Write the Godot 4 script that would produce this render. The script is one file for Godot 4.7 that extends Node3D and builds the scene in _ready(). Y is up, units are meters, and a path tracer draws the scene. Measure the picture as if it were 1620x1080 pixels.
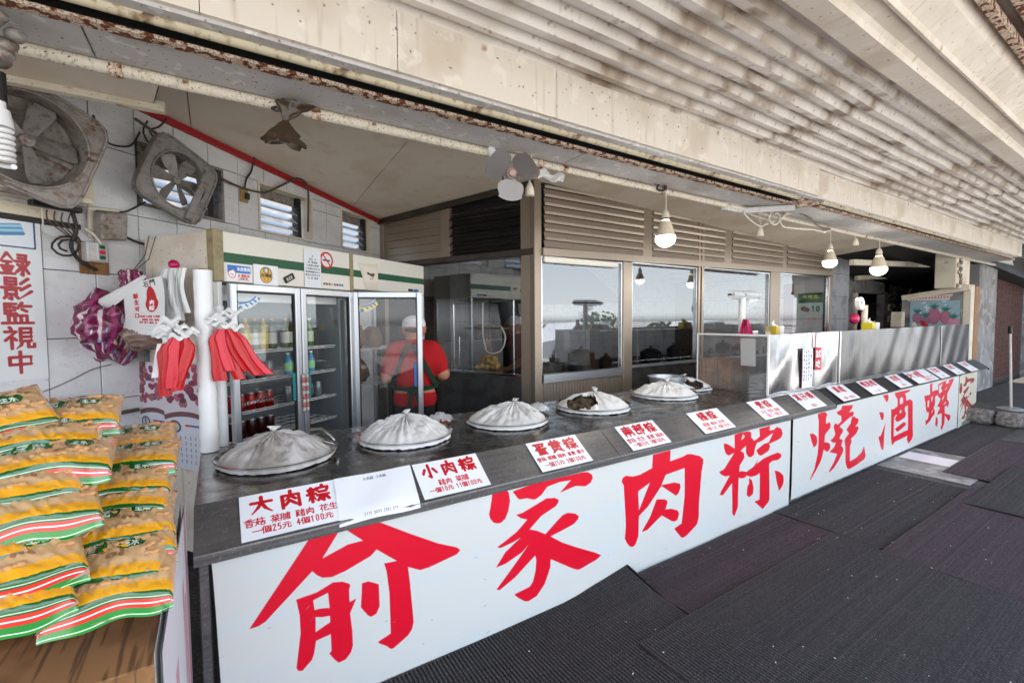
extends Node3D
# A dumpling and snail stall under a rusty awning, seen from the pavement in front of its long steel counter.

const TS := 320
var M := {}
var noises := {}
var rng := RandomNumberGenerator.new()
var ink := {}


class MB:
	var v := PackedVector3Array()
	var n := PackedVector3Array()
	var uv := PackedVector2Array()
	var c := PackedColorArray()
	var col := Color.WHITE
	var tinted := false

	func tint(k: Color) -> void:
		col = k
		tinted = true

	func put(p: Vector3, m: Vector3, t: Vector2) -> void:
		v.append(p)
		n.append(m)
		uv.append(t)
		c.append(col)

	func tri(a: Vector3, b: Vector3, d: Vector3, na: Vector3, nb: Vector3, nd: Vector3, ta := Vector2.ZERO, tb := Vector2.ZERO, td := Vector2.ZERO) -> void:
		var g := (b - a).cross(d - a)
		put(a, na, ta)
		if g.dot(na + nb + nd) > 0.0:
			put(d, nd, td)
			put(b, nb, tb)
		else:
			put(b, nb, tb)
			put(d, nd, td)

	func quad(a: Vector3, b: Vector3, d: Vector3, e: Vector3, m := Vector3.ZERO) -> void:
		if m == Vector3.ZERO:
			m = (b - a).cross(d - a).normalized()
		tri(a, b, d, m, m, m, Vector2(0, 1), Vector2(1, 1), Vector2(1, 0))
		tri(a, d, e, m, m, m, Vector2(0, 1), Vector2(1, 0), Vector2(0, 0))

	func face(pts: Array, mid: Vector3) -> void:
		var m: Vector3 = (pts[1] - pts[0]).cross(pts[2] - pts[0]).normalized()
		var q := Vector3.ZERO
		for p in pts:
			q += p
		if m.dot(q / pts.size() - mid) < 0.0:
			m = -m
		for i in range(1, pts.size() - 1):
			tri(pts[0], pts[i], pts[i + 1], m, m, m)

	func box(lo: Vector3, hi: Vector3, b := 0.0, x := Transform3D.IDENTITY) -> void:
		var mid := (lo + hi) / 2.0
		var h := (hi - lo) / 2.0
		b = minf(b, minf(h.x, minf(h.y, h.z)) * 0.9)
		var cm := x * mid
		var P := func(s: Vector3, a: int) -> Vector3:
			var i := h - Vector3(b, b, b)
			i[a] = h[a]
			return x * (mid + Vector3(s.x * i.x, s.y * i.y, s.z * i.z))
		for a in 3:
			var u := (a + 1) % 3
			var w := (a + 2) % 3
			for s in [-1.0, 1.0]:
				var q := []
				for k in [[-1, -1], [1, -1], [1, 1], [-1, 1]]:
					var t := Vector3.ZERO
					t[a] = s
					t[u] = k[0]
					t[w] = k[1]
					q.append(P.call(t, a))
				face(q, cm)
				if b > 0.0:
					for s2 in [-1.0, 1.0]:
						var q2 := []
						for k in [[-1, a], [1, a], [1, u], [-1, u]]:
							var t := Vector3.ZERO
							t[a] = s
							t[u] = s2
							t[w] = k[0]
							q2.append(P.call(t, k[1]))
						face(q2, cm)
		if b > 0.0:
			for s in [[1, 1, 1], [1, 1, -1], [1, -1, 1], [1, -1, -1], [-1, 1, 1], [-1, 1, -1], [-1, -1, 1], [-1, -1, -1]]:
				var t := Vector3(s[0], s[1], s[2])
				face([P.call(t, 0), P.call(t, 1), P.call(t, 2)], cm)

	func bar(a: Vector3, b: Vector3, w: float, h: float, up := Vector3.UP, bev := 0.0) -> void:
		var z := (b - a)
		var l := z.length()
		z = z / l
		var xx := up.cross(z).normalized()
		var yy := z.cross(xx)
		box(Vector3(-w / 2, -h / 2, 0), Vector3(w / 2, h / 2, l), bev, Transform3D(Basis(xx, yy, z), a))

	func cyl(a: Vector3, b: Vector3, ra: float, rb: float, seg := 12, caps := true) -> void:
		var z := (b - a).normalized()
		var xx := z.cross(Vector3.RIGHT if absf(z.x) < 0.9 else Vector3.UP).normalized()
		var yy := z.cross(xx)
		var sl := (ra - rb) / maxf((b - a).length(), 1e-6)
		for i in seg:
			var d0 := xx * cos(TAU * i / seg) + yy * sin(TAU * i / seg)
			var d1 := xx * cos(TAU * (i + 1) / seg) + yy * sin(TAU * (i + 1) / seg)
			var n0 := (d0 + z * sl).normalized()
			var n1 := (d1 + z * sl).normalized()
			var u0 := float(i) / seg
			var u1 := float(i + 1) / seg
			tri(a + d0 * ra, a + d1 * ra, b + d1 * rb, n0, n1, n1, Vector2(u0, 1), Vector2(u1, 1), Vector2(u1, 0))
			tri(a + d0 * ra, b + d1 * rb, b + d0 * rb, n0, n1, n0, Vector2(u0, 1), Vector2(u1, 0), Vector2(u0, 0))
			if caps:
				tri(a, a + d0 * ra, a + d1 * ra, -z, -z, -z)
				tri(b, b + d0 * rb, b + d1 * rb, z, z, z)

	func tube(pts: Array, r: float, seg := 7, r2 := -1.0) -> void:
		var rings := []
		var dirs := []
		var xx := Vector3.ZERO
		for i in pts.size():
			var z: Vector3 = (pts[mini(i + 1, pts.size() - 1)] - pts[maxi(i - 1, 0)]).normalized()
			if xx == Vector3.ZERO:
				xx = z.cross(Vector3.RIGHT if absf(z.x) < 0.9 else Vector3.UP).normalized()
			xx = (xx - z * xx.dot(z)).normalized()
			var yy := z.cross(xx)
			var ring := []
			var dd := []
			var rr: float = r if r2 < 0.0 else lerpf(r, r2, float(i) / (pts.size() - 1))
			for k in seg:
				var d := xx * cos(TAU * k / seg) + yy * sin(TAU * k / seg)
				dd.append(d)
				ring.append(pts[i] + d * rr)
			rings.append(ring)
			dirs.append(dd)
		for i in pts.size() - 1:
			for k in seg:
				var k1 := (k + 1) % seg
				var ta := Vector2(float(k) / seg, float(i) / pts.size())
				tri(rings[i][k], rings[i][k1], rings[i + 1][k1], dirs[i][k], dirs[i][k1], dirs[i + 1][k1], ta, ta, ta)
				tri(rings[i][k], rings[i + 1][k1], rings[i + 1][k], dirs[i][k], dirs[i + 1][k1], dirs[i + 1][k], ta, ta, ta)
		for e in [0, pts.size() - 1]:
			var m: Vector3 = (pts[e] - pts[1 if e == 0 else e - 1]).normalized()
			for k in range(1, seg - 1):
				tri(rings[e][0], rings[e][k], rings[e][k + 1], m, m, m)

	func lathe(prof: Array, seg := 20, x := Transform3D.IDENTITY) -> void:
		var sn := []
		for i in prof.size() - 1:
			var d: Vector2 = prof[i + 1] - prof[i]
			sn.append(Vector2(d.y, -d.x).normalized())
		for i in prof.size() - 1:
			var na: Vector2 = sn[i]
			var nb: Vector2 = sn[i]
			if i > 0 and sn[i - 1].dot(sn[i]) > 0.75:
				na = (sn[i - 1] + sn[i]).normalized()
			if i < sn.size() - 1 and sn[i + 1].dot(sn[i]) > 0.75:
				nb = (sn[i + 1] + sn[i]).normalized()
			for k in seg:
				var p := []
				var q := []
				for kk in [k, k + 1]:
					var cs := cos(TAU * kk / seg)
					var ss := sin(TAU * kk / seg)
					for e in [[prof[i], na], [prof[i + 1], nb]]:
						p.append(x * Vector3(e[0].x * cs, e[0].y, e[0].x * ss))
						q.append((x.basis * Vector3(e[1].x * cs, e[1].y, e[1].x * ss)).normalized())
				var u0 := float(k) / seg
				var u1 := float(k + 1) / seg
				var v0 := float(i) / (prof.size() - 1)
				var v1 := float(i + 1) / (prof.size() - 1)
				tri(p[0], p[2], p[3], q[0], q[2], q[3], Vector2(u0, v0), Vector2(u1, v0), Vector2(u1, v1))
				tri(p[0], p[3], p[1], q[0], q[3], q[1], Vector2(u0, v0), Vector2(u1, v1), Vector2(u0, v1))

	func ball(mid: Vector3, r: Vector3, seg := 10, rows := 7, bs := Basis.IDENTITY) -> void:
		grid(seg, rows, func(u: float, w: float) -> Vector3: return mid + bs * Vector3(r.x * sin(PI * w) * cos(TAU * u), r.y * cos(PI * w), r.z * sin(PI * w) * sin(TAU * u)), mid)

	func grid(nu: int, nv: int, f: Callable, away = null, uvs := Rect2(0, 0, 1, 1)) -> void:
		var p := []
		for j in nv + 1:
			for i in nu + 1:
				p.append(f.call(float(i) / nu, float(j) / nv))
		var m := []
		var wrap: bool = (p[0] - p[nu]).length() < 1e-5 and (p[(nu + 1) * (nv / 2)] - p[(nu + 1) * (nv / 2) + nu]).length() < 1e-5
		for j in nv + 1:
			for i in nu + 1:
				var i0 := i - 1
				var i1 := i + 1
				if wrap:
					i0 = (i - 1 + nu) % nu
					i1 = (i + 1) % nu
				else:
					i0 = maxi(i0, 0)
					i1 = mini(i1, nu)
				var du: Vector3 = p[j * (nu + 1) + i1] - p[j * (nu + 1) + i0]
				var dv: Vector3 = p[mini(j + 1, nv) * (nu + 1) + i] - p[maxi(j - 1, 0) * (nu + 1) + i]
				var g := du.cross(dv)
				if g.length_squared() < 1e-16:
					g = p[j * (nu + 1) + i] - (away if away != null else Vector3(0, -9, 0))
				if away != null and g.dot(p[j * (nu + 1) + i] - away) < 0.0:
					g = -g
				m.append(g.normalized())
		for j in nv:
			for i in nu:
				var a := j * (nu + 1) + i
				var b := a + 1
				var d := a + nu + 2
				var e := a + nu + 1
				var t := func(k: int) -> Vector2: return uvs.position + uvs.size * Vector2(float(k % (nu + 1)) / nu, float(k / (nu + 1)) / nv)
				tri(p[a], p[b], p[d], m[a], m[b], m[d], t.call(a), t.call(b), t.call(d))
				tri(p[a], p[d], p[e], m[a], m[d], m[e], t.call(a), t.call(d), t.call(e))

	func poly(pts: PackedVector2Array, x: Transform3D, depth: float) -> void:
		# a flat shape in the plane of x, depth thick towards its z
		var ix := Geometry2D.triangulate_polygon(pts)
		var zn := x.basis.z.normalized()
		var o := x.basis.z.normalized() * depth
		for i in range(0, ix.size(), 3):
			var q := []
			for k in 3:
				q.append(x * Vector3(pts[ix[i + k]].x, pts[ix[i + k]].y, 0))
			tri(q[0] + o, q[1] + o, q[2] + o, zn, zn, zn)
			tri(q[0], q[1], q[2], -zn, -zn, -zn)
		var mid := Vector2.ZERO
		for p in pts:
			mid += p / pts.size()
		var turn := 1.0 if Geometry2D.is_polygon_clockwise(pts) else -1.0
		for i in pts.size():
			var a := pts[i]
			var b := pts[(i + 1) % pts.size()]
			var e := (b - a).orthogonal().normalized() * -turn
			var m := (x.basis * Vector3(e.x, e.y, 0)).normalized()
			var pa := x * Vector3(a.x, a.y, 0)
			var pb := x * Vector3(b.x, b.y, 0)
			tri(pa, pb, pb + o, m, m, m)
			tri(pa, pb + o, pa + o, m, m, m)

	func mesh() -> ArrayMesh:
		var a := []
		a.resize(Mesh.ARRAY_MAX)
		a[Mesh.ARRAY_VERTEX] = v
		a[Mesh.ARRAY_NORMAL] = n
		a[Mesh.ARRAY_TEX_UV] = uv
		if tinted:
			a[Mesh.ARRAY_COLOR] = c
		var r := ArrayMesh.new()
		if v.size():
			r.add_surface_from_arrays(Mesh.PRIMITIVE_TRIANGLES, a)
		return r


func meta(o: Node, label: String, category := "", group := "", kind := "") -> void:
	if label:
		o.set_meta("label", label)
	if category:
		o.set_meta("category", category)
	if group:
		o.set_meta("group", group)
	if kind:
		o.set_meta("kind", kind)


var taken := {}
func fresh(called: String, parent: Node) -> String:
	var key := str(parent.get_instance_id()) + called
	taken[key] = taken.get(key, -1) + 1
	return called if taken[key] == 0 else "%s_%03d" % [called, taken[key]]


func thing(called: String, label: String, category: String, at := Vector3.ZERO, group := "", basis := Basis.IDENTITY) -> Node3D:
	var o := Node3D.new()
	o.name = fresh(called, self)
	add_child(o, true)
	o.transform = Transform3D(basis, at)
	meta(o, label, category, group)
	return o


# a named mesh; shapes drawn in the scene's own axes are shifted onto their thing
func part(called: String, mb: MB, m: Material, parent: Node3D, own := false, label := "") -> MeshInstance3D:
	var o := MeshInstance3D.new()
	o.name = fresh(called, parent)
	o.mesh = mb.mesh()
	o.material_override = m
	parent.add_child(o, true)
	if not own:
		o.transform = parent.transform.affine_inverse() if parent.get_parent() == self else Transform3D.IDENTITY
	meta(o, label)
	return o


func single(called: String, mb: MB, m: Material, label: String, category: String, group := "") -> MeshInstance3D:
	var o := MeshInstance3D.new()
	o.name = fresh(called, self)
	o.mesh = mb.mesh()
	o.material_override = m
	add_child(o, true)
	meta(o, label, category, group)
	return o


func structure(called: String, mb: MB, m: Material) -> MeshInstance3D:
	var o := single(called, mb, m, "", "")
	o.set_meta("kind", "structure")
	return o


func copy(src: Node3D, label: String, at: Transform3D) -> Node3D:
	var o: Node3D = src.duplicate()
	o.name = fresh(String(src.name).trim_suffix("_001"), self)
	add_child(o, true)
	o.transform = at
	o.set_meta("label", label)
	return o


func V(x: float, y: float, z: float) -> Vector3:
	return Vector3(x, y, z)


# ---------------------------------------------------------------- materials

func sm(name_: String, k: Color, rough := 0.6, metal := 0.0) -> StandardMaterial3D:
	var m := StandardMaterial3D.new()
	m.resource_name = name_
	m.albedo_color = k
	m.roughness = rough
	m.metallic = metal
	M[name_] = m
	return m


func field(kind: int, seed_: int, freq: float, oct := 4, w := TS, h := TS) -> PackedByteArray:
	var key := [kind, seed_, freq, oct, w, h]
	if noises.has(key):
		return noises[key]
	var f := FastNoiseLite.new()
	f.noise_type = kind
	f.seed = seed_
	f.frequency = freq
	f.fractal_octaves = oct
	f.fractal_type = FastNoiseLite.FRACTAL_FBM
	var im := f.get_seamless_image(w, h)
	im.convert(Image.FORMAT_L8)
	noises[key] = im.get_data()
	return noises[key]


# colour laid over colour where a noise passes lo..hi: layers are [bytes, lo, hi, colour]
func layered(base: Color, layers: Array, w := TS, h := TS) -> ImageTexture:
	var out := PackedByteArray()
	out.resize(w * h * 3)
	for i in w * h:
		var k := base
		for l in layers:
			var t: float = clampf((l[0][i] / 255.0 - l[1]) / (l[2] - l[1]), 0.0, 1.0)
			if t > 0.0:
				k = k.lerp(l[3], t * l[3].a)
		out[i * 3] = int(k.r * 255.0)
		out[i * 3 + 1] = int(k.g * 255.0)
		out[i * 3 + 2] = int(k.b * 255.0)
	return ImageTexture.create_from_image(Image.create_from_data(w, h, false, Image.FORMAT_RGB8, out))


func grey(data: PackedByteArray, w := TS, h := TS, lo := 0.0, hi := 1.0) -> ImageTexture:
	var out := data.duplicate()
	for i in out.size():
		out[i] = int(lerpf(lo, hi, data[i] / 255.0) * 255.0)
	return ImageTexture.create_from_image(Image.create_from_data(w, h, false, Image.FORMAT_L8, out))


func stretched(seed_: int, freq: float, across: int) -> PackedByteArray:
	# streaks along x: a noise squeezed to a few columns and pulled out again
	var f := FastNoiseLite.new()
	f.seed = seed_
	f.frequency = freq
	f.fractal_octaves = 3
	var im := f.get_seamless_image(across, TS)
	im.convert(Image.FORMAT_L8)
	im.resize(TS, TS, Image.INTERPOLATE_CUBIC)
	return im.get_data()


func turned(d: PackedByteArray) -> PackedByteArray:
	var im := Image.create_from_data(TS, TS, false, Image.FORMAT_L8, d)
	im.rotate_90(CLOCKWISE)
	return im.get_data()


func tri_mat(name_: String, tex: Texture2D, scale: float, rough := 0.7, metal := 0.0, bump: Texture2D = null, height := 0.0) -> StandardMaterial3D:
	var m := sm(name_, Color.WHITE, rough, metal)
	m.albedo_texture = tex
	m.uv1_triplanar = true
	m.uv1_world_triplanar = true
	m.uv1_scale = V(scale, scale, scale)
	if bump:
		m.heightmap_enabled = true
		m.heightmap_texture = bump
		m.heightmap_scale = height
	return m


func materials() -> void:
	var S := FastNoiseLite.TYPE_SIMPLEX
	var C := FastNoiseLite.TYPE_CELLULAR
	var big := field(S, 3, 0.008, 4)
	var mid := field(S, 5, 0.025, 5)
	var fine := field(S, 9, 0.12, 3)
	var spots := field(S, 14, 0.11, 2)
	var blot := field(S, 21, 0.014, 5)
	var along := stretched(4, 0.12, 14)
	var along2 := stretched(11, 0.05, 6)
	var down := turned(along)
	var speck := field(S, 33, 0.3, 2)
	var rust := Color(0.38, 0.19, 0.09)
	var soot := Color(0.16, 0.13, 0.11)
	var bmp := grey(mid)
	# flaking cream paint with rust
	tri_mat("paint", layered(Color(0.87, 0.83, 0.77), [[big, 0.55, 0.95, Color(0.78, 0.72, 0.64, 0.8)], [mid, 0.7, 0.78, Color(0.93, 0.9, 0.85, 0.5)], [spots, 0.91, 0.94, Color(0.3, 0.24, 0.19, 0.8)], [blot, 0.86, 0.93, Color(0.6, 0.42, 0.28, 0.7)], [down, 0.7, 0.95, Color(0.7, 0.63, 0.54, 0.6)]]), 0.55, 0.75, 0.0, bmp, 0.15)
	tri_mat("paint_grey", layered(Color(0.76, 0.745, 0.73), [[big, 0.5, 0.9, Color(0.68, 0.65, 0.62, 0.7)], [mid, 0.78, 0.82, Color(0.86, 0.85, 0.83, 0.8)], [spots, 0.89, 0.92, Color(0.25, 0.2, 0.17, 0.8)]]), 0.8, 0.6, 0.0, bmp, 0.1)
	tri_mat("sheet", layered(Color(0.91, 0.885, 0.85), [[along, 0.6, 0.95, Color(0.8, 0.75, 0.68, 0.8)], [big, 0.58, 0.88, Color(0.6, 0.52, 0.43, 0.75)], [blot, 0.66, 0.84, Color(0.44, 0.34, 0.24, 0.8)], [speck, 0.86, 0.93, Color(0.34, 0.27, 0.2, 0.7)], [mid, 0.72, 0.85, Color(0.95, 0.93, 0.9, 0.7)]]), 0.27, 0.75, 0.0, bmp, 0.2)
	tri_mat("rusty", layered(Color(0.82, 0.76, 0.68), [[mid, 0.54, 0.66, rust], [fine, 0.68, 0.75, Color(0.2, 0.11, 0.07, 0.7)], [spots, 0.72, 0.82, Color(0.68, 0.36, 0.16, 0.8)]]), 2.2, 0.9, 0.0, bmp, 0.4)
	tri_mat("gutter", layered(Color(0.76, 0.71, 0.6), [[mid, 0.6, 0.8, Color(0.5, 0.42, 0.28, 0.8)], [blot, 0.78, 0.84, Color(0.3, 0.17, 0.09)]]), 1.6, 0.6)
	tri_mat("pipe", layered(Color(0.83, 0.79, 0.71), [[fine, 0.65, 0.95, Color(0.68, 0.62, 0.54, 0.7)], [mid, 0.7, 0.95, Color(0.58, 0.52, 0.44, 0.7)], [blot, 0.84, 0.9, Color(0.42, 0.22, 0.1)], [spots, 0.82, 0.86, Color(0.18, 0.15, 0.13, 0.9)]]), 1.3, 0.6, 0.0, bmp, 0.15)
	tri_mat("board", layered(Color(0.89, 0.84, 0.77), [[big, 0.5, 0.95, Color(0.82, 0.75, 0.65, 0.9)], [mid, 0.7, 1.0, Color(0.74, 0.66, 0.56, 0.5)]]), 0.35, 0.6)
	tri_mat("tile", layered(Color(0.86, 0.86, 0.86), [[big, 0.5, 0.8, Color(0.78, 0.78, 0.77, 0.7)], [spots, 0.9, 0.93, Color(0.45, 0.41, 0.37, 0.6)], [mid, 0.75, 0.95, Color(0.74, 0.71, 0.67, 0.5)]]), 0.7, 0.2)
	tri_mat("grout", layered(Color(0.34, 0.31, 0.28), [[mid, 0.4, 0.7, Color(0.2, 0.18, 0.17)]]), 3.0, 0.9)
	tri_mat("concrete", layered(Color(0.55, 0.54, 0.53), [[big, 0.4, 0.7, Color(0.45, 0.44, 0.43, 0.9)], [mid, 0.58, 0.75, Color(0.66, 0.64, 0.62, 0.8)], [blot, 0.8, 0.9, Color(0.33, 0.32, 0.31, 0.7)], [fine, 0.8, 0.9, Color(0.4, 0.39, 0.38, 0.5)]]), 0.4, 0.85, 0.0, bmp, 0.2)
	tri_mat("stone", layered(Color(0.5, 0.48, 0.46), [[mid, 0.4, 0.62, Color(0.3, 0.28, 0.27)], [fine, 0.55, 0.7, Color(0.66, 0.64, 0.62, 0.8)]]), 1.6, 0.9, 0.0, bmp, 1.2)
	tri_mat("asphalt", layered(Color(0.27, 0.265, 0.26), [[fine, 0.5, 0.75, Color(0.37, 0.36, 0.35)], [big, 0.5, 1.0, Color(0.24, 0.235, 0.23)]]), 0.8, 0.9, 0.0, grey(fine), 0.2)
	tri_mat("pavement", layered(Color(0.7, 0.69, 0.67), [[fine, 0.5, 0.75, Color(0.62, 0.61, 0.59)], [big, 0.5, 0.8, Color(0.58, 0.57, 0.55)]]), 0.5, 0.9)
	tri_mat("brick", layered(Color(0.28, 0.165, 0.135), [[mid, 0.5, 0.7, Color(0.27, 0.16, 0.13)], [fine, 0.6, 0.75, Color(0.46, 0.28, 0.22, 0.8)]]), 2.5, 0.9, 0.0, bmp, 0.3)
	# brushed steel: grain along x, smeared
	var steel := tri_mat("steel", layered(Color(0.52, 0.51, 0.5), [[along2, 0.4, 0.7, Color(0.46, 0.45, 0.44)], [big, 0.5, 0.8, Color(0.58, 0.57, 0.56, 0.8)], [spots, 0.8, 0.84, Color(0.32, 0.3, 0.28, 0.6)]]), 0.7, 0.3, 0.9)
	steel.roughness_texture = grey(mid, TS, TS, 0.1, 0.5)
	steel.roughness = 0.75
	steel.heightmap_enabled = true
	steel.heightmap_texture = grey(big)
	steel.heightmap_scale = 0.025
	var apron := tri_mat("steel_matt", layered(Color(0.46, 0.455, 0.45), [[along, 0.42, 0.7, Color(0.4, 0.395, 0.39)], [spots, 0.8, 0.84, Color(0.62, 0.61, 0.6, 0.7)], [big, 0.5, 0.8, Color(0.5, 0.49, 0.485, 0.8)]]), 1.1, 0.42, 0.7, grey(along), 0.05)
	apron.metallic_specular = 0.5
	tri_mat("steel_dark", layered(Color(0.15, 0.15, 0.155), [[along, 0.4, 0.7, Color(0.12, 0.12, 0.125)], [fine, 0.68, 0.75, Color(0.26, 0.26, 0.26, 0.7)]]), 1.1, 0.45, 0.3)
	var brz := tri_mat("alloy", layered(Color(0.6, 0.545, 0.48), [[big, 0.5, 0.95, Color(0.59, 0.54, 0.48)], [down, 0.65, 0.95, Color(0.54, 0.49, 0.43, 0.5)], [spots, 0.88, 0.92, Color(0.36, 0.31, 0.27, 0.5)]]), 0.9, 0.36, 0.4)
	brz.metallic_specular = 0.5
	tri_mat("alloy_dark", layered(Color(0.36, 0.33, 0.3), [[big, 0.4, 0.75, Color(0.29, 0.26, 0.24)]]), 0.9, 0.3, 0.7)
	var mirror := tri_mat("mirror_steel", layered(Color(0.74, 0.74, 0.74), [[big, 0.4, 0.8, Color(0.66, 0.66, 0.66)]]), 0.6, 0.12, 0.95)
	mirror.heightmap_enabled = true
	mirror.heightmap_texture = grey(turned(along2))
	mirror.heightmap_scale = 0.06
	var greasy := tri_mat("greasy_steel", layered(Color(0.45, 0.45, 0.44), [[big, 0.4, 0.75, Color(0.38, 0.37, 0.36)], [spots, 0.82, 0.87, Color(0.22, 0.21, 0.2, 0.7)]]), 1.4, 0.35, 0.75)
	greasy.metallic_specular = 0.5
	tri_mat("fan_metal", layered(Color(0.56, 0.54, 0.52), [[mid, 0.55, 0.9, Color(0.42, 0.39, 0.37)], [blot, 0.82, 0.9, Color(0.3, 0.18, 0.11)], [spots, 0.88, 0.92, Color(0.22, 0.15, 0.11)]]), 1.8, 0.55, 0.3)
	tri_mat("fan_dirty", layered(Color(0.6, 0.57, 0.54), [[mid, 0.5, 0.85, Color(0.44, 0.4, 0.36)], [blot, 0.74, 0.84, Color(0.36, 0.22, 0.13)], [fine, 0.8, 0.88, Color(0.2, 0.15, 0.12, 0.7)]]), 2.0, 0.65, 0.2)
	tri_mat("cloth", layered(Color(0.88, 0.875, 0.86), [[big, 0.6, 1.0, Color(0.8, 0.78, 0.75, 0.7)], [mid, 0.8, 0.95, Color(0.74, 0.7, 0.64, 0.5)], [blot, 0.86, 0.92, Color(0.6, 0.48, 0.37, 0.6)]]), 1.1, 0.95)
	tri_mat("cloth_grey", layered(Color(0.8, 0.785, 0.765), [[big, 0.4, 0.75, Color(0.55, 0.52, 0.49, 0.9)], [blot, 0.66, 0.76, Color(0.5, 0.45, 0.4, 0.6)]]), 1.1, 0.95)
	var matm := tri_mat("mat_black", layered(Color(0.21, 0.2, 0.205), [[fine, 0.5, 0.75, Color(0.31, 0.295, 0.3)], [mid, 0.55, 0.9, Color(0.26, 0.24, 0.245, 0.9)], [spots, 0.83, 0.86, Color(0.5, 0.47, 0.45, 0.7)]]), 1.6, 0.9, 0.0, grey(fine), 0.3)
	matm.rim_enabled = false
	tri_mat("mat_purple", layered(Color(0.24, 0.2, 0.22), [[fine, 0.5, 0.75, Color(0.35, 0.295, 0.315)], [mid, 0.55, 0.9, Color(0.29, 0.24, 0.26, 0.9)], [spots, 0.83, 0.86, Color(0.5, 0.46, 0.45, 0.7)]]), 1.6, 0.9, 0.0, grey(fine), 0.3)
	tri_mat("cardboard", layered(Color(0.6, 0.43, 0.26), [[big, 0.45, 0.75, Color(0.5, 0.34, 0.19)], [down, 0.6, 0.7, Color(0.28, 0.19, 0.12, 0.6)]]), 1.2, 0.85)
	tri_mat("wood", layered(Color(0.62, 0.45, 0.29), [[down, 0.42, 0.7, Color(0.48, 0.33, 0.2)]]), 1.5, 0.7)
	tri_mat("old_white", layered(Color(0.86, 0.82, 0.74), [[big, 0.5, 0.9, Color(0.76, 0.7, 0.6, 0.8)], [speck, 0.87, 0.93, Color(0.36, 0.28, 0.21, 0.7)], [blot, 0.84, 0.92, Color(0.6, 0.48, 0.35, 0.6)]]), 0.7, 0.75)
	tri_mat("hedge_leaf", layered(Color(0.26, 0.34, 0.17), [[fine, 0.4, 0.7, Color(0.18, 0.26, 0.11)]]), 1.0, 0.7)
	var film := sm("glass", Color(0.12, 0.14, 0.14, 0.1), 0.02, 0.0)
	film.transparency = BaseMaterial3D.TRANSPARENCY_ALPHA
	film.metallic_specular = 0.8
	sm("louvre_glass", Color(0.7, 0.71, 0.69), 0.25)
	# half-silvered window film: part mirror, part clear
	var one := ImageTexture.create_from_image(paper(4, 4, Color.WHITE))
	for e in [["window_film", 0.17], ["side_film", 0.3], ["door_film", 0.1]]:
		var wf := sm(e[0], Color(0.92, 0.94, 0.94, e[1]), 0.015, 1.0)
		wf.transparency = BaseMaterial3D.TRANSPARENCY_ALPHA
		wf.albedo_texture = one
	var clear := sm("clear", Color(0.5, 0.52, 0.52, 0.08), 0.04, 0.0)
	clear.transparency = BaseMaterial3D.TRANSPARENCY_ALPHA
	var plexi := sm("plexi", Color(0.6, 0.6, 0.6, 0.16), 0.06, 0.0)
	plexi.transparency = BaseMaterial3D.TRANSPARENCY_ALPHA
	var cf := sm("clear_film", Color(0.93, 0.94, 0.94, 0.45), 0.2)
	cf.transparency = BaseMaterial3D.TRANSPARENCY_ALPHA
	sm("dark_lid", Color(0.2, 0.16, 0.15), 0.12, 0.4)
	sm("red_dark", Color(0.3, 0.05, 0.1), 0.6)
	sm("amber_box", Color(0.8, 0.68, 0.1), 0.4)
	sm("yellow_box", Color(0.82, 0.76, 0.08), 0.4)
	var md := tri_mat("mirror_dark", layered(Color(0.34, 0.34, 0.34), [[big, 0.4, 0.9, Color(0.24, 0.24, 0.24)], [down, 0.65, 0.9, Color(0.46, 0.46, 0.46, 0.7)]]), 0.6, 0.2, 0.85)
	md.metallic_specular = 0.5
	tri_mat("olive", layered(Color(0.6, 0.55, 0.4), [[mid, 0.5, 0.8, Color(0.48, 0.43, 0.3)]]), 1.5, 0.5)
	sm("inside_grey", Color(0.5, 0.52, 0.53), 0.4)
	sm("flyer", Color(0.86, 0.83, 0.76), 0.5)
	sm("pink_bead", Color(0.75, 0.42, 0.45), 0.5)
	sm("brown_bag", Color(0.5, 0.38, 0.27), 0.4)
	var bf := sm("brown_film", Color(0.55, 0.45, 0.4, 0.75), 0.2)
	bf.transparency = BaseMaterial3D.TRANSPARENCY_ALPHA
	sm("film_pale", Color(0.75, 0.65, 0.55), 0.3)
	sm("amber_old", Color(0.62, 0.5, 0.27), 0.6)
	sm("pouch_green", Color(0.33, 0.38, 0.14), 0.7)
	sm("red_dark2", Color(0.5, 0.06, 0.08), 0.6)
	sm("bulb_collar", Color(0.82, 0.76, 0.66), 0.5)
	sm("blade_grey", Color(0.5, 0.48, 0.47), 0.35, 0.5)
	sm("pink_dull", Color(0.7, 0.56, 0.5), 0.5)
	sm("burnt_film", Color(0.24, 0.18, 0.12), 0.3)
	sm("coat_grey", Color(0.3, 0.3, 0.32), 0.8)
	sm("dumpling", Color(0.72, 0.6, 0.36), 0.6)
	sm("car_white", Color(0.88, 0.88, 0.88), 0.2)
	tri_mat("tile_grey", layered(Color(0.6, 0.6, 0.61), [[big, 0.5, 0.9, Color(0.5, 0.5, 0.51)]]), 0.8, 0.25)
	tri_mat("dark_stone", layered(Color(0.24, 0.23, 0.22), [[mid, 0.5, 0.75, Color(0.16, 0.15, 0.14)], [spots, 0.85, 0.9, Color(0.45, 0.4, 0.3)]]), 0.8, 0.9)
	sm("white", Color(0.87, 0.87, 0.86), 0.45)
	sm("cream", Color(0.89, 0.87, 0.82), 0.4)
	sm("paper", Color(0.88, 0.88, 0.88), 0.6)
	sm("black", Color(0.06, 0.06, 0.06), 0.5)
	sm("dark", Color(0.14, 0.13, 0.125), 0.6)
	sm("red_paint", Color(0.62, 0.06, 0.08), 0.5)
	sm("red_ink", Color(0.78, 0.04, 0.13), 0.55)
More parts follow.
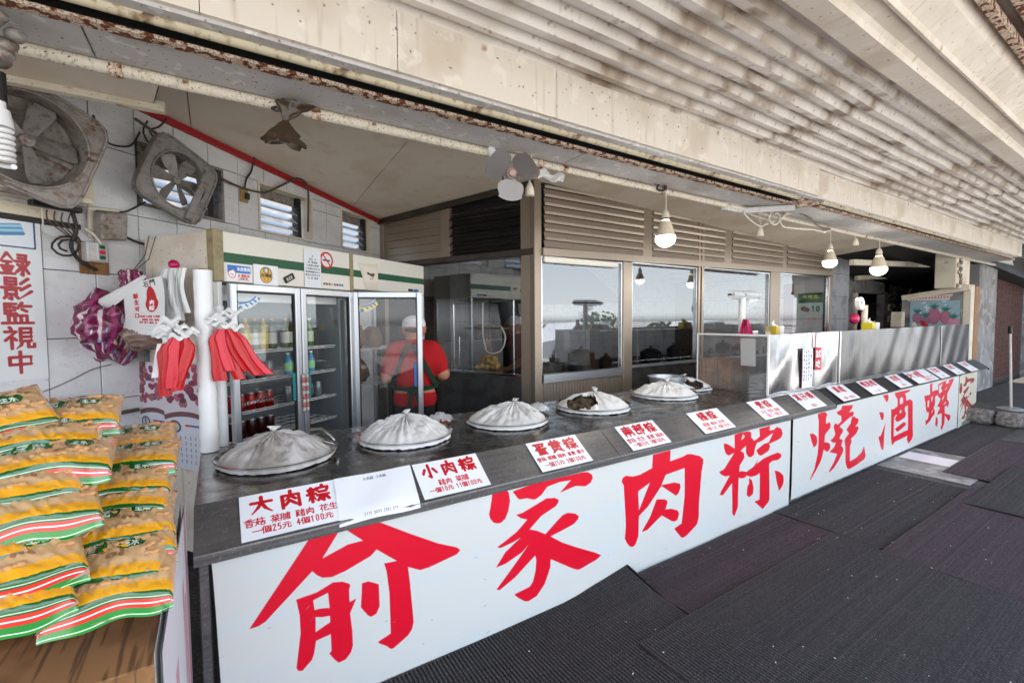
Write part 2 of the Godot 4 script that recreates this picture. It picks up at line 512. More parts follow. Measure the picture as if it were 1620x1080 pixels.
	sm("green_band", Color(0.0, 0.32, 0.17), 0.45)
	sm("alu", Color(0.72, 0.73, 0.74), 0.35, 0.75)
	sm("chrome", Color(0.8, 0.8, 0.8), 0.15, 1.0)
	sm("wire_white", Color(0.78, 0.75, 0.68), 0.5)
	sm("wire_dark", Color(0.16, 0.14, 0.12), 0.6)
	sm("wire_brown", Color(0.34, 0.28, 0.23), 0.65)
	sm("plastic_white", Color(0.9, 0.9, 0.89), 0.3)
	sm("shirt_red", Color(0.66, 0.02, 0.06), 0.9)
	sm("apron_green", Color(0.02, 0.17, 0.08), 0.85)
	sm("skin", Color(0.7, 0.47, 0.36), 0.6)
	sm("trousers", Color(0.07, 0.07, 0.08), 0.9)
	sm("cap", Color(0.88, 0.88, 0.88), 0.9)
	sm("hair", Color(0.06, 0.05, 0.05), 0.6)
	sm("green_label", Color(0.02, 0.26, 0.1), 0.4)
	sm("amber", Color(0.75, 0.5, 0.12), 0.5)
	sm("teal", Color(0.0, 0.5, 0.52), 0.4)
	sm("blue", Color(0.1, 0.42, 0.72), 0.4)
	sm("pink_bag", Color(0.72, 0.05, 0.32), 0.35)
	sm("red_bag", Color(0.76, 0.01, 0.06), 0.3)
	sm("pink_light", Color(0.84, 0.12, 0.2), 0.3)
	sm("peanut", Color(0.78, 0.58, 0.38), 0.8)
	sm("leaf_dry", Color(0.3, 0.24, 0.17), 0.8)
	for k in ["red_bag", "pink_bag", "pink_light"]:
		M[k].backlight_enabled = true
		M[k].backlight = M[k].albedo_color * 0.2
	var bulb := sm("bulb_lit", Color(1, 1, 1), 0.4)
	bulb.emission_enabled = true
	bulb.emission = Color(1.0, 0.99, 0.97)
	bulb.emission_energy_multiplier = 5.0


# ---------------------------------------------------------------- lettering
# strokes on a 20 x 20 field; "=x:left top right bottom" sets another character into a box
const STROKES := {
	"米": "10 1 10 19|1 9 19 9|4 3 7 7|16 3 13 7|9 10 2 17|11 10 18 17",
	"宗": "10 0 10 2|2 3 2 6|2 3 18 3 17 6|5 8 15 8|2 12 18 12|10 12 10 19 8 18|6 14 2 18|14 14 18 18",
	"粽": "=米:0 1 8 20|=宗:8 0 20 20",
	"大": "2 7 18 7|10 1 10 7 7 13 2 19|10 8 13 14 18 19",
	"肉": "3 5 3 19|3 5 17 5 17 19 15 18|10 0 10 5 8 8 5 11|10 6 14 10|9 11 5 16|9 11 14 16",
	"小": "10 1 10 19 8 17|5 7 2 13|15 7 18 13",
	"虫": "3 4 3 11|3 4 17 4 17 11|3 11 17 11|10 0 10 18|2 18 18 17|15 15 18 19",
	"蛋": "2 2 17 2 15 5|9 2 9 9|9 6 15 6|5 5 6 8 2 11|6 8 10 10 18 10|=虫:3 10 17 20",
	"黃": "3 3 17 3|7 0 7 6|13 0 13 6|1 6 19 6|4 9 4 16|4 9 16 9 16 16|4 16 16 16|4 12 16 12|10 6 10 16|7 17 2 20|13 17 18 20",
	"南": "2 3 18 3|10 0 10 7|2 7 2 19|2 7 18 7 18 19 16 18|7 8 8 10|13 8 12 10|5 11 15 11|5 14 15 14|10 11 10 19",
	"部": "5 0 6 2|1 3 11 3|4 4 5 7|9 4 8 7|0 8 12 8|2 11 2 18|2 11 10 11 10 18|2 18 10 18|14 1 14 20|14 1 19 1 16 7|16 7 19 10 18 14 15 13",
	"果": "4 1 4 9|4 1 16 1 16 9|4 9 16 9|4 5 16 5|10 1 10 19|1 12 19 12|9 13 2 18|11 13 18 18",
	"粿": "=米:0 1 8 20|=果:8 0 20 20",
	"素": "3 2 17 2|4 5 16 5|1 8 19 8|10 0 10 8|9 9 5 11 11 11|12 9 5 14 15 14|10 14 10 20 8 19|6 15 3 18|14 15 17 18",
	"香": "14 0 6 2|1 4 19 4|10 1 10 9|9 5 2 9|11 5 18 9|5 11 5 20|5 11 15 11 15 20|5 15 15 15|5 20 15 20",
	"艹": "1 3 19 3|6 0 6 5|14 0 14 5",
	"菇": "=艹:0 0 20 20|5 6 3 12 8 17|8 8 6 14 1 19|0 10 10 10|11 10 20 10|15 7 15 13|12 13 12 19|12 13 19 13 19 19|12 19 19 19",
	"菜": "=艹:0 0 20 20|15 6 4 8|4 9 6 11|10 9 11 11|16 8 14 11|1 13 19 13|10 11 10 20|9 14 3 19|11 14 17 19",
	"月": "3 1 3 13 1 19|3 1 16 1 16 19 13 18|3 7 16 7|3 12 16 12",
	"甫": "1 4 19 4|10 0 10 20|15 1 17 3|3 7 3 19|3 7 17 7 17 19 15 18|3 11 17 11|3 15 17 15",
	"脯": "=月:0 1 8 20|=甫:8 0 20 20",
	"豕": "2 2 18 2|9 2 3 8|7 5 10 10 9 17 6 19|8 8 2 13|9 11 2 18|17 5 11 9|11 8 14 14 19 18",
	"者": "4 4 15 4|9 0 9 8|1 8 19 8|17 2 9 9 2 13|6 12 6 20|6 12 16 12 16 20|6 16 16 16|6 20 16 20",
	"豬": "=豕:0 0 9 20|=者:9 0 20 20",
	"花": "=艹:0 0 20 20|7 6 2 13|5 10 5 20|17 8 10 13|11 6 11 18 18 18 19 15",
	"生": "6 1 2 9|4 5 17 5|10 0 10 18|4 11 16 11|1 18 19 18",
	"一": "1 10 19 10",
	"固": "2 1 2 19|2 1 18 1 18 19|2 18 18 18|5 6 15 6|10 3 10 9|6 10 6 15|6 10 14 10 14 15|6 15 14 15",
	"個": "5 0 0 9|3 6 3 20|=固:6 1 20 20",
	"元": "5 3 15 3|1 8 19 8|7 8 6 14 1 19|13 8 13 18 18 18 19 14",
	"栗": "2 1 18 1|4 4 4 10|4 4 16 4 16 10|4 10 16 10|8 1 8 10|12 1 12 10|1 13 19 13|10 10 10 20|9 14 3 19|11 14 17 19",
	"子": "4 2 15 2 10 7|10 7 10 18 7 18|1 10 19 10",
	"叚": "1 1 1 20|1 2 9 2 9 7|1 7 9 7|1 11 8 11|1 15 8 15|11 2 19 2 19 7|11 7 19 7|9 10 19 10 17 15 8 19|10 12 19 19",
	"蝦": "=虫:0 3 8 18|=叚:8 0 20 20",
	"糸": "9 0 4 5 9 6|12 3 3 10 12 9|8 10 8 20|3 13 1 17|13 13 15 16",
	"交": "10 0 10 3|1 4 19 4|6 6 2 10|14 6 18 10|14 10 8 16 2 19|6 10 12 16 18 19",
	"絞": "=糸:0 0 9 20|=交:9 0 20 20",
	"草": "=艹:0 0 20 20|5 7 5 13|5 7 15 7 15 13|5 10 15 10|5 13 15 13|1 16 19 16|10 13 10 20",
	"仔": "5 0 0 9|3 6 3 20|=子:6 0 20 20",
	"鳳": "3 1 3 12 0 19|3 1 17 1 17 15 20 19|7 4 13 4|7 7 7 13|7 7 13 7 13 9 7 9|7 11 14 11|7 13 15 13 14 18|6 15 5 18|9 15 9 17|12 15 12 17",
	"累": "3 1 3 8|3 1 17 1 17 8|3 8 17 8|10 1 10 8|3 4 17 4|11 8 5 11 11 12|14 10 5 15 15 15|10 15 10 20|6 16 3 19|14 16 17 19",
	"螺": "=虫:0 3 8 18|=累:8 0 20 20",
	"火": "9 0 9 9 2 20|2 5 5 10|17 5 13 10|9 10 17 19",
	"堯": "4 2 16 2|10 0 10 5|3 5 17 5|1 8 9 8|5 6 5 11|11 8 19 8|15 6 15 11|1 12 19 12|7 12 6 16 1 20|13 12 13 19 19 19 19 16",
	"燒": "=火:0 0 8 20|=堯:8 0 20 20",
	"酒": "2 2 5 4|0 8 3 10|1 18 5 13|7 3 19 3|8 7 8 19|8 7 18 7 18 19|8 19 18 19|11 3 11 9 10 11|15 3 15 10 17 10|8 14 18 14",
	"金": "10 0 1 8|10 0 19 7|5 8 15 8|3 12 17 12|10 8 10 19|5 14 7 17|15 14 13 17|1 19 19 19",
	"彔": "5 1 15 1 14 7|5 4 14 4|1 7 19 7|10 7 10 20 8 19|4 10 7 12|8 13 2 17|17 9 13 12|12 12 18 18",
	"錄": "=金:0 0 10 20|=彔:10 0 20 20",
	"景": "5 0 5 6|5 0 15 0 15 6|5 3 15 3|5 6 15 6|10 6 10 8|1 9 19 9|5 11 5 15|5 11 15 11 15 15|5 15 15 15|10 15 10 20 8 19|6 16 3 19|14 16 17 19",
	"影": "=景:0 0 13 20|18 0 13 5|19 6 13 11|20 12 12 19",
	"監": "2 1 2 10|2 1 9 1|2 4 8 4 8 7 2 7|5 1 5 4|5 7 5 10|2 10 9 10|13 0 10 5|12 3 19 3|13 6 16 8|4 12 4 18|4 12 16 12 16 18|8 12 8 18|12 12 12 18|0 19 20 19",
	"視": "4 0 5 2|1 4 8 4 1 12|5 9 5 20|6 10 8 12|11 1 11 13|11 1 18 1 18 13|11 5 18 5|11 9 18 9|11 13 18 13|12 13 11 17 8 20|16 13 16 19 20 19 20 16",
	"中": "3 5 3 12|3 5 17 5 17 12|3 12 17 12|10 0 10 20",
	"本": "2 5 18 5|10 0 10 20|9 6 2 14|11 6 18 14|6 15 14 15",
	"店": "10 0 10 2|3 3 19 3|3 3 3 12 0 19|11 5 11 11|11 8 17 8|7 12 7 19|7 12 16 12 16 19|7 19 16 19",
	"使": "5 0 0 9|3 6 3 20|7 3 19 3|8 6 8 11|8 6 18 6 18 11|8 11 18 11|13 0 13 11 11 16 6 20|9 13 19 20",
	"用": "3 1 3 13 1 19|3 1 17 1 17 19 15 18|3 7 17 7|3 12 17 12|10 1 10 19",
	"台": "9 0 4 7 15 6|13 3 17 8|4 11 4 19|4 11 16 11 16 19|4 19 16 19",
	"灣": "2 2 4 4|1 8 3 10|1 18 5 12|7 1 10 4 7 4|8 5 8 8|12 1 17 1|12 3 17 3|12 5 17 5 17 8 12 8 12 5|19 1 19 8|7 10 18 10 18 13 8 13 8 16 18 16 17 20 14 19",
	"水": "10 0 10 19 8 18|2 6 7 6 5 12 1 17|17 4 12 9|11 7 14 13 19 18",
	"新": "5 0 6 2|1 3 10 3|3 4 4 7|8 4 7 7|0 8 11 8|1 12 10 12|6 8 6 20|5 13 1 18|7 13 10 17|18 0 13 3|13 3 13 12 11 19|13 8 20 8|17 8 17 20",
	"可": "1 3 19 3|15 3 15 19 12 18|4 8 4 14|4 8 10 8 10 14|4 14 10 14",
	"口": "3 4 3 17|3 4 17 4 17 17|3 17 17 17",
	"石": "1 3 19 3|9 3 6 10 1 16|7 10 7 19|7 10 17 10 17 19|7 19 17 19",
	"門": "2 1 2 19|2 1 8 1 8 8 2 8|2 4 8 4|18 1 18 19 16 18|18 1 12 1 12 8 18 8|12 4 18 4",
	"試": "4 0 4 2|0 3 9 3|2 6 7 6|2 9 7 9|2 12 2 18|2 12 7 12 7 18|2 18 7 18|10 5 20 5|11 10 16 10|13 10 13 17|10 18 16 16|16 0 17 10 19 19 20 15|18 1 20 3",
	"吃": "1 5 1 15|1 5 7 5 7 15|1 15 7 15|12 0 8 7|10 4 19 4|10 8 18 8 9 17 11 19 19 19 20 15",
	"豆": "2 2 18 2|5 6 5 11|5 6 15 6 15 11|5 11 15 11|6 13 8 17|14 13 12 17|1 18 19 18",
	"0": "10 1 5 4 5 16 10 19 15 16 15 4 10 1",
	"1": "6 5 10 1 10 19",
	"2": "5 5 8 1 13 1 15 5 5 19 16 19",
	"3": "5 2 14 2 9 8 14 11 14 16 9 19 5 17",
	"4": "12 1 4 13 17 13|12 1 12 19",
	"5": "15 1 6 1 5 9 12 8 15 12 13 18 5 18",
	"7": "4 1 16 1 9 19",
	"8": "10 1 5 5 15 14 10 19 5 14 15 5 10 1",
	"9": "15 7 10 10 5 6 10 1 15 6 12 19",
}


func strokes_of(ch: String) -> Array:
	if ink.has(ch):
		return ink[ch]
	var out := []
	for s in String(STROKES.get(ch, "")).split("|", false):
		if s.begins_with("="):
			var b := s.substr(3).split_floats(" ")
			for t in strokes_of(s[1]):
				var q := PackedVector2Array()
				for p in t:
					q.append(Vector2(b[0] + p.x * (b[2] - b[0]) / 20.0, b[1] + p.y * (b[3] - b[1]) / 20.0))
				out.append(q)
		else:
			var f := s.split_floats(" ")
			var q := PackedVector2Array()
			for i in range(0, f.size(), 2):
				q.append(Vector2(f[i], f[i + 1]))
			out.append(q)
	ink[ch] = out
	return out


func ink_line(im: Image, a: Vector2, b: Vector2, wa: float, wb: float, k: Color) -> void:
	var lo := Vector2(minf(a.x, b.x), minf(a.y, b.y)) - Vector2(1, 1) * (maxf(wa, wb) + 1.0)
	var hi := Vector2(maxf(a.x, b.x), maxf(a.y, b.y)) + Vector2(1, 1) * (maxf(wa, wb) + 1.0)
	var d := b - a
	var l2 := maxf(d.length_squared(), 1e-6)
	for y in range(maxi(int(lo.y), 0), mini(int(hi.y) + 1, im.get_height())):
		for x in range(maxi(int(lo.x), 0), mini(int(hi.x) + 1, im.get_width())):
			var p := Vector2(x + 0.5, y + 0.5)
			var t := clampf((p - a).dot(d) / l2, 0.0, 1.0)
			var cover := clampf(lerpf(wa, wb, t) - (p - a - d * t).length() + 0.5, 0.0, 1.0)
			if cover > 0.0:
				im.set_pixel(x, y, im.get_pixel(x, y).lerp(k, cover))


# one character in the box at p, w wide and h high; brush > 0 swells and tapers the strokes
func ink_char(im: Image, ch: String, p: Vector2, w: float, h: float, pen: float, k: Color, brush := 0.0) -> void:
	for s in strokes_of(ch):
		var n: int = s.size() - 1
		for i in n:
			var wa := pen
			var wb := pen
			if brush > 0.0:
				wa = pen * (1.0 + brush * (0.5 if i == 0 else 0.0))
				var down: bool = absf(s[n].y - s[0].y) > 6.0 and absf(s[n].x - s[0].x) > 2.0
				wb = pen * (1.0 - brush if i == n - 1 and down else 1.0 + brush * 0.3)
			ink_line(im, p + Vector2(s[i].x * w, s[i].y * h) / 20.0, p + Vector2(s[i + 1].x * w, s[i + 1].y * h) / 20.0, wa, wb, k)


# a line of characters centred on x; digits take less room
func ink_text(im: Image, text: String, x: float, y: float, size: float, gap: float, pen: float, k: Color, brush := 0.0) -> void:
	var total := 0.0
	for ch in text:
		total += (size * 0.55 if ch.is_valid_int() else size * 0.5 if ch == " " else size) + gap
	var at := x - (total - gap) / 2.0
	for ch in text:
		var w: float = size * 0.55 if ch.is_valid_int() else size * 0.5 if ch == " " else size
		if ch != " ":
			ink_char(im, ch, Vector2(at, y), w, size, pen, k, brush)
		at += w + gap


# filled outlines, even-odd, with smooth edges
func ink_polys(im: Image, polys: Array, k: Color) -> void:
	var w := im.get_width()
	var h := im.get_height()
	var lo := h
	var hi := 0
	for q in polys:
		for p in q:
			lo = mini(lo, int(p.y))
			hi = maxi(hi, int(p.y) + 1)
	for y in range(maxi(lo, 0), mini(hi, h)):
		var cover := {}
		for sub in 4:
			var yy := y + (sub + 0.5) / 4.0
			var xs := []
			for q in polys:
				var n: int = q.size()
				for i in n:
					var a: Vector2 = q[i]
					var b: Vector2 = q[(i + 1) % n]
					if (a.y <= yy) != (b.y <= yy):
						xs.append(a.x + (yy - a.y) / (b.y - a.y) * (b.x - a.x))
			xs.sort()
			for i in range(0, xs.size() - 1, 2):
				for x in range(maxi(int(xs[i]), 0), mini(int(xs[i + 1]) + 1, w)):
					cover[x] = cover.get(x, 0.0) + clampf(minf(xs[i + 1], x + 1.0) - maxf(xs[i], x), 0.0, 1.0) / 4.0
		for x in cover:
			im.set_pixel(x, y, im.get_pixel(x, y).lerp(k, cover[x]))


func paper(w: int, h: int, k := Color(0.9, 0.9, 0.9)) -> Image:
	var im := Image.create_empty(w, h, false, Image.FORMAT_RGB8)
	im.fill(k)
	return im


func print_mat(im: Image, rough := 0.5) -> StandardMaterial3D:
	var m := StandardMaterial3D.new()
	m.albedo_texture = ImageTexture.create_from_image(im)
	m.roughness = rough
	m.texture_repeat = false
	return m


# outlines of the painted characters on the banners, in steps of 3 mm along and above the foot of the counter
const BRUSHED := {
	"yu": "98 247 135 247 111 214 145 224 165 224 144 245 188 245 235 214 277 188 308 173 314 167 308 162 261 155 247 155 228 166 230 142 234 78 231 68 225 61 202 50 198 51 192 58 183 65 180 69 199 74 199 137 196 170 193 182 212 180 183 206 175 199 140 188 122 185 110 188 103 194 98 201 41 153 33 150 23 150|77 169 102 170 123 177 135 174 144 168 145 165 143 160 143 142 152 144 143 126 145 99 145 78 142 69 135 62 126 61 121 67 114 79 117 82 117 106 98 104 95 88 92 80 80 70 75 72 73 77 80 122 80 147|97 161 116 165 117 143 107 146 98 147|99 137 107 134 117 132 117 123 98 116|161 163 170 163 184 154 184 121 179 112 172 110 167 114 158 129",
	"jia": "375 244 390 246 403 245 407 240 409 225 405 208 399 197 391 192 385 192 376 196 370 204 368 212 371 223|415 240 423 241 452 244 510 244 572 243 585 241 595 234 597 227 591 219 578 215 554 221 517 216 543 234 516 236 488 233 475 221 462 216 456 217 444 222 430 223 425 226|421 198 433 198 460 205 486 212 504 209 513 204 513 199 507 193 474 183 448 165 463 159 483 147 512 166 522 172 534 174 553 168 561 161 560 156 549 149 521 144 494 140 521 121 552 104 605 77 619 68 605 63 565 57 557 58 543 66 494 98 493 83 480 56 462 40 444 37 437 39 424 49 414 59 421 60 436 61 447 62 454 69 460 86 462 105 460 115 416 89 385 77 379 80 398 96 427 121 447 140 432 129 398 119 379 118 398 139 430 156 414 152 389 149 382 152 398 158 422 168 444 184 430 190",
	"rou": "768 243 826 244 824 219 871 222 882 225 897 223 929 213 943 203 943 196 937 175 929 99 929 69 922 53 901 44 882 36 870 35 863 39 840 64 866 69 876 128 875 195 810 192 796 172 839 169 859 162 861 153 854 141 845 138 796 170 753 135 725 121 724 79 716 64 709 60 699 63 690 73 684 84 687 111 681 195 675 204 678 211 687 214 707 208 729 208 766 215|723 174 759 185 725 133|780 143 786 143 807 138 816 133 816 128 809 115 829 112 851 103 857 94 851 81 840 80 829 85 797 105 753 85 735 84 737 88 760 111 771 129",
	"zong": "1069 242 1096 244 1132 242 1144 237 1143 225 1159 213 1185 221 1181 242 1235 243 1231 231 1253 229 1269 235 1292 227 1301 212 1293 202 1275 198 1230 194 1237 187 1230 176 1201 170 1186 169 1170 150 1206 159 1246 162 1277 163 1294 156 1296 148 1278 142 1252 145 1233 140 1238 41 1231 34 1204 23 1164 52 1188 52 1188 123 1169 120 1146 121 1125 129 1118 125 1105 125 1090 130 1089 54 1074 34 1065 44 1062 122 1024 100 1010 103 1015 111 1052 143 1031 145 1014 153 1006 161 1026 163 1070 197 1046 194 1033 201 1025 217 1024 228 1041 223 1071 207|1099 224 1105 239 1115 232 1110 228|1096 197 1121 207 1121 189 1130 177 1144 173 1158 177 1162 193 1171 206 1195 208 1244 220 1251 220 1229 198 1205 198 1169 187 1179 174 1189 170 1159 146 1124 138 1106 144 1092 145 1094 160 1114 177 1111 190|1137 120 1151 111 1159 90 1157 74 1140 69 1128 77 1130 99 1138 105|1262 116 1284 109 1309 93 1312 75 1305 63 1288 53 1275 80",
	"shao": "1500 242 1524 244 1549 243 1563 234 1555 222 1556 205 1578 208 1588 200 1585 189 1550 172 1549 149 1569 146 1585 139 1590 126 1581 118 1566 117 1545 128 1537 106 1528 94 1500 71 1465 48 1464 52 1490 79 1507 121 1510 153 1508 220|1454 189 1475 187 1496 176 1502 161 1498 149 1482 144 1466 164|1665 249 1744 243 1736 232 1714 222 1743 222 1753 216 1746 207 1727 206 1650 185 1673 172 1676 165 1655 152 1653 143 1669 141 1676 135 1665 121 1683 108 1678 97 1652 76 1616 56 1588 48 1585 53 1615 73 1640 98 1613 105 1584 114 1612 120 1629 136 1608 139 1589 149 1610 154 1622 164 1608 190 1618 199 1639 192 1663 200 1659 218 1637 224 1626 233 1658 238|1738 204 1761 203 1768 196 1782 195 1791 186 1784 177 1764 168 1784 167 1795 160 1777 144 1737 132 1743 122 1732 108 1731 57 1783 61 1824 72 1841 92 1857 56 1848 45 1785 37 1727 33 1709 41 1698 63 1696 114 1689 130 1694 139 1722 152 1701 167 1717 176 1731 184",
	"jiu": "1988 251 2038 250 2044 240 2040 228 2025 222 2008 237|1961 194 1999 188 2005 176 2001 164 1988 161 1973 176|1961 105 1982 105 2023 148 2013 113 2012 52 1999 51 1985 62 1973 85|2100 249 2169 249 2260 248 2248 240 2200 237 2216 228 2220 207 2257 210 2290 199 2304 57 2292 47 2259 34 2242 53 2246 68 2116 63 2100 52 2091 58 2081 81 2071 192 2094 188 2133 196 2131 223 2109 236|2154 222 2171 227 2186 221 2188 202 2156 200|2211 185 2240 187 2248 89 2214 90 2106 84 2102 155 2121 166 2133 163 2111 152 2127 139 2150 136 2209 144 2224 158 2206 172|2155 175 2172 179 2173 169 2159 164|2115 112 2198 127 2220 122 2224 113 2148 98 2136 100",
	"luo": "2482 249 2515 252 2513 215 2558 218 2590 215 2587 240 2648 247 2798 250 2796 239 2759 215 2716 188 2715 161 2740 151 2742 136 2720 124 2707 137 2685 132 2688 102 2768 85 2773 74 2747 59 2689 94 2686 57 2656 32 2635 49 2649 52 2646 109 2592 107 2594 118 2625 136 2587 145 2614 162 2627 176 2597 183 2589 196 2554 190 2554 156 2538 141 2555 132 2555 115 2542 110 2532 109 2502 93 2453 81 2440 99 2474 104 2485 131 2457 134 2446 147 2432 183 2417 206 2490 205|2459 180 2479 185 2479 155 2462 155|2506 192 2528 198 2517 177 2506 171|2599 233 2649 240 2625 221 2646 205 2603 196|2682 243 2731 249 2729 235 2703 232|2675 207 2708 219 2705 212 2679 205|2649 175 2678 188 2668 173 2644 161|2668 144 2697 156 2694 146 2668 141|2506 124 2535 139 2529 130 2509 123|2574 103 2598 88 2597 67 2580 54 2568 71",
	"jia2": "180 240 276 215 370 212 471 204 495 189 426 184 349 185 364 198 243 201 211 189 142 190 114 200 172 205|29 217 69 215 91 194 81 171 50 165 16 173 11 194|131 168 215 173 267 179 306 173 289 166 187 149 156 138 282 127 357 124 326 133 371 142 403 131 385 124 248 120 368 82 495 52 448 40 389 44 239 84 247 55 193 29 133 32 113 46 164 42 200 67 173 104 43 67 86 88 137 113 34 102 108 128 43 127 105 139 168 156 124 164",
}
# ---------------------------------------------------------------- the place

const L_AT := Vector3(-0.43, 0, -3.95)      # a point at the foot of the tiled left wall
const L_DIR := Vector3(0.7905, 0, -0.6124)
const P_AT := Vector3(1.70, 0, -5.6)        # far foot of the kitchen's side partition
const P_DIR := Vector3(0.418, 0, 0.9085)
const F_AT := Vector3(0.04, 0, -3.32)       # front left foot of the fridges
const F_DIR := Vector3(0.8364, 0, -0.5482)
const WZ := -3.6                            # the kitchen's long window wall


func frame_of(at: Vector3, dir: Vector3) -> Transform3D:
	return Transform3D(Basis(dir, Vector3.UP, dir.cross(Vector3.UP)), at)


func ceil_y(x: float, z: float) -> float:
	return 3.05 - 0.0525 * (x + 0.33) + 0.0797 * (z + 4.03)


func minus(rects: Array, hole: Rect2) -> Array:
	var out := []
	for r: Rect2 in rects:
		if not r.intersects(hole):
			out.append(r)
			continue
		var c := r.intersection(hole)
		if c.position.y > r.position.y:
			out.append(Rect2(r.position.x, r.position.y, r.size.x, c.position.y - r.position.y))
		if c.end.y < r.end.y:
			out.append(Rect2(r.position.x, c.end.y, r.size.x, r.end.y - c.end.y))
		if c.position.x > r.position.x:
			out.append(Rect2(r.position.x, c.position.y, c.position.x - r.position.x, c.size.y))
		if c.end.x < r.end.x:
			out.append(Rect2(c.end.x, c.position.y, r.end.x - c.end.x, c.size.y))
	return out


func look() -> void:
	var cam := Camera3D.new()
	cam.name = "camera"
	cam.transform = Transform3D(Basis(V(0.8401, -0.0075, 0.5424), V(0.0330, 0.9988, -0.0373), V(-0.5415, 0.0492, 0.8393)).orthonormalized(), V(0, 1.6, 0))
	cam.fov = 73.74
	cam.near = 0.05
	cam.far = 400.0
	add_child(cam)
	var env := Environment.new()
	env.background_mode = Environment.BG_SKY
	var sky := Sky.new()
	var sm_ := ProceduralSkyMaterial.new()
	sm_.sky_top_color = Color(0.62, 0.7, 0.82)
	sm_.sky_horizon_color = Color(0.9, 0.91, 0.92)
	sm_.sky_curve = 0.2
	sm_.ground_bottom_color = Color(0.4, 0.39, 0.37)
	sm_.ground_horizon_color = Color(0.7, 0.71, 0.72)
	sm_.sky_energy_multiplier = 1.3
	sm_.sun_angle_max = 4.0
	sky.sky_material = sm_
	env.sky = sky
	env.tonemap_mode = Environment.TONE_MAPPER_LINEAR
	env.tonemap_exposure = 3.05
	env.sdfgi_enabled = true
	env.ssao_enabled = true
	env.ssil_enabled = true
	var we := WorldEnvironment.new()
	we.name = "surroundings"
	we.environment = env
	add_child(we)
	var sun := DirectionalLight3D.new()
	sun.name = "sun"
	sun.light_energy = 1.6
	sun.light_color = Color(1.0, 0.96, 0.9)
	sun.light_angular_distance = 0.5
	sun.shadow_enabled = true
	sun.rotation_degrees = V(-72, 25, 0)
	add_child(sun)


func setting() -> void:
	var b := MB.new()
	b.box(V(-12, -0.2, -9), V(30, 0, 1.9))
	structure("ground", b, M.asphalt)
	b = MB.new()
	b.box(V(-40, -0.3, 1.9), V(70, -0.004, 11.5))
	structure("road", b, M.pavement)
	b = MB.new()
	b.box(V(-150, -0.5, -150), V(250, -0.32, 150))
	structure("terrain", b, M.pavement)
	b = MB.new()
	b.box(V(-40, -0.3, 11.5), V(70, 0.14, 13.5), 0.02)
	structure("far_pavement", b, M.pavement)
	left_wall()
	b = MB.new()
	b.box(V(-2.5, 0, -2.2), V(9.0, 3.6, -2.0), 0.0, frame_of(L_AT, L_DIR))
	structure("neighbour_wall", b, M.concrete)
	# ceiling over the shop: boards with open joints on a deck
	b = MB.new()
	var behind := func(xx: float) -> float: return -4.0 - 0.7747 * (xx + 0.43)
	var deck := func(x0: float, x1: float, z0: float, z1: float, lift: float, thick: float, q: MB) -> void:
		var p := []
		for t in [0.0, thick]:
			for c in [[x0 if lift == 0.0 else 4.85, maxf(z0, behind.call(x0) if lift == 0.0 else z0)], [x1, maxf(z0, behind.call(x1) if lift == 0.0 else z0)], [x1, z1], [x0 if lift == 0.0 else -2.5, z1]]:
				p.append(V(c[0], ceil_y(c[0], c[1]) + lift + t, c[1]))
		var mid: Vector3 = (p[0] + p[6]) / 2.0
		for f in [[0, 1, 2, 3], [4, 5, 6, 7], [0, 1, 5, 4], [1, 2, 6, 5], [2, 3, 7, 6], [3, 0, 4, 7]]:
			q.face([p[f[0]], p[f[1]], p[f[2]], p[f[3]]], mid)
	deck.call(-4.0, 17.2, -8.0, -2.34, 0.025, 0.1, b)
	var ceil := structure("shop_ceiling", b, M.dark)
	var xs := [-3.0, -1.6, -0.12, 1.3, 2.75, 4.2, 5.7, 7.2, 8.7]
	for i in xs.size() - 1:
		b = MB.new()
		deck.call(xs[i] + 0.003, xs[i + 1] - 0.003, -6.9, -2.42, 0.0, 0.018, b)
		part("ceiling_board", b, M.board, ceil)
	# outer shell that keeps the sky out: roof, back and side walls
	b = MB.new()
	b.poly(PackedVector2Array([Vector2(-3.4, 1.6), Vector2(17.2, 1.6), Vector2(17.2, 8.2), Vector2(5.1, 8.2)]), Transform3D(Basis(Vector3.RIGHT, Vector3.FORWARD, Vector3.UP), V(0, 3.3, 0)), 0.15)
	structure("roof_slab", b, M.concrete)
	b = MB.new()
	b.box(V(4.8, 0, -8.2), V(17.2, 3.35, -8.0))
	structure("back_wall", b, M.concrete)
	b = MB.new()
	b.box(V(17.0, 0, -8.0), V(17.2, 3.35, 0.4))
	structure("end_wall", b, M.concrete)


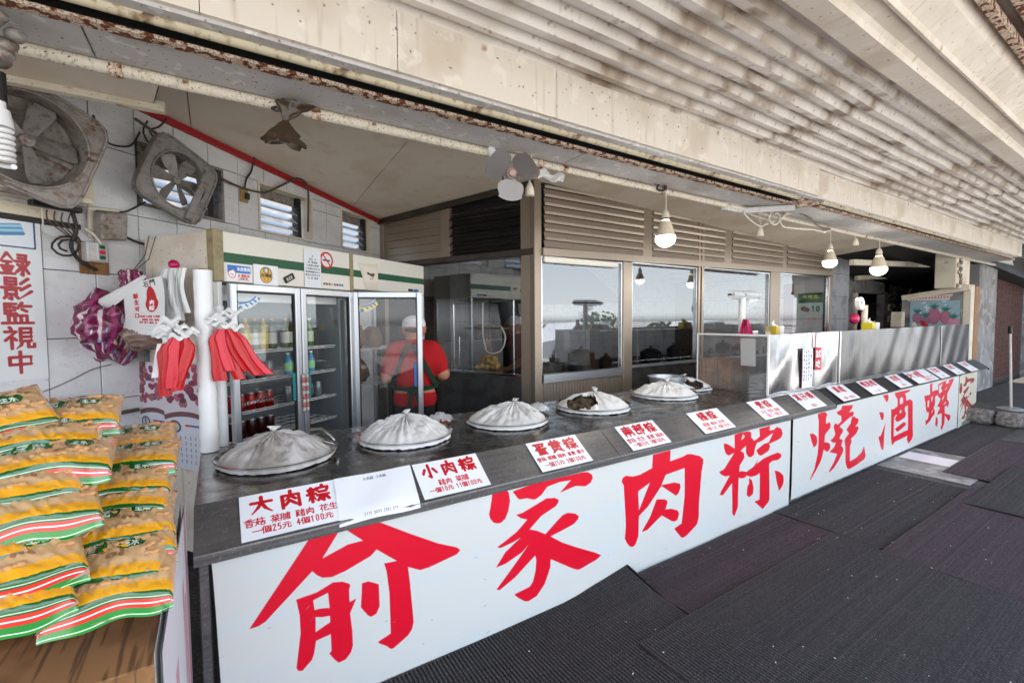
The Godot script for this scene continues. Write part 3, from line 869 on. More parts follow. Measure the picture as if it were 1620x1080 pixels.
func left_wall() -> void:
	var x := frame_of(L_AT, L_DIR)
	var holes := [Rect2(0.012, 2.385, 0.615, 0.42), Rect2(0.95, 2.375, 0.63, 0.43), Rect2(1.99, 2.385, 0.55, 0.42)]
	var b := MB.new()
	for r: Rect2 in minus(minus(minus([Rect2(-3.4, 0, 8.6, 3.3)], holes[0]), holes[1]), holes[2]):
		b.box(V(r.position.x, r.position.y, -0.14), V(r.end.x, r.end.y, -0.006), 0.0, x)
	var wall := structure("left_wall", b, M.grout)
	var sheets := {}
	var g := 0.0025
	for i in range(-6, 11):
		for j in range(0, 8):
			var r := Rect2(i * 0.2535, -0.095 + j * 0.4, 0.2535, 0.4)
			if r.position.x > 0.25 and r.end.y < 1.95 or r.end.y < 0.7 or r.position.x < -0.8 and r.end.y < 0.9:
				continue
			for q: Rect2 in minus(minus(minus([r], holes[0]), holes[1]), holes[2]):
				if q.size.x < 0.02 or q.size.y < 0.02:
					continue
				b = MB.new()
				b.box(V(q.position.x + g, q.position.y + g, -0.004), V(q.end.x - g, q.end.y - g, 0.004 + 0.001 * ((i * 7 + j * 3) % 3)), 0.0015, x)
				part("tile", b, M.tile, wall)
	# old render showing beside the first fan: a timber strip
	b = MB.new()
	b.box(V(-0.34, 2.31, 0.008), V(-0.25, 2.75, 0.02), 0.002, x)
	part("timber_strip", b, M.old_white, wall)
	# red strip under the ceiling
	b = MB.new()
	for s in [[-0.05, 2.9]]:
		var a := x * V(s[0], 0, 0.02)
		var d := x * V(s[1], 0, 0.02)
		a.y = ceil_y(a.x, a.z) - 0.03
		d.y = ceil_y(d.x, d.z) - 0.03
		b.bar(a, d, 0.03, 0.045)
	part("red_strip", b, M.red_paint, wall)
	# three louvred openings
	var labels := ["louvred window behind the tilted square fan", "louvred window with glass slats above the fridge's first doors", "louvred window in the far corner above the fridge"]
	for w in 3:
		var h: Rect2 = holes[w]
		var t := thing("louvre_window", labels[w], "window", x * V(h.position.x + h.size.x / 2, h.position.y, 0), "louvred windows in the tiled wall")
		b = MB.new()
		var e := 0.018
		for q in [[h.position.x, h.position.y, h.end.x, h.position.y + e], [h.position.x, h.end.y - e, h.end.x, h.end.y], [h.position.x, h.position.y + e, h.position.x + e, h.end.y - e], [h.end.x - e, h.position.y + e, h.end.x, h.end.y - e]]:
			b.box(V(q[0], q[1], -0.135), V(q[2], q[3], 0.012), 0.0, x)
		part("frame", b, M.old_white if w else M.fan_metal, t)
		var x0 := h.position.x + 0.03
		var x1 := h.end.x - (0.13 if w == 1 else 0.09)
		b = MB.new()
		b.box(V(x1 + 0.004, h.position.y + e, -0.13), V(x1 + 0.05, h.end.y - e, -0.06), 0.0, x)
		part("side_channel", b, M.dark, t)
		b = MB.new()
		b.box(V(x0 - 0.01, h.end.y - 0.1, -0.12), V(x1, h.end.y - e, -0.1), 0.0, x)
		part("head_panel", b, M.fan_dirty, t)
		for k in 4:
			b = MB.new()
			var y := h.position.y + 0.045 + k * 0.075
			b.box(V(x0, -0.05, -0.003), V(x1, 0.05, 0.003), 0.0, x * Transform3D(Basis(Vector3.RIGHT, -0.9), V(0, y, -0.095)))
			part("slat", b, M.louvre_glass, t)


func overhead() -> void:
	# soffit boards
	var b := MB.new()
	b.box(V(-4, 2.64, -2.47), V(14, 2.66, -2.345))
	b.box(V(-4, 2.66, -2.40), V(14, 3.32, -2.36))
	var so := structure("soffit", b, M.paint_grey)
	var cuts := [[-4.0, -0.36], [-0.355, 1.9], [1.905, 4.3]]
	for q in cuts:
		b = MB.new()
		b.box(V(q[0], 2.6, -2.345), V(q[1], 2.625, -2.1), 0.003)
		part("soffit_board", b, M.paint_grey, so)
	for q in [[4.45, 7.4], [7.405, 12.0]]:
		b = MB.new()
		b.box(V(q[0], 2.585, -2.38), V(q[1], 2.61, -2.0), 0.003)
		part("soffit_board", b, M.paint_grey, so)
	# gutter and rusty flange along the front of the soffit
	var t := thing("roof_gutter", "long rusty gutter running along the edge of the grey soffit boards", "gutter", V(0, 2.6, -2.05))
	var ragged := func(q: MB, x0: float, x1: float, y0: float, y1: float, z0: float, z1: float, wob: float, seed_: int) -> void:
		var f := FastNoiseLite.new()
		f.seed = seed_
		f.frequency = 3.0
		var n := int((x1 - x0) / 0.12)
		var ring := func(xx: float) -> Array:
			var o := f.get_noise_1d(xx) * wob
			var o2 := f.get_noise_1d(xx + 50.0) * wob
			return [V(xx, y0 + o, z0 + o2), V(xx, y0 + o, z1), V(xx, y1, z1), V(xx, y1, z0 + o2)]
		for i in n:
			var a: Array = ring.call(lerpf(x0, x1, float(i) / n))
			var d: Array = ring.call(lerpf(x0, x1, float(i + 1) / n))
			var mid: Vector3 = (a[0] + a[2] + d[0] + d[2]) / 4.0
			for k in 4:
				q.face([a[k], a[(k + 1) % 4], d[(k + 1) % 4], d[k]], mid)
	b = MB.new()
	ragged.call(b, -4.0, 4.25, 2.59, 2.603, -2.102, -2.052, 0.006, 5)
	ragged.call(b, 4.5, 11.6, 2.575, 2.588, -2.0, -1.955, 0.006, 7)
	part("rusted_flange", b, M.rusty, t)
	b = MB.new()
	b.box(V(-4, 2.72, -2.1), V(11.6, 2.73, -1.94))
	b.box(V(-4, 2.626, -2.1), V(4.3, 2.72, -2.09))
	part("gutter_bed", b, M.black, t)
	b = MB.new()
	b.tube([V(-4, 2.618, -1.975), V(0.5, 2.615, -1.975), V(4.25, 2.618, -1.975)], 0.021, 8)
	b.tube([V(4.5, 2.606, -1.925), V(11.6, 2.61, -1.925)], 0.018, 8)
	part("round_rail", b, M.gutter, t)
	b = MB.new()
	ragged.call(b, -4.0, 11.6, 2.618, 2.632, -1.958, -1.906, 0.003, 9)
	part("flat_rail", b, M.paint_grey, t)
	b = MB.new()
	ragged.call(b, -4.0, 2.4, 2.634, 2.646, -1.915, -1.905, 0.003, 11)
	part("bead", b, M.paint, t)
	# painted beam above the gutter, in butted lengths
	t = thing("fascia_beam", "cream painted beam with peeling rust spots above the gutter", "beam", V(0, 2.65, -1.93))
	for q in [[-4.0, -0.02], [-0.017, 0.66], [0.663, 1.5], [1.503, 4.35], [4.352, 12.0]]:
		b = MB.new()
		var back := 0.035 if q[0] > 4.0 else 0.0
		ragged.call(b, q[0], q[1], 2.632, 2.875, -1.945 - back, -1.885 - back, 0.002, int(q[0] * 7))
		part("beam_panel", b, M.paint, t)
	# broken end of the first beam and the bracket below it
	b = MB.new()
	b.bar(V(4.3, 2.61, -2.2), V(4.52, 2.62, -1.96), 0.06, 0.07, Vector3.UP, 0.01)
	part("broken_end", b, M.rusty, t)
	var br := thing("steel_bracket", "short grey angle bracket under the soffit beside the beam's broken end", "bracket", V(4.1, 2.56, -2.3))
	b = MB.new()
	b.box(V(3.7, 2.53, -2.37), V(3.98, 2.6, -2.34), 0.002)
	b.bar(V(3.96, 2.55, -2.35), V(4.35, 2.57, -2.08), 0.03, 0.05, Vector3.UP, 0.004)
	part("angle", b, M.paint_grey, br)
	# the ribbed awning
	t = thing("awning", "wide ribbed cream metal awning with brown stains along its ribs", "awning", V(4, 2.9, -1.2))
	var prof := []
	var z := -1.93
	while z < -0.99:
		for p in [[0.0, 2.872], [0.034, 2.868], [0.044, 2.892], [0.052, 2.912], [0.084, 2.912], [0.096, 2.888], [0.104, 2.876]]:
			prof.append(Vector2(z + p[0], p[1]))
		z += 0.118
	var f2 := FastNoiseLite.new()
	f2.seed = 31
	f2.frequency = 0.8
	var sheet := func(q: MB, pr: Array, x0: float, x1: float, n: int, wob: float) -> void:
		for i in pr.size() - 1:
			for k in n:
				var c := []
				for e in [[i, k], [i + 1, k], [i + 1, k + 1], [i, k + 1]]:
					var xx := lerpf(x0, x1, float(e[1]) / n)
					var pp: Vector2 = pr[e[0]]
					c.append(V(xx, pp.y + f2.get_noise_2d(xx, pp.x * 3.0) * wob, pp.x + f2.get_noise_2d(xx * 2.0, pp.x + 40.0) * wob * 0.5))
				var m: Vector3 = (c[1] - c[0]).cross(c[3] - c[0]).normalized()
				if m.y > 0.0:
					m = -m
				q.quad(c[0], c[1], c[2], c[3], m)
	for q in [[-4.0, 1.2], [1.18, 5.3], [5.28, 14.5]]:
		b = MB.new()
		sheet.call(b, prof, q[0], q[1], 40, 0.012)
		part("ribbed_sheet", b, M.sheet, t)
	b = MB.new()
	sheet.call(b, [Vector2(-0.99, 2.91), Vector2(-0.972, 2.835), Vector2(-0.96, 2.822), Vector2(-0.86, 2.815), Vector2(-0.853, 2.84), Vector2(-0.84, 2.86)], -4.0, 14.5, 60, 0.008)
	part("edge_board", b, M.paint, t)
	b = MB.new()
	sheet.call(b, [Vector2(-0.84, 2.86), Vector2(-0.77, 2.87), Vector2(-0.765, 2.845), Vector2(-0.752, 2.842), Vector2(-0.745, 2.87), Vector2(-0.66, 2.93), Vector2(-0.62, 3.0)], -4.0, 14.5, 60, 0.004)
	part("smooth_panel", b, M.paint, t)
	b = MB.new()
	b.box(V(-4, 2.94, -0.615), V(14.5, 2.985, -0.58), 0.004)
	part("rusty_angle", b, M.rusty, t)
	b = MB.new()
	b.box(V(-4, 2.96, -0.54), V(14.5, 3.02, -0.5), 0.004)
	part("rusty_angle", b, M.rusty, t)
	b = MB.new()
	b.box(V(-4, 3.04, -1.95), V(14.5, 3.08, -0.3))
	b.box(V(-4, 3.0, -0.43), V(14.5, 3.06, 0.75))
	b.box(V(-4, 2.92, 0.75), V(14.5, 3.1, 0.8))
	part("top_sheet", b, M.sheet, t)
	for i in 3:
		b = MB.new()
		var xx: float = [1.62, 1.72, 1.98][i]
		var zz: float = [-0.87, -0.86, -0.83][i]
		b.grid(4, 2, func(u: float, w: float) -> Vector3: return V(xx + u * 0.07, 2.835 - 0.02 * w - 0.012 * sin(u * 4.0), zz + 0.035 * w))
		part("paint_flake", b, M.old_white, t)
	# dropped panel at the left end, with a timber batten
	t = thing("dropped_panel", "cream ceiling panel with a white wooden batten above the big round fan", "panel", V(-0.6, 2.75, -2.7))
	b = MB.new()
	b.face([V(-1.15, 2.79, -2.4), V(-0.12, 2.79, -2.4), V(-0.25, 2.74, -3.07), V(-0.98, 2.74, -3.07)], V(-0.6, 3.3, -2.7))
	part("panel_board", b, M.board, t)
	b = MB.new()
	b.box(V(-1.02, 2.71, -3.12), V(-0.2, 2.765, -3.065), 0.004)
	part("batten", b, M.old_white, t)
	b = MB.new()
	b.face([V(-0.115, 2.79, -2.4), V(-0.245, 2.74, -3.07), V(-0.245, 3.1, -3.07), V(-0.115, 3.15, -2.4)], V(-0.6, 2.9, -2.7))
	part("side_board", b, M.fan_dirty, t)
	# the hanging pipe
	t = thing("hanging_pipe", "long stained white pipe slung under the soffit with bulbs and wires tied to it", "pipe", V(0, 2.565, -2.37))
	for q in [[-4.0, 0.42], [0.425, 1.75], [1.755, 4.2], [4.205, 8.2], [8.205, 12.5]]:
		b = MB.new()
		b.cyl(V(q[0], 2.575 - q[0] * 0.001, -2.35), V(q[1], 2.575 - q[1] * 0.001, -2.35), 0.026 if q[0] < 1.0 else 0.022, 0.024, 14)
		part("pipe_length", b, M.pipe, t)
	for xx in [-0.3, 0.42, 1.73, 1.93, 2.9, 4.2, 5.6, 6.6]:
		b = MB.new()
		b.cyl(V(xx - 0.02, 2.574, -2.35), V(xx + 0.02, 2.574, -2.35), 0.0285, 0.0285, 14)
		part("rusty_collar", b, M.rusty, t)


func kitchen() -> void:
	# long stainless window wall with louvres
	var t := thing("kitchen_window_wall", "long stainless kitchen wall with brown louvres over wide windows behind the counter", "window wall", V(5.7, 0, WZ))
	var b := MB.new()
	var posts := [[2.575, 2.66, 0.0, 3.02], [3.79, 3.93, 0.0, 2.225], [5.13, 5.17, 0.0, 3.0], [5.20, 5.25, 1.04, 3.0], [6.85, 7.12, 0.9, 2.27], [8.76, 8.83, 0.0, 3.0]]
	for p in posts:
		b = MB.new()
		b.box(V(p[0], p[2], WZ - 0.06), V(p[1], p[3], WZ + 0.02), 0.004)
		part("post", b, M.alloy, t)
	for p in [[4.11, 4.265], [5.69, 5.86], [7.19, 7.31]]:
		b = MB.new()
		b.box(V(p[0], 2.30, WZ - 0.05), V(p[1], 2.96, WZ + 0.012), 0.003)
		part("louvre_post", b, M.alloy, t)
	var rail := func(x0: float, x1: float, y0: float, y1: float, d: float, rise: float) -> MB:
		var q := MB.new()
		var p := []
		for zz in [WZ - 0.05, WZ + d]:
			p.append_array([V(x0, y0 + rise * (x0 - 2.6), zz), V(x1, y0 + rise * (x1 - 2.6), zz), V(x1, y1 + rise * (x1 - 2.6), zz), V(x0, y1 + rise * (x0 - 2.6), zz)])
		var mid: Vector3 = (p[0] + p[6]) / 2.0
		for f in [[0, 1, 2, 3], [4, 5, 6, 7], [0, 1, 5, 4], [1, 2, 6, 5], [2, 3, 7, 6], [3, 0, 4, 7]]:
			q.face([p[f[0]], p[f[1]], p[f[2]], p[f[3]]], mid)
		return q
	part("transom", rail.call(2.66, 8.76, 2.213, 2.285, 0.05, 0.012), M.alloy, t)
	part("head_rail", rail.call(2.575, 8.83, 2.945, 2.965, 0.05, 0.012), M.alloy, t)
	part("head_plate", rail.call(2.575, 9.4, 2.968, 3.2, 0.03, 0.0), M.alloy_dark, t)
	b = rail.call(2.68, 3.78, 0.965, 1.045, 0.022, 0.0)
	part("sill", b, M.alu, t)
	part("sill", rail.call(3.93, 5.13, 1.035, 1.06, 0.022, 0.0), M.alu, t)
	part("sill", rail.call(5.25, 8.76, 1.035, 1.06, 0.022, 0.0), M.alu, t)
	part("lower_panel", rail.call(2.66, 3.79, 0.0, 0.963, -0.01, 0.0), M.alloy, t)
	part("lower_panel", rail.call(3.93, 8.76, 0.0, 1.033, -0.01, 0.0), M.greasy_steel, t)
	b = MB.new()
	for i in 27:
		b.box(V(2.70 + i * 0.04, 0.3, WZ - 0.012), V(2.722 + i * 0.04, 0.955, WZ - 0.002), 0.0015)
	part("reeded_panel", b, M.alloy, t)
	for p in [[2.70, 4.105, 7], [4.27, 5.685, 7], [5.865, 7.185, 7], [7.315, 8.755, 7]]:
		for k in p[2]:
			b = MB.new()
			var y: float = 2.345 + k * 0.083 + (p[0] - 2.6) * 0.009
			var m := Transform3D(Basis(Vector3.RIGHT, -0.16), V(0, y, WZ + 0.005))
			b.box(V(p[0], -0.047, -0.003), V(p[1], 0.02, 0.003), 0.001, m)
			b.box(V(p[0], 0.02, -0.003), V(p[1], 0.046, 0.003), 0.0, m * Transform3D(Basis(Vector3.RIGHT, 0.5), V(0, 0.006, 0.007)))
			part("louvre_slat", b, M.alloy, t)
		b = MB.new()
		b.box(V(p[0], 2.89 + (p[0] - 2.6) * 0.009, WZ - 0.03), V(p[1], 2.95 + (p[0] - 2.6) * 0.012, WZ - 0.005))
		part("louvre_head", b, M.alloy_dark, t)
		b = MB.new()
		b.box(V(p[0] - 0.01, 2.29, WZ - 0.055), V(p[1] + 0.01, 2.95, WZ - 0.045))
		part("louvre_back", b, M.dark, t)
	for p in [[2.66, 3.79, 1.045, 2.22], [3.93, 5.13, 1.06, 2.235], [5.25, 6.85, 1.06, 2.25], [7.12, 8.76, 1.06, 2.27]]:
		b = MB.new()
		b.quad(V(p[0] + 0.004, p[2] + 0.002, WZ - 0.022), V(p[1] - 0.004, p[2] + 0.002, WZ - 0.022), V(p[1] - 0.004, p[3] - 0.002, WZ - 0.022), V(p[0] + 0.004, p[3] - 0.002, WZ - 0.022))
		part("pane", b, M.window_film, t)
		b = MB.new()
		b.box(V(p[0] + 0.001, p[2], WZ - 0.034), V(p[0] + 0.018, p[3], WZ + 0.004), 0.002)
		b.box(V(p[1] - 0.018, p[2], WZ - 0.034), V(p[1] - 0.001, p[3], WZ + 0.004), 0.002)
		b.box(V(p[0] + 0.018, p[3] - 0.018, WZ - 0.034), V(p[1] - 0.018, p[3] - 0.003, WZ + 0.004), 0.002)
		part("pane_frame", b, M.chrome, t)
	b = MB.new()
	b.box(V(2.69, 2.15, WZ - 0.015), V(3.7, 2.212, WZ + 0.03), 0.01)
	part("roller_blind", b, M.cream, t)
	# side partition, running back to the tiled wall
	var x := frame_of(P_AT, P_DIR)
	t = thing("kitchen_side_partition", "angled stainless partition with louvres and a window beside the fridges", "partition", x * V(1.1, 0, 0))
	for p in [[-0.05, 0.075, 0.0, 2.84], [0.98, 1.108, 2.25, 2.86], [2.02, 2.13, 0.0, 2.95], [2.15, 2.2, 0.0, 3.02]]:
		b = MB.new()
		b.box(V(p[0], p[2], -0.05), V(p[1], p[3], 0.012), 0.003, x)
		part("post", b, M.alloy if p[0] < 2.1 else M.alloy_dark, t)
	b = MB.new()
	b.box(V(-0.05, 2.225, -0.05), V(2.19, 2.285, 0.04), 0.004, x)
	part("transom", b, M.alloy_dark, t)
	b = MB.new()
	b.box(V(0.0, 0.0, -0.05), V(2.02, 1.02, -0.01), 0.0, x)
	part("lower_panel", b, M.greasy_steel, t)
	b = MB.new()
	b.box(V(0.0, 1.022, -0.05), V(2.02, 1.045, 0.012), 0.002, x)
	part("sill", b, M.chrome, t)
	b = MB.new()
	b.quad(x * V(0.0, 1.047, -0.022), x * V(2.02, 1.047, -0.022), x * V(2.02, 2.222, -0.022), x * V(0.0, 2.222, -0.022))
	part("pane", b, M.side_film, t)
	var sl := func(s0: float, s1: float, y0: float, n: int, pitch: float, ang: float, m: Material) -> void:
		for k in n:
			var q := MB.new()
			q.box(V(s0, -0.043, -0.003), V(s1, 0.043, 0.003), 0.001, x * Transform3D(Basis(Vector3.RIGHT, ang), V(0, y0 + k * pitch, -0.005)))
			part("louvre_slat", q, m, t)
	sl.call(0.08, 0.975, 2.33, 6, 0.086, -0.12, M.alloy)
	sl.call(1.112, 2.015, 2.34, 5, 0.088, -0.95, M.alloy_dark)
	b = MB.new()
	b.box(V(0.0, 2.285, -0.049), V(2.02, 2.9, -0.04), 0.0, x)
	part("louvre_back", b, M.black, t)
	# plain head panels under the slope, and the dark trim along the ceiling
	b = MB.new()
	var top := func(s: float) -> float:
		var p := x * V(s, 0, 0)
		return ceil_y(p.x, p.z) - 0.005
	b.poly(PackedVector2Array([Vector2(0.076, 2.80), Vector2(0.98, 2.80), Vector2(0.98, top.call(0.98)), Vector2(0.076, top.call(0.076))]), x * Transform3D(Basis.IDENTITY, V(0, 0, -0.03)), 0.03)
	part("head_panel", b, M.alloy, t)
	b = MB.new()
	b.poly(PackedVector2Array([Vector2(1.109, 2.74), Vector2(2.02, 2.74), Vector2(2.02, top.call(2.02)), Vector2(0.982, top.call(0.982)), Vector2(0.982, 2.865), Vector2(1.109, 2.865)]), x * Transform3D(Basis.IDENTITY, V(0, 0, -0.03)), 0.03)
	part("head_panel", b, M.alloy, t)
	b = MB.new()
	b.bar(x * V(-0.08, top.call(-0.08) - 0.03, 0.03), x * V(2.18, top.call(2.18) - 0.03, 0.03), 0.05, 0.06)
	part("ceiling_trim", b, M.alloy_dark, t)


# ---------------------------------------------------------------- counter, banners, cards, trays

const TOP := 0.905          # height of the counter top
const FOLD := -2.07         # where the top folds down into the sloping apron
const LIP := -1.90


func counter() -> void:
	var t := thing("steel_counter", "long low stainless steel counter with a sloping front edge", "counter", V(4.9, 0, -2.4))
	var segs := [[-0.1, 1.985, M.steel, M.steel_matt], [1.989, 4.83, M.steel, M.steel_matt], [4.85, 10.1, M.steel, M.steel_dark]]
	var f := FastNoiseLite.new()
	f.frequency = 0.9
	for s in segs:
		var b := MB.new()
		b.box(V(s[0], TOP - 0.03, -3.02), V(s[1], TOP, FOLD), 0.003)
		part("counter_top", b, s[2], t)
		b = MB.new()
		var n := 24
		var prof := [Vector2(FOLD, TOP), Vector2(LIP - 0.006, 0.786), Vector2(LIP, 0.782), Vector2(LIP + 0.001, 0.776), Vector2(LIP, 0.742), Vector2(LIP - 0.03, 0.74), Vector2(LIP - 0.03, 0.745)]
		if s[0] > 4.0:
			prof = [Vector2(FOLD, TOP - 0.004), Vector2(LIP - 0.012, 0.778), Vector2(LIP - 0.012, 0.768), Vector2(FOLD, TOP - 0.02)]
		for i in prof.size() - 1:
			for k in n:
				var c := []
				for e in [[i, k], [i + 1, k], [i + 1, k + 1], [i, k + 1]]:
					var xx := lerpf(s[0], s[1], float(e[1]) / n)
					var w := f.get_noise_1d(xx) * 0.006 * clampf((prof[e[0]].x - FOLD) * 9.0, 0.0, 1.0)
					c.append(V(xx, prof[e[0]].y + w, prof[e[0]].x + w * 0.5))
				b.quad(c[0], c[1], c[2], c[3])
		part("apron", b, s[3], t)
		b = MB.new()
		for e in [s[0], s[1]]:
			b.face([V(e, TOP - 0.005, FOLD), V(e, 0.78, LIP - 0.003), V(e, 0.745, LIP - 0.003), V(e, TOP - 0.03, FOLD - 0.02)], V((s[0] + s[1]) / 2.0, 0.8, -2.0))
		part("apron_end", b, s[3], t)
	var b := MB.new()
	b.box(V(-0.06, 0.06, -2.95), V(9.9, TOP - 0.032, -2.08))
	part("body", b, M.greasy_steel, t)
	b = MB.new()
	b.box(V(-0.09, 0.0, -1.99), V(-0.055, 0.74, -1.945), 0.004)
	part("corner_post", b, M.steel_matt, t)
	b = MB.new()
	b.box(V(-0.05, 0.0, -1.97), V(9.8, 0.045, -1.95))
	part("kick_board", b, M.stone, t)
	b = MB.new()
	b.box(V(4.0, 0.04, -1.965), V(4.06, 0.74, -1.94))
	part("middle_post", b, M.rusty, t)


func banner_mat(w: int, h: int, x0: float, wide: float, y_top: float, tall: float, names: Array, pale := false) -> StandardMaterial3D:
	var im := paper(w, h, Color(0.83, 0.83, 0.8) if not pale else Color(0.86, 0.84, 0.74))
	var stain := FastNoiseLite.new()
	stain.seed = int(x0 * 10)
	stain.frequency = 0.006
	stain.fractal_octaves = 4
	for y in h:
		for x in w:
			var q: float = stain.get_noise_2d(x * 0.35, y * 1.6)
			var low: float = clampf((float(y) / h - 0.75) * 2.0, 0.0, 1.0) * (0.5 + q)
			if q > 0.18 or low > 0.0:
				var k := im.get_pixel(x, y)
				k = k.lerp(Color(0.8, 0.84, 0.84), clampf((q - 0.18) * 1.6, 0.0, 0.5))
				im.set_pixel(x, y, k.lerp(Color(0.72, 0.75, 0.75), low * 0.45))
	for nm in names:
		var polys := []
		var lo := 1e9
		for s in String(BRUSHED[nm]).split("|"):
			var fl := s.split_floats(" ")
			var q := PackedVector2Array()
			for i in range(0, fl.size(), 2):
				var mx := fl[i] * 0.003
				if nm == "jia2":
					mx += x0
				q.append(Vector2((mx - x0) / wide * w, (y_top - fl[i + 1] * 0.003) / tall * h))
			polys.append(q)
		ink_polys(im, polys, Color(0.86, 0.06, 0.17) if not pale else Color(0.62, 0.06, 0.1))
	# scuffs
	var r := RandomNumberGenerator.new()
	r.seed = int(x0 * 100) + 3
	for i in int(wide * 12):
		var p := Vector2(r.randf() * w, h * (0.3 + 0.7 * r.randf()))
		ink_line(im, p, p + Vector2(r.randf_range(-12, 12), r.randf_range(-6, 6)), 0.5, 0.3, Color(0.5, 0.5, 0.5) if i % 3 else Color(0.75, 0.72, 0.66))
	if pale:
		for i in 30:
			var p := Vector2(w * r.randf(), h * (0.5 + 0.5 * r.randf()))
			ink_line(im, p, p + Vector2(r.randf_range(-20, 20), r.randf_range(-20, 20)), 3.0, 1.5, Color(0.83, 0.78, 0.64))
	return print_mat(im, 0.32)


func hang(called: String, label: String, x0: float, x1: float, y0: float, y1: float, z0: float, z1: float, m: Material, cut := 0.0) -> void:
	var b := MB.new()
	var f := FastNoiseLite.new()
	f.frequency = 0.7
	f.seed = int(x0 * 31)
	b.grid(60, 10, func(u: float, w: float) -> Vector3:
		var xx := lerpf(x0 + cut * (1.0 - pow(w, 0.7)) * -1.0 * (1.0 - u), x1, u)
		return V(xx, lerpf(y1, y0, w), lerpf(z0, z1, u) + f.get_noise_2d(xx * 2.0, w * 1.5) * 0.006 * w))
	single(called, b, m, label, "banner", "banners along the counter front")


func banners() -> void:
	hang("banner", "first white banner with four huge red characters from the low corner post on", -0.03, 4.03, 0.0, 0.765, -1.922, -1.918, banner_mat(2048, 386, -0.03, 4.06, 0.765, 0.765, ["yu", "jia", "rou", "zong"]), 0.02)
	hang("banner", "second white banner with three red characters under the dark card ledge", 4.065, 8.63, 0.04, 0.765, -1.916, -1.916, banner_mat(1300, 206, 4.065, 4.565, 0.765, 0.725, ["shao", "jiu", "luo"]))
	hang("banner", "short yellowed banner with one faded red character at the counter's far end", 8.65, 10.42, 0.02, 0.755, -1.915, -2.097, banner_mat(512, 212, 8.65, 1.78, 0.755, 0.735, ["jia2"], true))


func card_mat(title: String, lines: Array, w := 384, h := 232, wide := false) -> StandardMaterial3D:
	var im := paper(w, h, Color(0.92, 0.925, 0.93))
	var red := Color(0.76, 0.05, 0.12)
	if title == "":
		var grey_ink := Color(0.3, 0.3, 0.34)
		ink_text(im, lines[0], w * 0.5, h * 0.08, 17, 1, 0.8, grey_ink)
		ink_text(im, lines[1], w * 0.5, h * 0.86, 15, 1, 0.8, grey_ink)
		return print_mat(im, 0.25)
	var big := h * (0.4 if not wide else 0.5)
	ink_text(im, title, w * (0.5 if not wide else 0.3), h * 0.07, big, w * 0.05, h * 0.027, red, 0.55)
	var size := h * 0.165
	for i in lines.size():
		ink_text(im, lines[i], w * (0.5 if not wide else 0.66), h * (0.55 + 0.2 * i), minf(size, w * 0.92 / maxf(lines[i].length() * 0.86, 4.0)), 0.5, h * 0.0095, red)
	return print_mat(im, 0.3)


func cards() -> void:
	var slope := Vector3(0, TOP - 0.784, FOLD - (LIP - 0.003))
	var len_ := slope.length()
	var y := slope / len_
	var n := Vector3.RIGHT.cross(y)
	var rows := [
		[0.045, 0.36, "大肉粽", ["香菇 菜脯 豬肉 花生", "一個25元 4個100元"], "first white price card, at the counter's low corner, with three big red characters", 0.0],
		[0.40, 0.345, "", ["大肉粽 小肉粽", "2775 0893 2001 079"], "creased white payment sheet with small grey print between the first price cards", 0.03],
		[0.755, 0.345, "小肉粽", ["豬肉 菜脯", "一個10元 11個100元"], "white price card for small dumplings right after the payment sheet", 0.0],
		[1.415, 0.36, "蛋黃粽", ["香菇 菜脯 豬肉 蛋黃 栗子", "一個35元 3個100元"], "white price card just before the joint in the counter", 0.0],
		[2.105, 0.36, "南部粽", ["香菇 花生 蛋黃 豬肉", "一個35元 3個100元"], "white price card just after the joint in the counter", 0.0],
		[2.83, 0.37, "粿粽", ["菜脯 蝦米 絞肉", "一個15元 8個100元"], "white price card with two red characters in front of the fifth covered tray", 0.0],
		[3.605, 0.37, "素粽", ["花生 香菇 菜脯", "1個25 4個100"], "white price card just before the corner of the steel display case", 0.0],
		[4.28, 0.375, "草仔粿", ["", "1個10"], "last price card on the pale steel ledge, faded, by the paper lists", 0.0],
		[5.0, 0.37, "鳳螺", ["", "一個小 大個100"], "first price card on the dark ledge, with two slim characters", 0.0],
		[5.685, 0.39, "燒酒螺", ["", "小 大100"], "second price card on the dark ledge, with bold red characters", 0.0],
		[6.44, 0.38, "酒螺", ["小 元", "大個100"], "third price card on the dark ledge, with small scattered print", 0.0],
		[7.02, 0.74, "大螺", ["小螺100 元", "大螺200 元"], "double width price card on the dark ledge", 0.0],
		[7.84, 0.37, "花螺", ["", "100元"], "narrow price card butted against the double width card", 0.0],
		[8.5, 0.37, "鳳螺", ["", "100元"], "price card last but one on the dark ledge", 0.0],
		[9.16, 0.38, "石螺", ["", "100元"], "price card at the far end of the dark ledge", 0.0],
	]
	for i in rows.size():
		var r: Array = rows[i]
		var b := MB.new()
		var lift: float = 0.0035
		var wob: float = 0.012 if i == 1 else 0.002
		var over: float = r[5]
		b.grid(8, 6, func(u: float, w: float) -> Vector3:
			var s := lerpf(len_ * 0.985, len_ * 0.02 - over, w)
			var p := V(r[0] + u * r[1] - over * 0.5 * w, 0.784, LIP - 0.003) + y * s + n * lift
			if s < 0.0:
				p = V(p.x, 0.784 + s * 0.8, LIP + 0.006)
			return p + n * wob * (0.5 + 0.5 * sin(u * 7.0 + w * 4.0 + i)) * (0.4 + w * 0.6))
		single("price_card" if i != 1 else "payment_sheet", b, card_mat(r[2], r[3], 384 if i < 8 else 256, 232 if i < 8 else 150, i == 11), r[4], "price card" if i != 1 else "paper sheet", "price cards on the counter's sloping edge" if i != 1 else "")


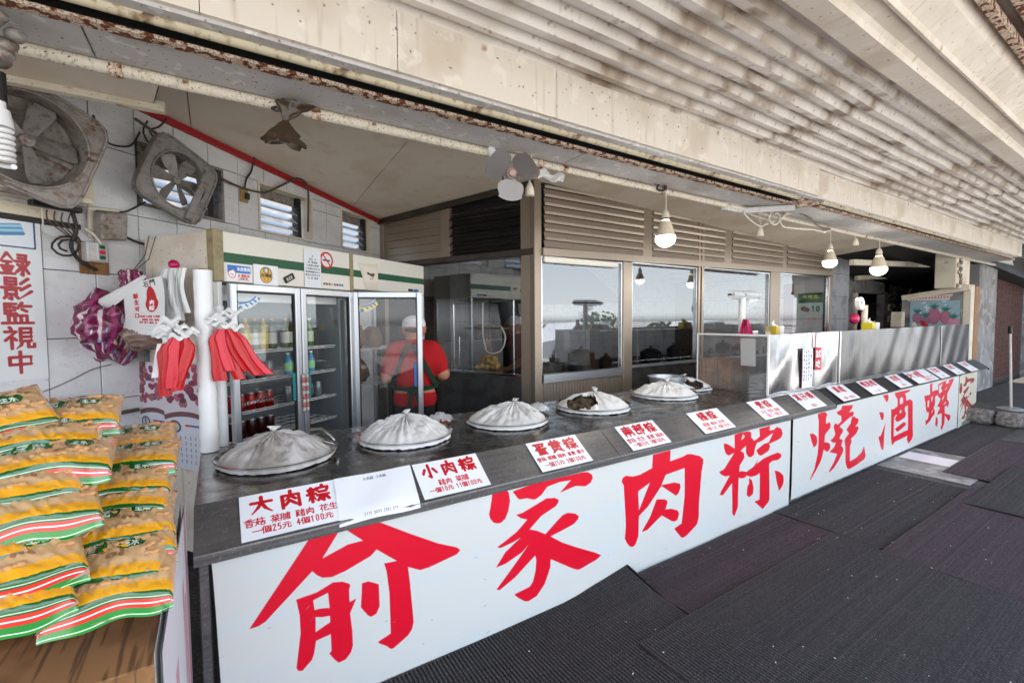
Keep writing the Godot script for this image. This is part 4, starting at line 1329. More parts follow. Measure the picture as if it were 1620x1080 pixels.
func cloth_tray(called: String, label: String, at: Vector3, r: float, h: float, seed_: int, knot: Vector2, hole: Array, m: Material) -> void:
	var t := thing(called, label, "covered tray", at, "covered trays on the counter")
	var b := MB.new()
	b.lathe([Vector2(0, 0.004), Vector2(r * 0.86, 0.004), Vector2(r * 0.9, 0.0), Vector2(r * 0.94, 0.012), Vector2(r * 1.03, 0.03), Vector2(r * 1.045, 0.034), Vector2(r * 1.03, 0.036), Vector2(r * 0.9, 0.02)], 48)
	part("tray", b, M.chrome, t, true)
	var f := FastNoiseLite.new()
	f.seed = seed_
	f.frequency = 1.0
	var amps := []
	var rr := RandomNumberGenerator.new()
	rr.seed = seed_
	for k in 14:
		amps.append([rr.randi_range(6, 34), rr.randf() * TAU, rr.randf_range(0.4, 1.0)])
	var na := 150
	var nr := 26
	var surf := func(a: float, q: float) -> Vector3:
		# q 0 at the knot, 1 at the rim
		var fold := 0.0
		for e in amps:
			fold += sin(a * e[0] + e[1] + q * 1.3) * e[2]
		fold = tanh(fold * 0.55)
		var am := 0.024 * pow(1.0 - q * 0.88, 0.9) * smoothstep(0.0, 0.16, q) * (0.55 + 0.45 * f.get_noise_2d(cos(a) * 2.0, sin(a) * 2.0 + 9.0))
		var lump := f.get_noise_2d(cos(a) * q * 2.6 + 30.0, sin(a) * q * 2.6) * 0.022 * q * (1.0 - q) * 4.0
		var y := h * (1.0 - pow(q, 1.9)) * (1.0 - 0.16 * (1.0 - q)) + fold * am + lump + 0.012
		y += h * 0.17 * exp(-q * 9.0)
		if q > 0.985:
			y -= 0.006
		var cc := knot * (1.0 - q)
		var rim := r * (1.0 + 0.015 * sin(a * 3.0 + seed_) + 0.01 * sin(a * 11.0))
		return V(cc.x + cos(a) * rim * q, y, cc.y + sin(a) * rim * q)
	b = MB.new()
	var open := func(a: float, q: float) -> bool:
		if hole.is_empty():
			return false
		var d := absf(wrapf(a - hole[0], -PI, PI))
		return q > hole[2] and q < hole[3] and d < hole[1] * sin(PI * clampf((q - hole[2]) / (hole[3] - hole[2]), 0.02, 0.98))
	var pts := []
	var nor := []
	for j in nr + 1:
		for i in na:
			pts.append(surf.call(TAU * i / na, 0.03 + 0.97 * j / nr))
	for j in nr + 1:
		for i in na:
			var du: Vector3 = pts[j * na + (i + 1) % na] - pts[j * na + (i + na - 1) % na]
			var dv: Vector3 = pts[mini(j + 1, nr) * na + i] - pts[maxi(j - 1, 0) * na + i]
			var g := du.cross(dv).normalized()
			nor.append(g if g.y > 0.0 else -g)
	for j in nr:
		for i in na:
			if open.call(TAU * (i + 0.5) / na, 0.03 + 0.97 * (j + 0.5) / nr):
				continue
			var k := [j * na + i, j * na + (i + 1) % na, (j + 1) * na + (i + 1) % na, (j + 1) * na + i]
			b.tri(pts[k[0]], pts[k[1]], pts[k[2]], nor[k[0]], nor[k[1]], nor[k[2]])
			b.tri(pts[k[0]], pts[k[2]], pts[k[3]], nor[k[0]], nor[k[2]], nor[k[3]])
	part("cloth", b, m, t, true)
	if not hole.is_empty():
		b = MB.new()
		if hole[4] == 0:
			# heap of leaf-wrapped parcels showing through
			for k in 16:
				var a: float = hole[0] + rr.randf_range(-0.5, 0.5)
				var q := rr.randf_range(0.25, 0.8)
				b.ball(V(cos(a) * r * q, h * (1.0 - q * q) * 0.5, sin(a) * r * q), V(0.055, 0.028, 0.035), 8, 6, Basis.from_euler(V(rr.randf() * 2.0, rr.randf() * 6.0, rr.randf() * 2.0)))
			part("leaf_parcels", b, M.leaf_dry, t, true)
		else:
			b.ball(V(cos(hole[0]) * r * 0.3, h * 0.36, sin(hole[0]) * r * 0.3), V(r * 0.5, h * 0.42, r * 0.5), 24, 12)
			part("pot_lid", b, M.dark_lid, t, true)
	# knotted tails of cloth
	for k in 4:
		b = MB.new()
		var a0 := rr.randf() * TAU
		var ln := rr.randf_range(0.014, 0.032)
		b.grid(10, 6, func(u: float, w: float) -> Vector3:
			var rad := 0.006 + 0.012 * w * (1.0 + 0.4 * sin(u * TAU * 3.0 + k))
			var lean := V(cos(a0), 0, sin(a0)) * ln * w * w * 0.7
			return V(knot.x, h + 0.012, knot.y) + lean + V(cos(u * TAU) * rad, w * ln, sin(u * TAU) * rad * 0.6))
		part("knot_tail", b, M.cloth, t, true)
	b = MB.new()
	b.tube([V(knot.x - 0.014, h + 0.024, knot.y), V(knot.x, h + 0.028, knot.y + 0.014), V(knot.x + 0.014, h + 0.026, knot.y), V(knot.x, h + 0.03, knot.y - 0.014), V(knot.x - 0.014, h + 0.024, knot.y)], 0.007, 6)
	part("knot", b, M.cloth, t, true)


func trays() -> void:
	var y := TOP + 0.001
	cloth_tray("covered_tray", "grey-cloth covered tray at the counter's low end, a steel bowl handle showing", V(0.235, y, -2.555), 0.27, 0.125, 3, Vector2(-0.015, -0.02), [], M.cloth_grey)
	var b := MB.new()
	b.tube([V(0.40, y + 0.1, -2.66), V(0.45, y + 0.11, -2.61), V(0.49, y + 0.075, -2.56), V(0.505, y + 0.05, -2.55)], 0.008, 6)
	b.tube([V(0.45, y + 0.06, -2.52), V(0.49, y + 0.05, -2.49), V(0.5, y + 0.045, -2.47)], 0.012, 6)
	single("ladle", b, M.chrome, "shiny ladle handle poking out of the first covered tray", "ladle")
	cloth_tray("covered_tray", "white-cloth covered tray with rust spots at its peak in front of the open fridge door", V(0.905, y, -2.575), 0.27, 0.122, 8, Vector2(0.02, -0.03), [], M.cloth)
	cloth_tray("covered_tray", "covered tray with a gap by its knot, third along, before the angled kitchen wall", V(1.63, y, -2.59), 0.275, 0.105, 15, Vector2(0.1, -0.06), [-0.7, 0.75, 0.3, 0.8, 1], M.cloth)
	cloth_tray("covered_tray", "covered tray whose cloth gapes over brown leaf parcels", V(2.43, y, -2.61), 0.285, 0.115, 22, Vector2(0.02, 0.0), [2.9, 0.75, 0.22, 0.97, 0], M.cloth)
	cloth_tray("covered_tray", "white covered tray with a tall upright knot beside the aluminium pan", V(3.33, y, -2.66), 0.285, 0.108, 29, Vector2(0.04, 0.0), [], M.cloth)
	cloth_tray("covered_tray", "farthest covered tray, open over a dark shiny lid, by the display case", V(3.86, y, -2.83), 0.25, 0.1, 36, Vector2(-0.03, 0.0), [1.9, 0.62, 0.2, 0.95, 1], M.cloth)
	# crumpled cling film behind the second and third trays
	for e in [[1.22, -2.80, "scrap of crumpled clear film behind the second covered tray"], [1.97, -2.72, "scrap of crumpled clear film behind the third covered tray"]]:
		b = MB.new()
		var f := FastNoiseLite.new()
		f.seed = int(e[0] * 10)
		f.frequency = 3.0
		b.grid(14, 10, func(u: float, w: float) -> Vector3:
			return V(e[0] + (u - 0.5) * 0.2, y + 0.012 + 0.05 * sin(PI * u) * sin(PI * w) + 0.05 * absf(f.get_noise_2d(u * 3.0, w * 3.0)), e[1] + (w - 0.5) * 0.12))
		single("film_scrap", b, M.clear_film, e[2], "plastic film", "scraps of film on the counter")
	# aluminium pan
	b = MB.new()
	var t := thing("aluminium_pan", "empty aluminium pan standing behind the fifth covered tray", "pan", V(3.62, y, -2.86))
	b.lathe([Vector2(0, 0.0), Vector2(0.135, 0.0), Vector2(0.15, 0.015), Vector2(0.165, 0.125), Vector2(0.178, 0.13), Vector2(0.178, 0.135), Vector2(0.16, 0.13), Vector2(0.14, 0.02), Vector2(0, 0.012)], 32)
	part("bowl", b, M.alu, t, true)


func display_case() -> void:
	var z := -2.12
	var t := thing("display_case", "polished steel and clear plastic screen along the far half of the counter", "display case", V(7.0, TOP, z))
	var b := MB.new()
	b.box(V(4.045, TOP + 0.003, z - 0.7), V(4.05, 1.44, z - 0.01))
	part("end_pane", b, M.plexi, t)
	b = MB.new()
	b.box(V(4.043, 1.43, z - 0.7), V(4.053, 1.446, z), 0.002)
	b.box(V(4.04, TOP + 0.002, z - 0.014), V(4.056, 1.446, z + 0.002), 0.002)
	b.box(V(4.042, TOP + 0.002, z - 0.712), V(4.054, 1.446, z - 0.7), 0.002)
	part("edge_trim", b, M.plastic_white, t)
	var cuts := [4.058, 5.42, 5.75, 8.62, 9.98]
	for i in 4:
		b = MB.new()
		var x0: float = cuts[i]
		var x1: float = cuts[i + 1] - 0.004
		b.grid(40, 8, func(u: float, w: float) -> Vector3:
			var xx := lerpf(x0, x1, u)
			return V(xx, lerpf(1.443 + (xx - 4.0) * 0.004, TOP + 0.003, w), z + 0.004 * sin(xx * 5.0 + w * 2.0) * sin(PI * u) + 0.003 * sin(xx * 13.0 + w * 5.0)))
		part("front_sheet", b, M.mirror_steel if i < 1 else M.mirror_dark, t)
	b = MB.new()
	b.box(V(4.06, 1.41, z - 0.45), V(9.98, 1.422, z - 0.012), 0.002)
	part("shelf", b, M.steel_matt, t)
	for xx in [5.42, 8.62]:
		b = MB.new()
		b.box(V(xx - 0.012, TOP + 0.003, z + 0.006), V(xx + 0.012, 1.45, z + 0.012), 0.002)
		part("joint_strip", b, M.chrome, t)
	# things standing in it
	b = MB.new()
	b.box(V(4.10, TOP + 0.002, -2.87), V(4.42, 1.19, -2.5), 0.008)
	single("cardboard_box", b, M.cardboard, "battered brown cardboard box behind the clear end pane", "cardboard box")
	b = MB.new()
	b.box(V(4.10, TOP + 0.002, -2.40), V(4.115, 1.19, -2.26), 0.004, Transform3D(Basis(Vector3.FORWARD, -0.06), V(0.05, 0.0, 0)))
	single("white_board", b, M.plastic_white, "white plastic chopping board leaning behind the clear end pane", "board")
	# paper lists hung on the front
	var im := paper(160, 320, Color(0.92, 0.92, 0.92))
	var dark := Color(0.22, 0.2, 0.24)
	var cols := ["大肉粽小肉粽蛋黃", "南部粽素粽水花生", "香菇菜脯豬肉花生", "一個25元4個100元"]
	for c in 4:
		for k in cols[c].length():
			ink_char(im, cols[c][k], Vector2(14 + c * 36, 14 + k * 32 + (c % 2) * 6), 24, 26, 1.2, dark)
	b = MB.new()
	b.box(V(4.61, TOP + 0.03, z + 0.008), V(4.62, 1.3, z + 0.014))
	var pl := thing("paper_list", "white paper list with columns of dark print hanging on the steel screen", "notice", V(4.72, 1.1, z))
	part("edge_tape", b, M.red_dark, pl)
	b = MB.new()
	b.grid(3, 6, func(u: float, w: float) -> Vector3: return V(4.62 + u * 0.2, lerpf(1.3, TOP + 0.02, w), z + 0.010 + 0.006 * sin(w * 3.0)))
	part("sheet", b, print_mat(im), pl)
	im = paper(64, 160, Color(0.78, 0.06, 0.14))
	ink_char(im, "試", Vector2(10, 20), 44, 52, 2.6, Color.WHITE, 0.3)
	ink_char(im, "吃", Vector2(10, 90), 44, 52, 2.6, Color.WHITE, 0.3)
	b = MB.new()
	b.quad(V(4.86, 1.08, z + 0.016), V(4.99, 1.08, z + 0.016), V(4.99, 1.30, z + 0.016), V(4.86, 1.30, z + 0.016))
	b.box(V(4.858, 1.3, z + 0.014), V(4.866, 1.45, z + 0.018))
	single("red_strip_sign", b, print_mat(im), "small red strip sign with two white characters on the steel screen", "sign")
	# on the shelf
	var rp := thing("bag_roll_stand", "white post carrying clear bag rolls above the steel screen", "roll stand", V(4.27, 1.42, -2.5))
	b = MB.new()
	b.cyl(V(4.27, 1.42, -2.5), V(4.27, 1.79, -2.5), 0.032, 0.032, 16)
	part("post", b, M.plastic_white, rp)
	for e in [[-0.19, -0.02, 0.04], [0.0, 0.19, 0.044], [0.19, 0.3, 0.03]]:
		b = MB.new()
		b.cyl(V(4.27 + e[0], 1.815, -2.5), V(4.27 + e[1], 1.815, -2.5), e[2], e[2], 20)
		part("bag_roll", b, M.clear_film, rp)
	b = MB.new()
	b.cyl(V(4.04, 1.815, -2.5), V(4.6, 1.815, -2.5), 0.009, 0.009, 8)
	part("rod", b, M.dark, rp)
	b = MB.new()
	b.grid(3, 4, func(u: float, w: float) -> Vector3: return V(4.3 + u * 0.16, 1.78 - w * (0.1 - 0.05 * u), -2.455 + 0.01 * sin(w * 5.0)))
	part("loose_bag", b, M.clear_film, rp)
	# pink bags tied to the post
	var pb := thing("pink_bag_bundle", "small bundle of pink carrier bags tied to the roll stand", "plastic bags", V(4.2, 1.55, -2.45))
	for k in 4:
		b = MB.new()
		var a0 := -0.5 + k * 0.36
		b.grid(12, 8, func(u: float, w: float) -> Vector3:
			var fl := (u - 0.5) * (0.03 + 0.075 * w)
			return V(4.2 + sin(a0) * w * 0.1 + fl, 1.585 - w * 0.17 * cos(a0 * 0.6), -2.44 + k * 0.012 + 0.012 * sin(u * 14.0 + k) * w))
		part("bag", b, M.pink_bag, pb)
	b = MB.new()
	b.grid(3, 3, func(u: float, w: float) -> Vector3: return V(4.24 + u * 0.2 + w * 0.12, lerpf(1.70, 1.425, w), -2.38 + w * 0.07))
	single("clear_board", b, M.plexi, "clear plastic sheet leaning on the shelf beside the white tissue box", "plastic sheet")
	tissue("tissue_box", "white and yellow tissue box on the shelf beside the clear plastic sheet", V(4.57, 1.424, -2.34), V(0.15, 0.09, 0.1), M.amber_box, M.paper)
	tissue("tissue_box", "yellow tissue box on the shelf before the pineapple poster", V(6.72, 1.424, -2.3), V(0.22, 0.1, 0.11), M.yellow_box, M.paper)
	b = MB.new()
	b.box(V(4.36, 1.424, -2.52), V(4.46, 1.465, -2.44), 0.006)
	single("small_white_box", b, M.plastic_white, "small white plastic box behind the clear sheet", "box")
	# second roll stand far off
	var r2 := thing("far_roll_stand", "pale tape roll on a short white post beyond the yellow tissue box", "roll stand", V(6.95, 1.42, -2.45))
	b = MB.new()
	b.cyl(V(6.95, 1.42, -2.45), V(6.95, 1.74, -2.45), 0.035, 0.035, 12)
	part("post", b, M.old_white, r2)
	b = MB.new()
	b.lathe([Vector2(0.035, -0.025), Vector2(0.08, -0.025), Vector2(0.08, 0.025), Vector2(0.035, 0.025), Vector2(0.035, -0.025)], 20, Transform3D(Basis(Vector3.RIGHT, 1.5), V(6.8, 1.76, -2.45)))
	part("tape_roll", b, M.plastic_white, r2)
	b = MB.new()
	b.ball(V(6.8, 1.57, -2.5), V(0.1, 0.07, 0.05), 10, 7)
	single("maroon_bag", b, M.pink_bag, "maroon plastic bag stuffed behind the yellow tissue box", "plastic bag")


func tissue(called: String, label: String, at: Vector3, s: Vector3, m: Material, m2: Material) -> void:
	var t := thing(called, label, "tissue box", at)
	var b := MB.new()
	b.box(V(-s.x / 2, 0, -s.z / 2), V(0, s.y, s.z / 2), 0.002)
	part("yellow_half", b, m, t, true)
	b = MB.new()
	b.box(V(0.0005, 0, -s.z / 2), V(s.x / 2, s.y, s.z / 2), 0.002)
	part("white_half", b, m2, t, true)
	b = MB.new()
	b.grid(8, 5, func(u: float, w: float) -> Vector3: return V((u - 0.5) * s.x * (0.6 + 0.3 * w), s.y + w * 0.055 * (0.6 + 0.5 * sin(u * 6.0)), sin(u * 9.0) * 0.015 * w))
	part("tissue", b, M.paper, t, true)


func mats() -> void:
	var rows := [
		# x0 x1 z0 z1 height material label ribs
		[-0.35, 2.07, -1.915, 0.6, 0.012, "mat_black", "ribbed black mat along the first banner, its corner curled up"],
		[2.075, 3.75, -1.885, -1.2, 0.008, "mat_purple", "ribbed purple-black mat below the banner between its second and fourth characters"],
		[1.66, 3.70, -1.455, 0.6, 0.022, "mat_black", "largest ribbed black mat, lying over its neighbours in the middle"],
		[3.77, 5.72, -1.9, -1.1, 0.008, "mat_black", "smooth black mat under the joint of the two banners"],
		[3.68, 5.74, -1.16, 0.6, 0.02, "mat_purple", "ribbed mat with a ruckled edge on the street side"],
		[5.2, 6.9, -1.09, 0.6, 0.032, "mat_black", "black mat overlapping the ruckled mat at the edge of view"],
		[6.15, 8.3, -1.46, -0.75, 0.012, "mat_purple", "purple mat beyond the bare strip of floor"],
		[7.05, 9.3, -1.93, -1.47, 0.007, "mat_black", "dark mat at the foot of the second banner's last character"],
	]
	for i in rows.size():
		var r: Array = rows[i]
		var b := MB.new()
		var f := FastNoiseLite.new()
		f.seed = 60 + i
		f.frequency = 0.9
		var pitch := 0.0185
		var n := int((r[1] - r[0]) / pitch)
		var nz := maxi(4, int((r[3] - r[2]) / 0.12))
		var lift := func(x: float, z: float) -> float:
			var y: float = r[4] + maxf(f.get_noise_2d(x, z), 0.0) * 0.012
			if i == 0:
				var d := maxf(0.0, x - 1.62) * maxf(0.0, -1.62 - z)
				y += d * 0.5
			if i == 4:
				y += 0.012 * exp(-pow((z + 1.16) * 10.0, 2.0)) * (0.5 + 0.5 * sin(x * 5.0))
			return y
		var ridge: float = 0.0075 if i < 6 else 0.004
		for k in n:
			var xs := [r[0] + k * pitch, r[0] + k * pitch + 0.003, r[0] + k * pitch + 0.006, r[0] + k * pitch + 0.0125, r[0] + k * pitch + 0.0155, r[0] + (k + 1) * pitch]
			var hs := [0.0, 0.0, ridge, ridge, 0.0, 0.0]
			for q in 5:
				if q == 0:
					continue
				for j in nz:
					var z0 := lerpf(r[2], r[3], float(j) / nz)
					var z1 := lerpf(r[2], r[3], float(j + 1) / nz)
					var a := V(xs[q], lift.call(xs[q], z0) + hs[q], z0)
					var d := V(xs[q + 1], lift.call(xs[q + 1], z0) + hs[q + 1], z0)
					var e := V(xs[q + 1], lift.call(xs[q + 1], z1) + hs[q + 1], z1)
					var g := V(xs[q], lift.call(xs[q], z1) + hs[q], z1)
					var m := (g - a).cross(d - a).normalized()
					b.quad(a, g, e, d, m if m.y > 0.0 else -m)
		# bound edge all round
		var t := thing("floor_mat", r[6], "floor mat", V((r[0] + r[1]) / 2, 0, (r[2] + r[3]) / 2), "mats laid over the pavement")
		part("ribs", b, M[r[5]], t)
		b = MB.new()
		for e in [[r[0], r[2], r[1], r[2]], [r[1], r[2], r[1], r[3]], [r[1], r[3], r[0], r[3]], [r[0], r[3], r[0], r[2]]]:
			var pts := []
			for k in 25:
				var px := lerpf(e[0], e[2], k / 24.0)
				var pz := lerpf(e[1], e[3], k / 24.0)
				pts.append(V(px, lift.call(px, pz) + 0.001, pz))
			b.tube(pts, 0.0065, 6)
		part("bound_edge", b, M.black, t)
		b = MB.new()
		b.grid(24, 12, func(u: float, w: float) -> Vector3:
			var px := lerpf(r[0], r[1], u)
			var pz := lerpf(r[2], r[3], w)
			return V(px, lift.call(px, pz) - 0.002, pz))
		part("backing", b, M.black, t)
	# bare patch with an access plate
	var b := MB.new()
	b.box(V(5.88, 0.002, -1.93), V(7.02, 0.012, -1.2), 0.004)
	var p := thing("floor_plate", "bare concrete plate with a white strip let into the floor between mats", "floor plate", V(6.4, 0, -1.6))
	part("plate", b, M.concrete, p)
	b = MB.new()
	b.box(V(6.41, 0.0125, -1.9), V(6.76, 0.016, -1.46), 0.001)
	part("white_strip", b, M.paper, p)
	b = MB.new()
	for k in 150:
		var x := rng.randf_range(0.6, 7.0)
		var z := rng.randf_range(-1.9, -0.3)
		b.box(V(-0.004, 0, -0.002), V(0.004, 0.002, 0.002), 0.0, Transform3D(Basis(Vector3.UP, rng.randf() * 6.0) * rng.randf_range(0.3, 1.0), V(x, 0.034, z)))
	var l := single("litter", b, M.paper, "", "")
	l.set_meta("kind", "stuff")


# ---------------------------------------------------------------- fridge, wall things and peanuts at the low end

const NTH := ["first", "second", "third", "fourth", "fifth", "sixth", "seventh", "eighth", "ninth", "tenth", "eleventh", "twelfth"]


func fridge() -> void:
	var x := frame_of(F_AT, F_DIR)
	var t := thing("display_fridge", "tall white three-door drinks fridge with a green band along its header", "fridge", x * V(1.05, 0, 0))
	var P := func(called: String, lo: Vector3, hi: Vector3, m: Material, bev := 0.003, par: Node3D = t) -> MeshInstance3D:
		var b := MB.new()
		b.box(lo, hi, bev, x)
		return part(called, b, m, par)
	var w1 := 1.06
	var w2 := 2.11
	var d := -0.67
	P.call("header", V(0.0, 1.845, d), V(w1, 2.15, 0.0), M.cream)
	P.call("header", V(w1 + 0.04, 1.86, d), V(w2, 2.15, 0.0), M.cream)
	P.call("corner_trim", V(-0.062, 1.845, -0.06), V(-0.001, 2.155, 0.004), M.olive)
	P.call("corner_trim", V(w1 + 0.001, 1.845, -0.06), V(w1 + 0.039, 2.15, 0.004), M.olive)
	P.call("green_band", V(0.001, 1.963, 0.001), V(w1 - 0.001, 2.023, 0.003), M.green_band, 0.0)
	P.call("green_band", V(w1 + 0.041, 1.963, 0.001), V(w2 - 0.03, 2.02, 0.003), M.green_band, 0.0)
	P.call("band_end", V(w1 - 0.03, 1.962, 0.0035), V(w1 - 0.001, 2.022, 0.005), M.wire_brown, 0.0)
	P.call("band_end", V(w2 - 0.029, 1.962, 0.001), V(w2 - 0.001, 2.02, 0.004), M.wire_brown, 0.0)
	P.call("side_panel", V(-0.06, 0.1, d - 0.03), V(-0.03, 2.15, -0.061), M.paint)
	P.call("side_lining", V(-0.029, 0.1, d), V(0.0, 1.844, -0.02), M.white)
	P.call("back_panel", V(0.0, 0.1, d - 0.02), V(w1, 1.844, d), M.inside_grey)
	P.call("partition_panel", V(w1 - 0.02, 0.1, d), V(w1 + 0.03, 1.844, -0.03), M.inside_grey)
	P.call("base", V(-0.06, 0.0, d), V(w2, 0.1, -0.02), M.dark)
	P.call("lamp_panel", V(0.02, 1.73, -0.15), V(w1 - 0.03, 1.83, -0.12), M.white)
	P.call("tiled_back", V(w1 + 0.05, 0.1, d - 0.02), V(w2, 1.86, d), M.tile)
	P.call("right_post", V(w2 - 0.03, 0.1, -0.04), V(w2, 1.858, 0.0), M.alu)
	P.call("right_post", V(w2 - 0.03, 0.1, d), V(w2, 1.858, d + 0.04), M.alu)
	for s in [[0.02, w1 - 0.04, 1.385], [0.02, w1 - 0.04, 1.185], [0.02, w1 - 0.04, 0.975], [0.02, w1 - 0.04, 0.79], [w1 + 0.06, w2 - 0.04, 1.33], [w1 + 0.06, w2 - 0.04, 1.0]]:
		var b := MB.new()
		for k in 5:
			b.bar(x * V(s[0], s[2] - 0.006, -0.16 - k * 0.11), x * V(s[1], s[2] - 0.006, -0.16 - k * 0.11), 0.006, 0.006)
		b.bar(x * V(s[0], s[2] + 0.012, -0.14), x * V(s[1], s[2] + 0.012, -0.14), 0.005, 0.005)
		for k in 12:
			var u := lerpf(s[0], s[1], k / 11.0)
			b.bar(x * V(u, s[2] - 0.002, -0.14), x * V(u, s[2] - 0.002, -0.62), 0.004, 0.004)
		part("wire_shelf", b, M.plastic_white, t)
	# doors: frame, glass, seal, handle strip
	var doors := [["door", x, 0.005, 0.525, ""], ["door", x, 0.532, 1.052, ""], ["door", Transform3D(Basis.IDENTITY, Vector3.ZERO), 0.0, 0.565, "glass door standing wide open"]]
	var hinge := x * V(1.085, 0, 0.002)
	var away := V(0.9298, 0, 0.3667)
	doors[2][1] = frame_of(hinge, away)
	for i in 3:
		var dx: Transform3D = doors[i][1]
		var u0: float = doors[i][2]
		var u1: float = doors[i][3]
		var fr := MB.new()
		var z1 := 0.045
		fr.box(V(u0, 0.12, 0.005), V(u0 + 0.045, 1.835, z1), 0.006, dx)
		fr.box(V(u1 - 0.045, 0.12, 0.005), V(u1, 1.835, z1), 0.006, dx)
		fr.box(V(u0 + 0.045, 1.785, 0.006), V(u1 - 0.045, 1.835, z1 - 0.001), 0.006, dx)
		fr.box(V(u0 + 0.045, 0.12, 0.006), V(u1 - 0.045, 0.2, z1 - 0.001), 0.006, dx)
		var door := part("door", fr, M.alu, t, false, doors[i][4])
		var b := MB.new()
		b.quad(dx * V(u0 + 0.044, 0.2, 0.022), dx * V(u1 - 0.044, 0.2, 0.022), dx * V(u1 - 0.044, 1.786, 0.022), dx * V(u0 + 0.044, 1.786, 0.022))
		part("glass", b, M.clear if i == 2 else M.door_film, door)
		b = MB.new()
		for e in [u0 + 0.045, u1 - 0.053]:
			b.box(V(e, 0.2, 0.012), V(e + 0.008, 1.785, 0.034), 0.0, dx)
		b.box(V(u0 + 0.053, 1.777, 0.012), V(u1 - 0.053, 1.785, 0.034), 0.0, dx)
		part("seal", b, M.dark, door)
		b = MB.new()
		var hu: float = u1 - 0.075 if i != 1 else u0 + 0.05
		b.box(V(hu, 1.03, 0.026), V(hu + 0.024, 1.23, 0.03), 0.001, dx)
		part("pull_strip", b, M.teal if i < 2 else M.blue, door)
		# arc-shaped sticker in the upper hinge corner
		if i != 1:
			var im := paper(128, 96, Color(0.86, 0.88, 0.88))
			var base := Color(0.95, 0.8, 0.3) if i == 2 else Color(0.88, 0.9, 0.9)
			for k in 30:
				var a := 0.35 + 1.15 * k / 29.0
				var p := Vector2(14, 0) + Vector2(cos(a) * 96, sin(a) * 66)
				ink_line(im, p, p, 13, 13, base)
			for k in 29:
				var a := 0.35 + 1.15 * k / 29.0
				var a2 := 0.35 + 1.15 * (k + 1) / 29.0
				ink_line(im, Vector2(14, -8) + Vector2(cos(a) * 88, sin(a) * 62), Vector2(14, -8) + Vector2(cos(a2) * 88, sin(a2) * 62), 3.0, 3.0, Color(0.1, 0.45, 0.75))
			for k in 3:
				var a := 0.6 + 0.27 * k
				var p := Vector2(14, 2) + Vector2(cos(a) * 94, sin(a) * 66)
				ink_line(im, p - Vector2(4, 3), p + Vector2(4, 3), 4, 4, Color(0.1, 0.5, 0.8))
			ink_line(im, Vector2(112, 16), Vector2(114, 26), 9, 9, Color(0.0, 0.5, 0.35) if i == 2 else Color(0.05, 0.5, 0.65))
			ink_line(im, Vector2(26, 72), Vector2(26, 84), 8, 10, Color(0.1, 0.55, 0.75))
			b = MB.new()
			var arc := PackedVector2Array()
			var c0 := Vector2(u0 + 0.055, 1.78)
			for k in 13:
				var a := lerpf(0.3, 1.6, k / 12.0)
				arc.append(c0 + Vector2(cos(a) * 0.168, -sin(a) * 0.118 + 0.005))
			for k in 13:
				var a := lerpf(1.6, 0.3, k / 12.0)
				arc.append(c0 + Vector2(cos(a) * 0.115, -sin(a) * 0.072 + 0.005))
			var ix := Geometry2D.triangulate_polygon(arc)
			var nz := dx.basis.z
			for k in range(0, ix.size(), 3):
				var q := []
				var tx := []
				for e in 3:
					var p: Vector2 = arc[ix[k + e]]
					q.append(dx * V(p.x, p.y, 0.0255))
					tx.append(Vector2((p.x - c0.x) / 0.17 * 0.86 + 0.1, (c0.y - p.y) / 0.125))
				b.tri(q[0], q[1], q[2], nz, nz, nz, tx[0], tx[1], tx[2])
			single("arc_sticker", b, print_mat(im, 0.3), "curved blue and white sticker on the first fridge door" if i == 0 else "curved blue and yellow sticker on the open fridge door", "sticker")
	# hinge clips, and the pink beaded handle cosies tied round the two middle handles
	for e in [[0.515, "pink beaded cover on the first door's handle"], [0.545, "pink beaded cover on the second door's handle"]]:
		var hc := thing("handle_cover", e[1], "handle cover", x * V(e[0], 1.08, 0.06), "beaded covers on the fridge handles")
		for k in 9:
			var b := MB.new()
			b.ball(x * V(e[0], 1.2 - k * 0.03, 0.06), V(0.012, 0.017, 0.012), 8, 6)
			part("bead", b, M.pink_bead if k % 2 else M.wire_white, hc)
	# paper and stickers on the header
	var flat := func(called: String, u0: float, v0: float, u1: float, v1: float, lift: float, im: Image, label: String, cat: String) -> void:
		var q := MB.new()
		q.box(V(u0, v0, lift), V(u1, v1, lift + 0.001), 0.0, x)
		var n := x.basis.z
		var a := MB.new()
		a.quad(x * V(u0, v0, lift + 0.0018), x * V(u1, v0, lift + 0.0018), x * V(u1, v1, lift + 0.0018), x * V(u0, v1, lift + 0.0018), n)
		var o := thing(called, label, cat, x * V((u0 + u1) / 2, v0, lift))
		part("backing", q, M.paper, o)
		part("print", a, print_mat(im, 0.4), o)
	var im := paper(192, 112, Color(0.92, 0.92, 0.92))
	im.fill_rect(Rect2i(8, 8, 176, 48), Color(0.05, 0.45, 0.78))
	for k in 40:
		ink_line(im, Vector2(42, 62) + Vector2(cos(k * 0.157), sin(k * 0.157)) * 26, Vector2(42, 62) + Vector2(cos(k * 0.157 + 0.157), sin(k * 0.157 + 0.157)) * 26, 2.5, 2.5, Color(0.85, 0.2, 0.2))
	ink_line(im, Vector2(42, 62), Vector2(42, 62), 24, 24, Color(0.95, 0.95, 0.94))
	ink_line(im, Vector2(30, 40), Vector2(44, 36), 5, 3, Color(0.1, 0.4, 0.15))
	ink_line(im, Vector2(34, 64), Vector2(52, 70), 2, 2, Color(0.4, 0.3, 0.3))
	ink_text(im, "本店使用", 130, 18, 24, 2, 1.8, Color.WHITE)
	ink_text(im, "台灣豬肉", 130, 62, 22, 2, 1.6, Color(0.85, 0.15, 0.2))
	im.fill_rect(Rect2i(84, 96, 90, 4), Color(0.85, 0.2, 0.25))
	ink_text(im, "本店豬肉 台灣", 130, 86, 8, 1, 0.7, Color(0.2, 0.2, 0.2))
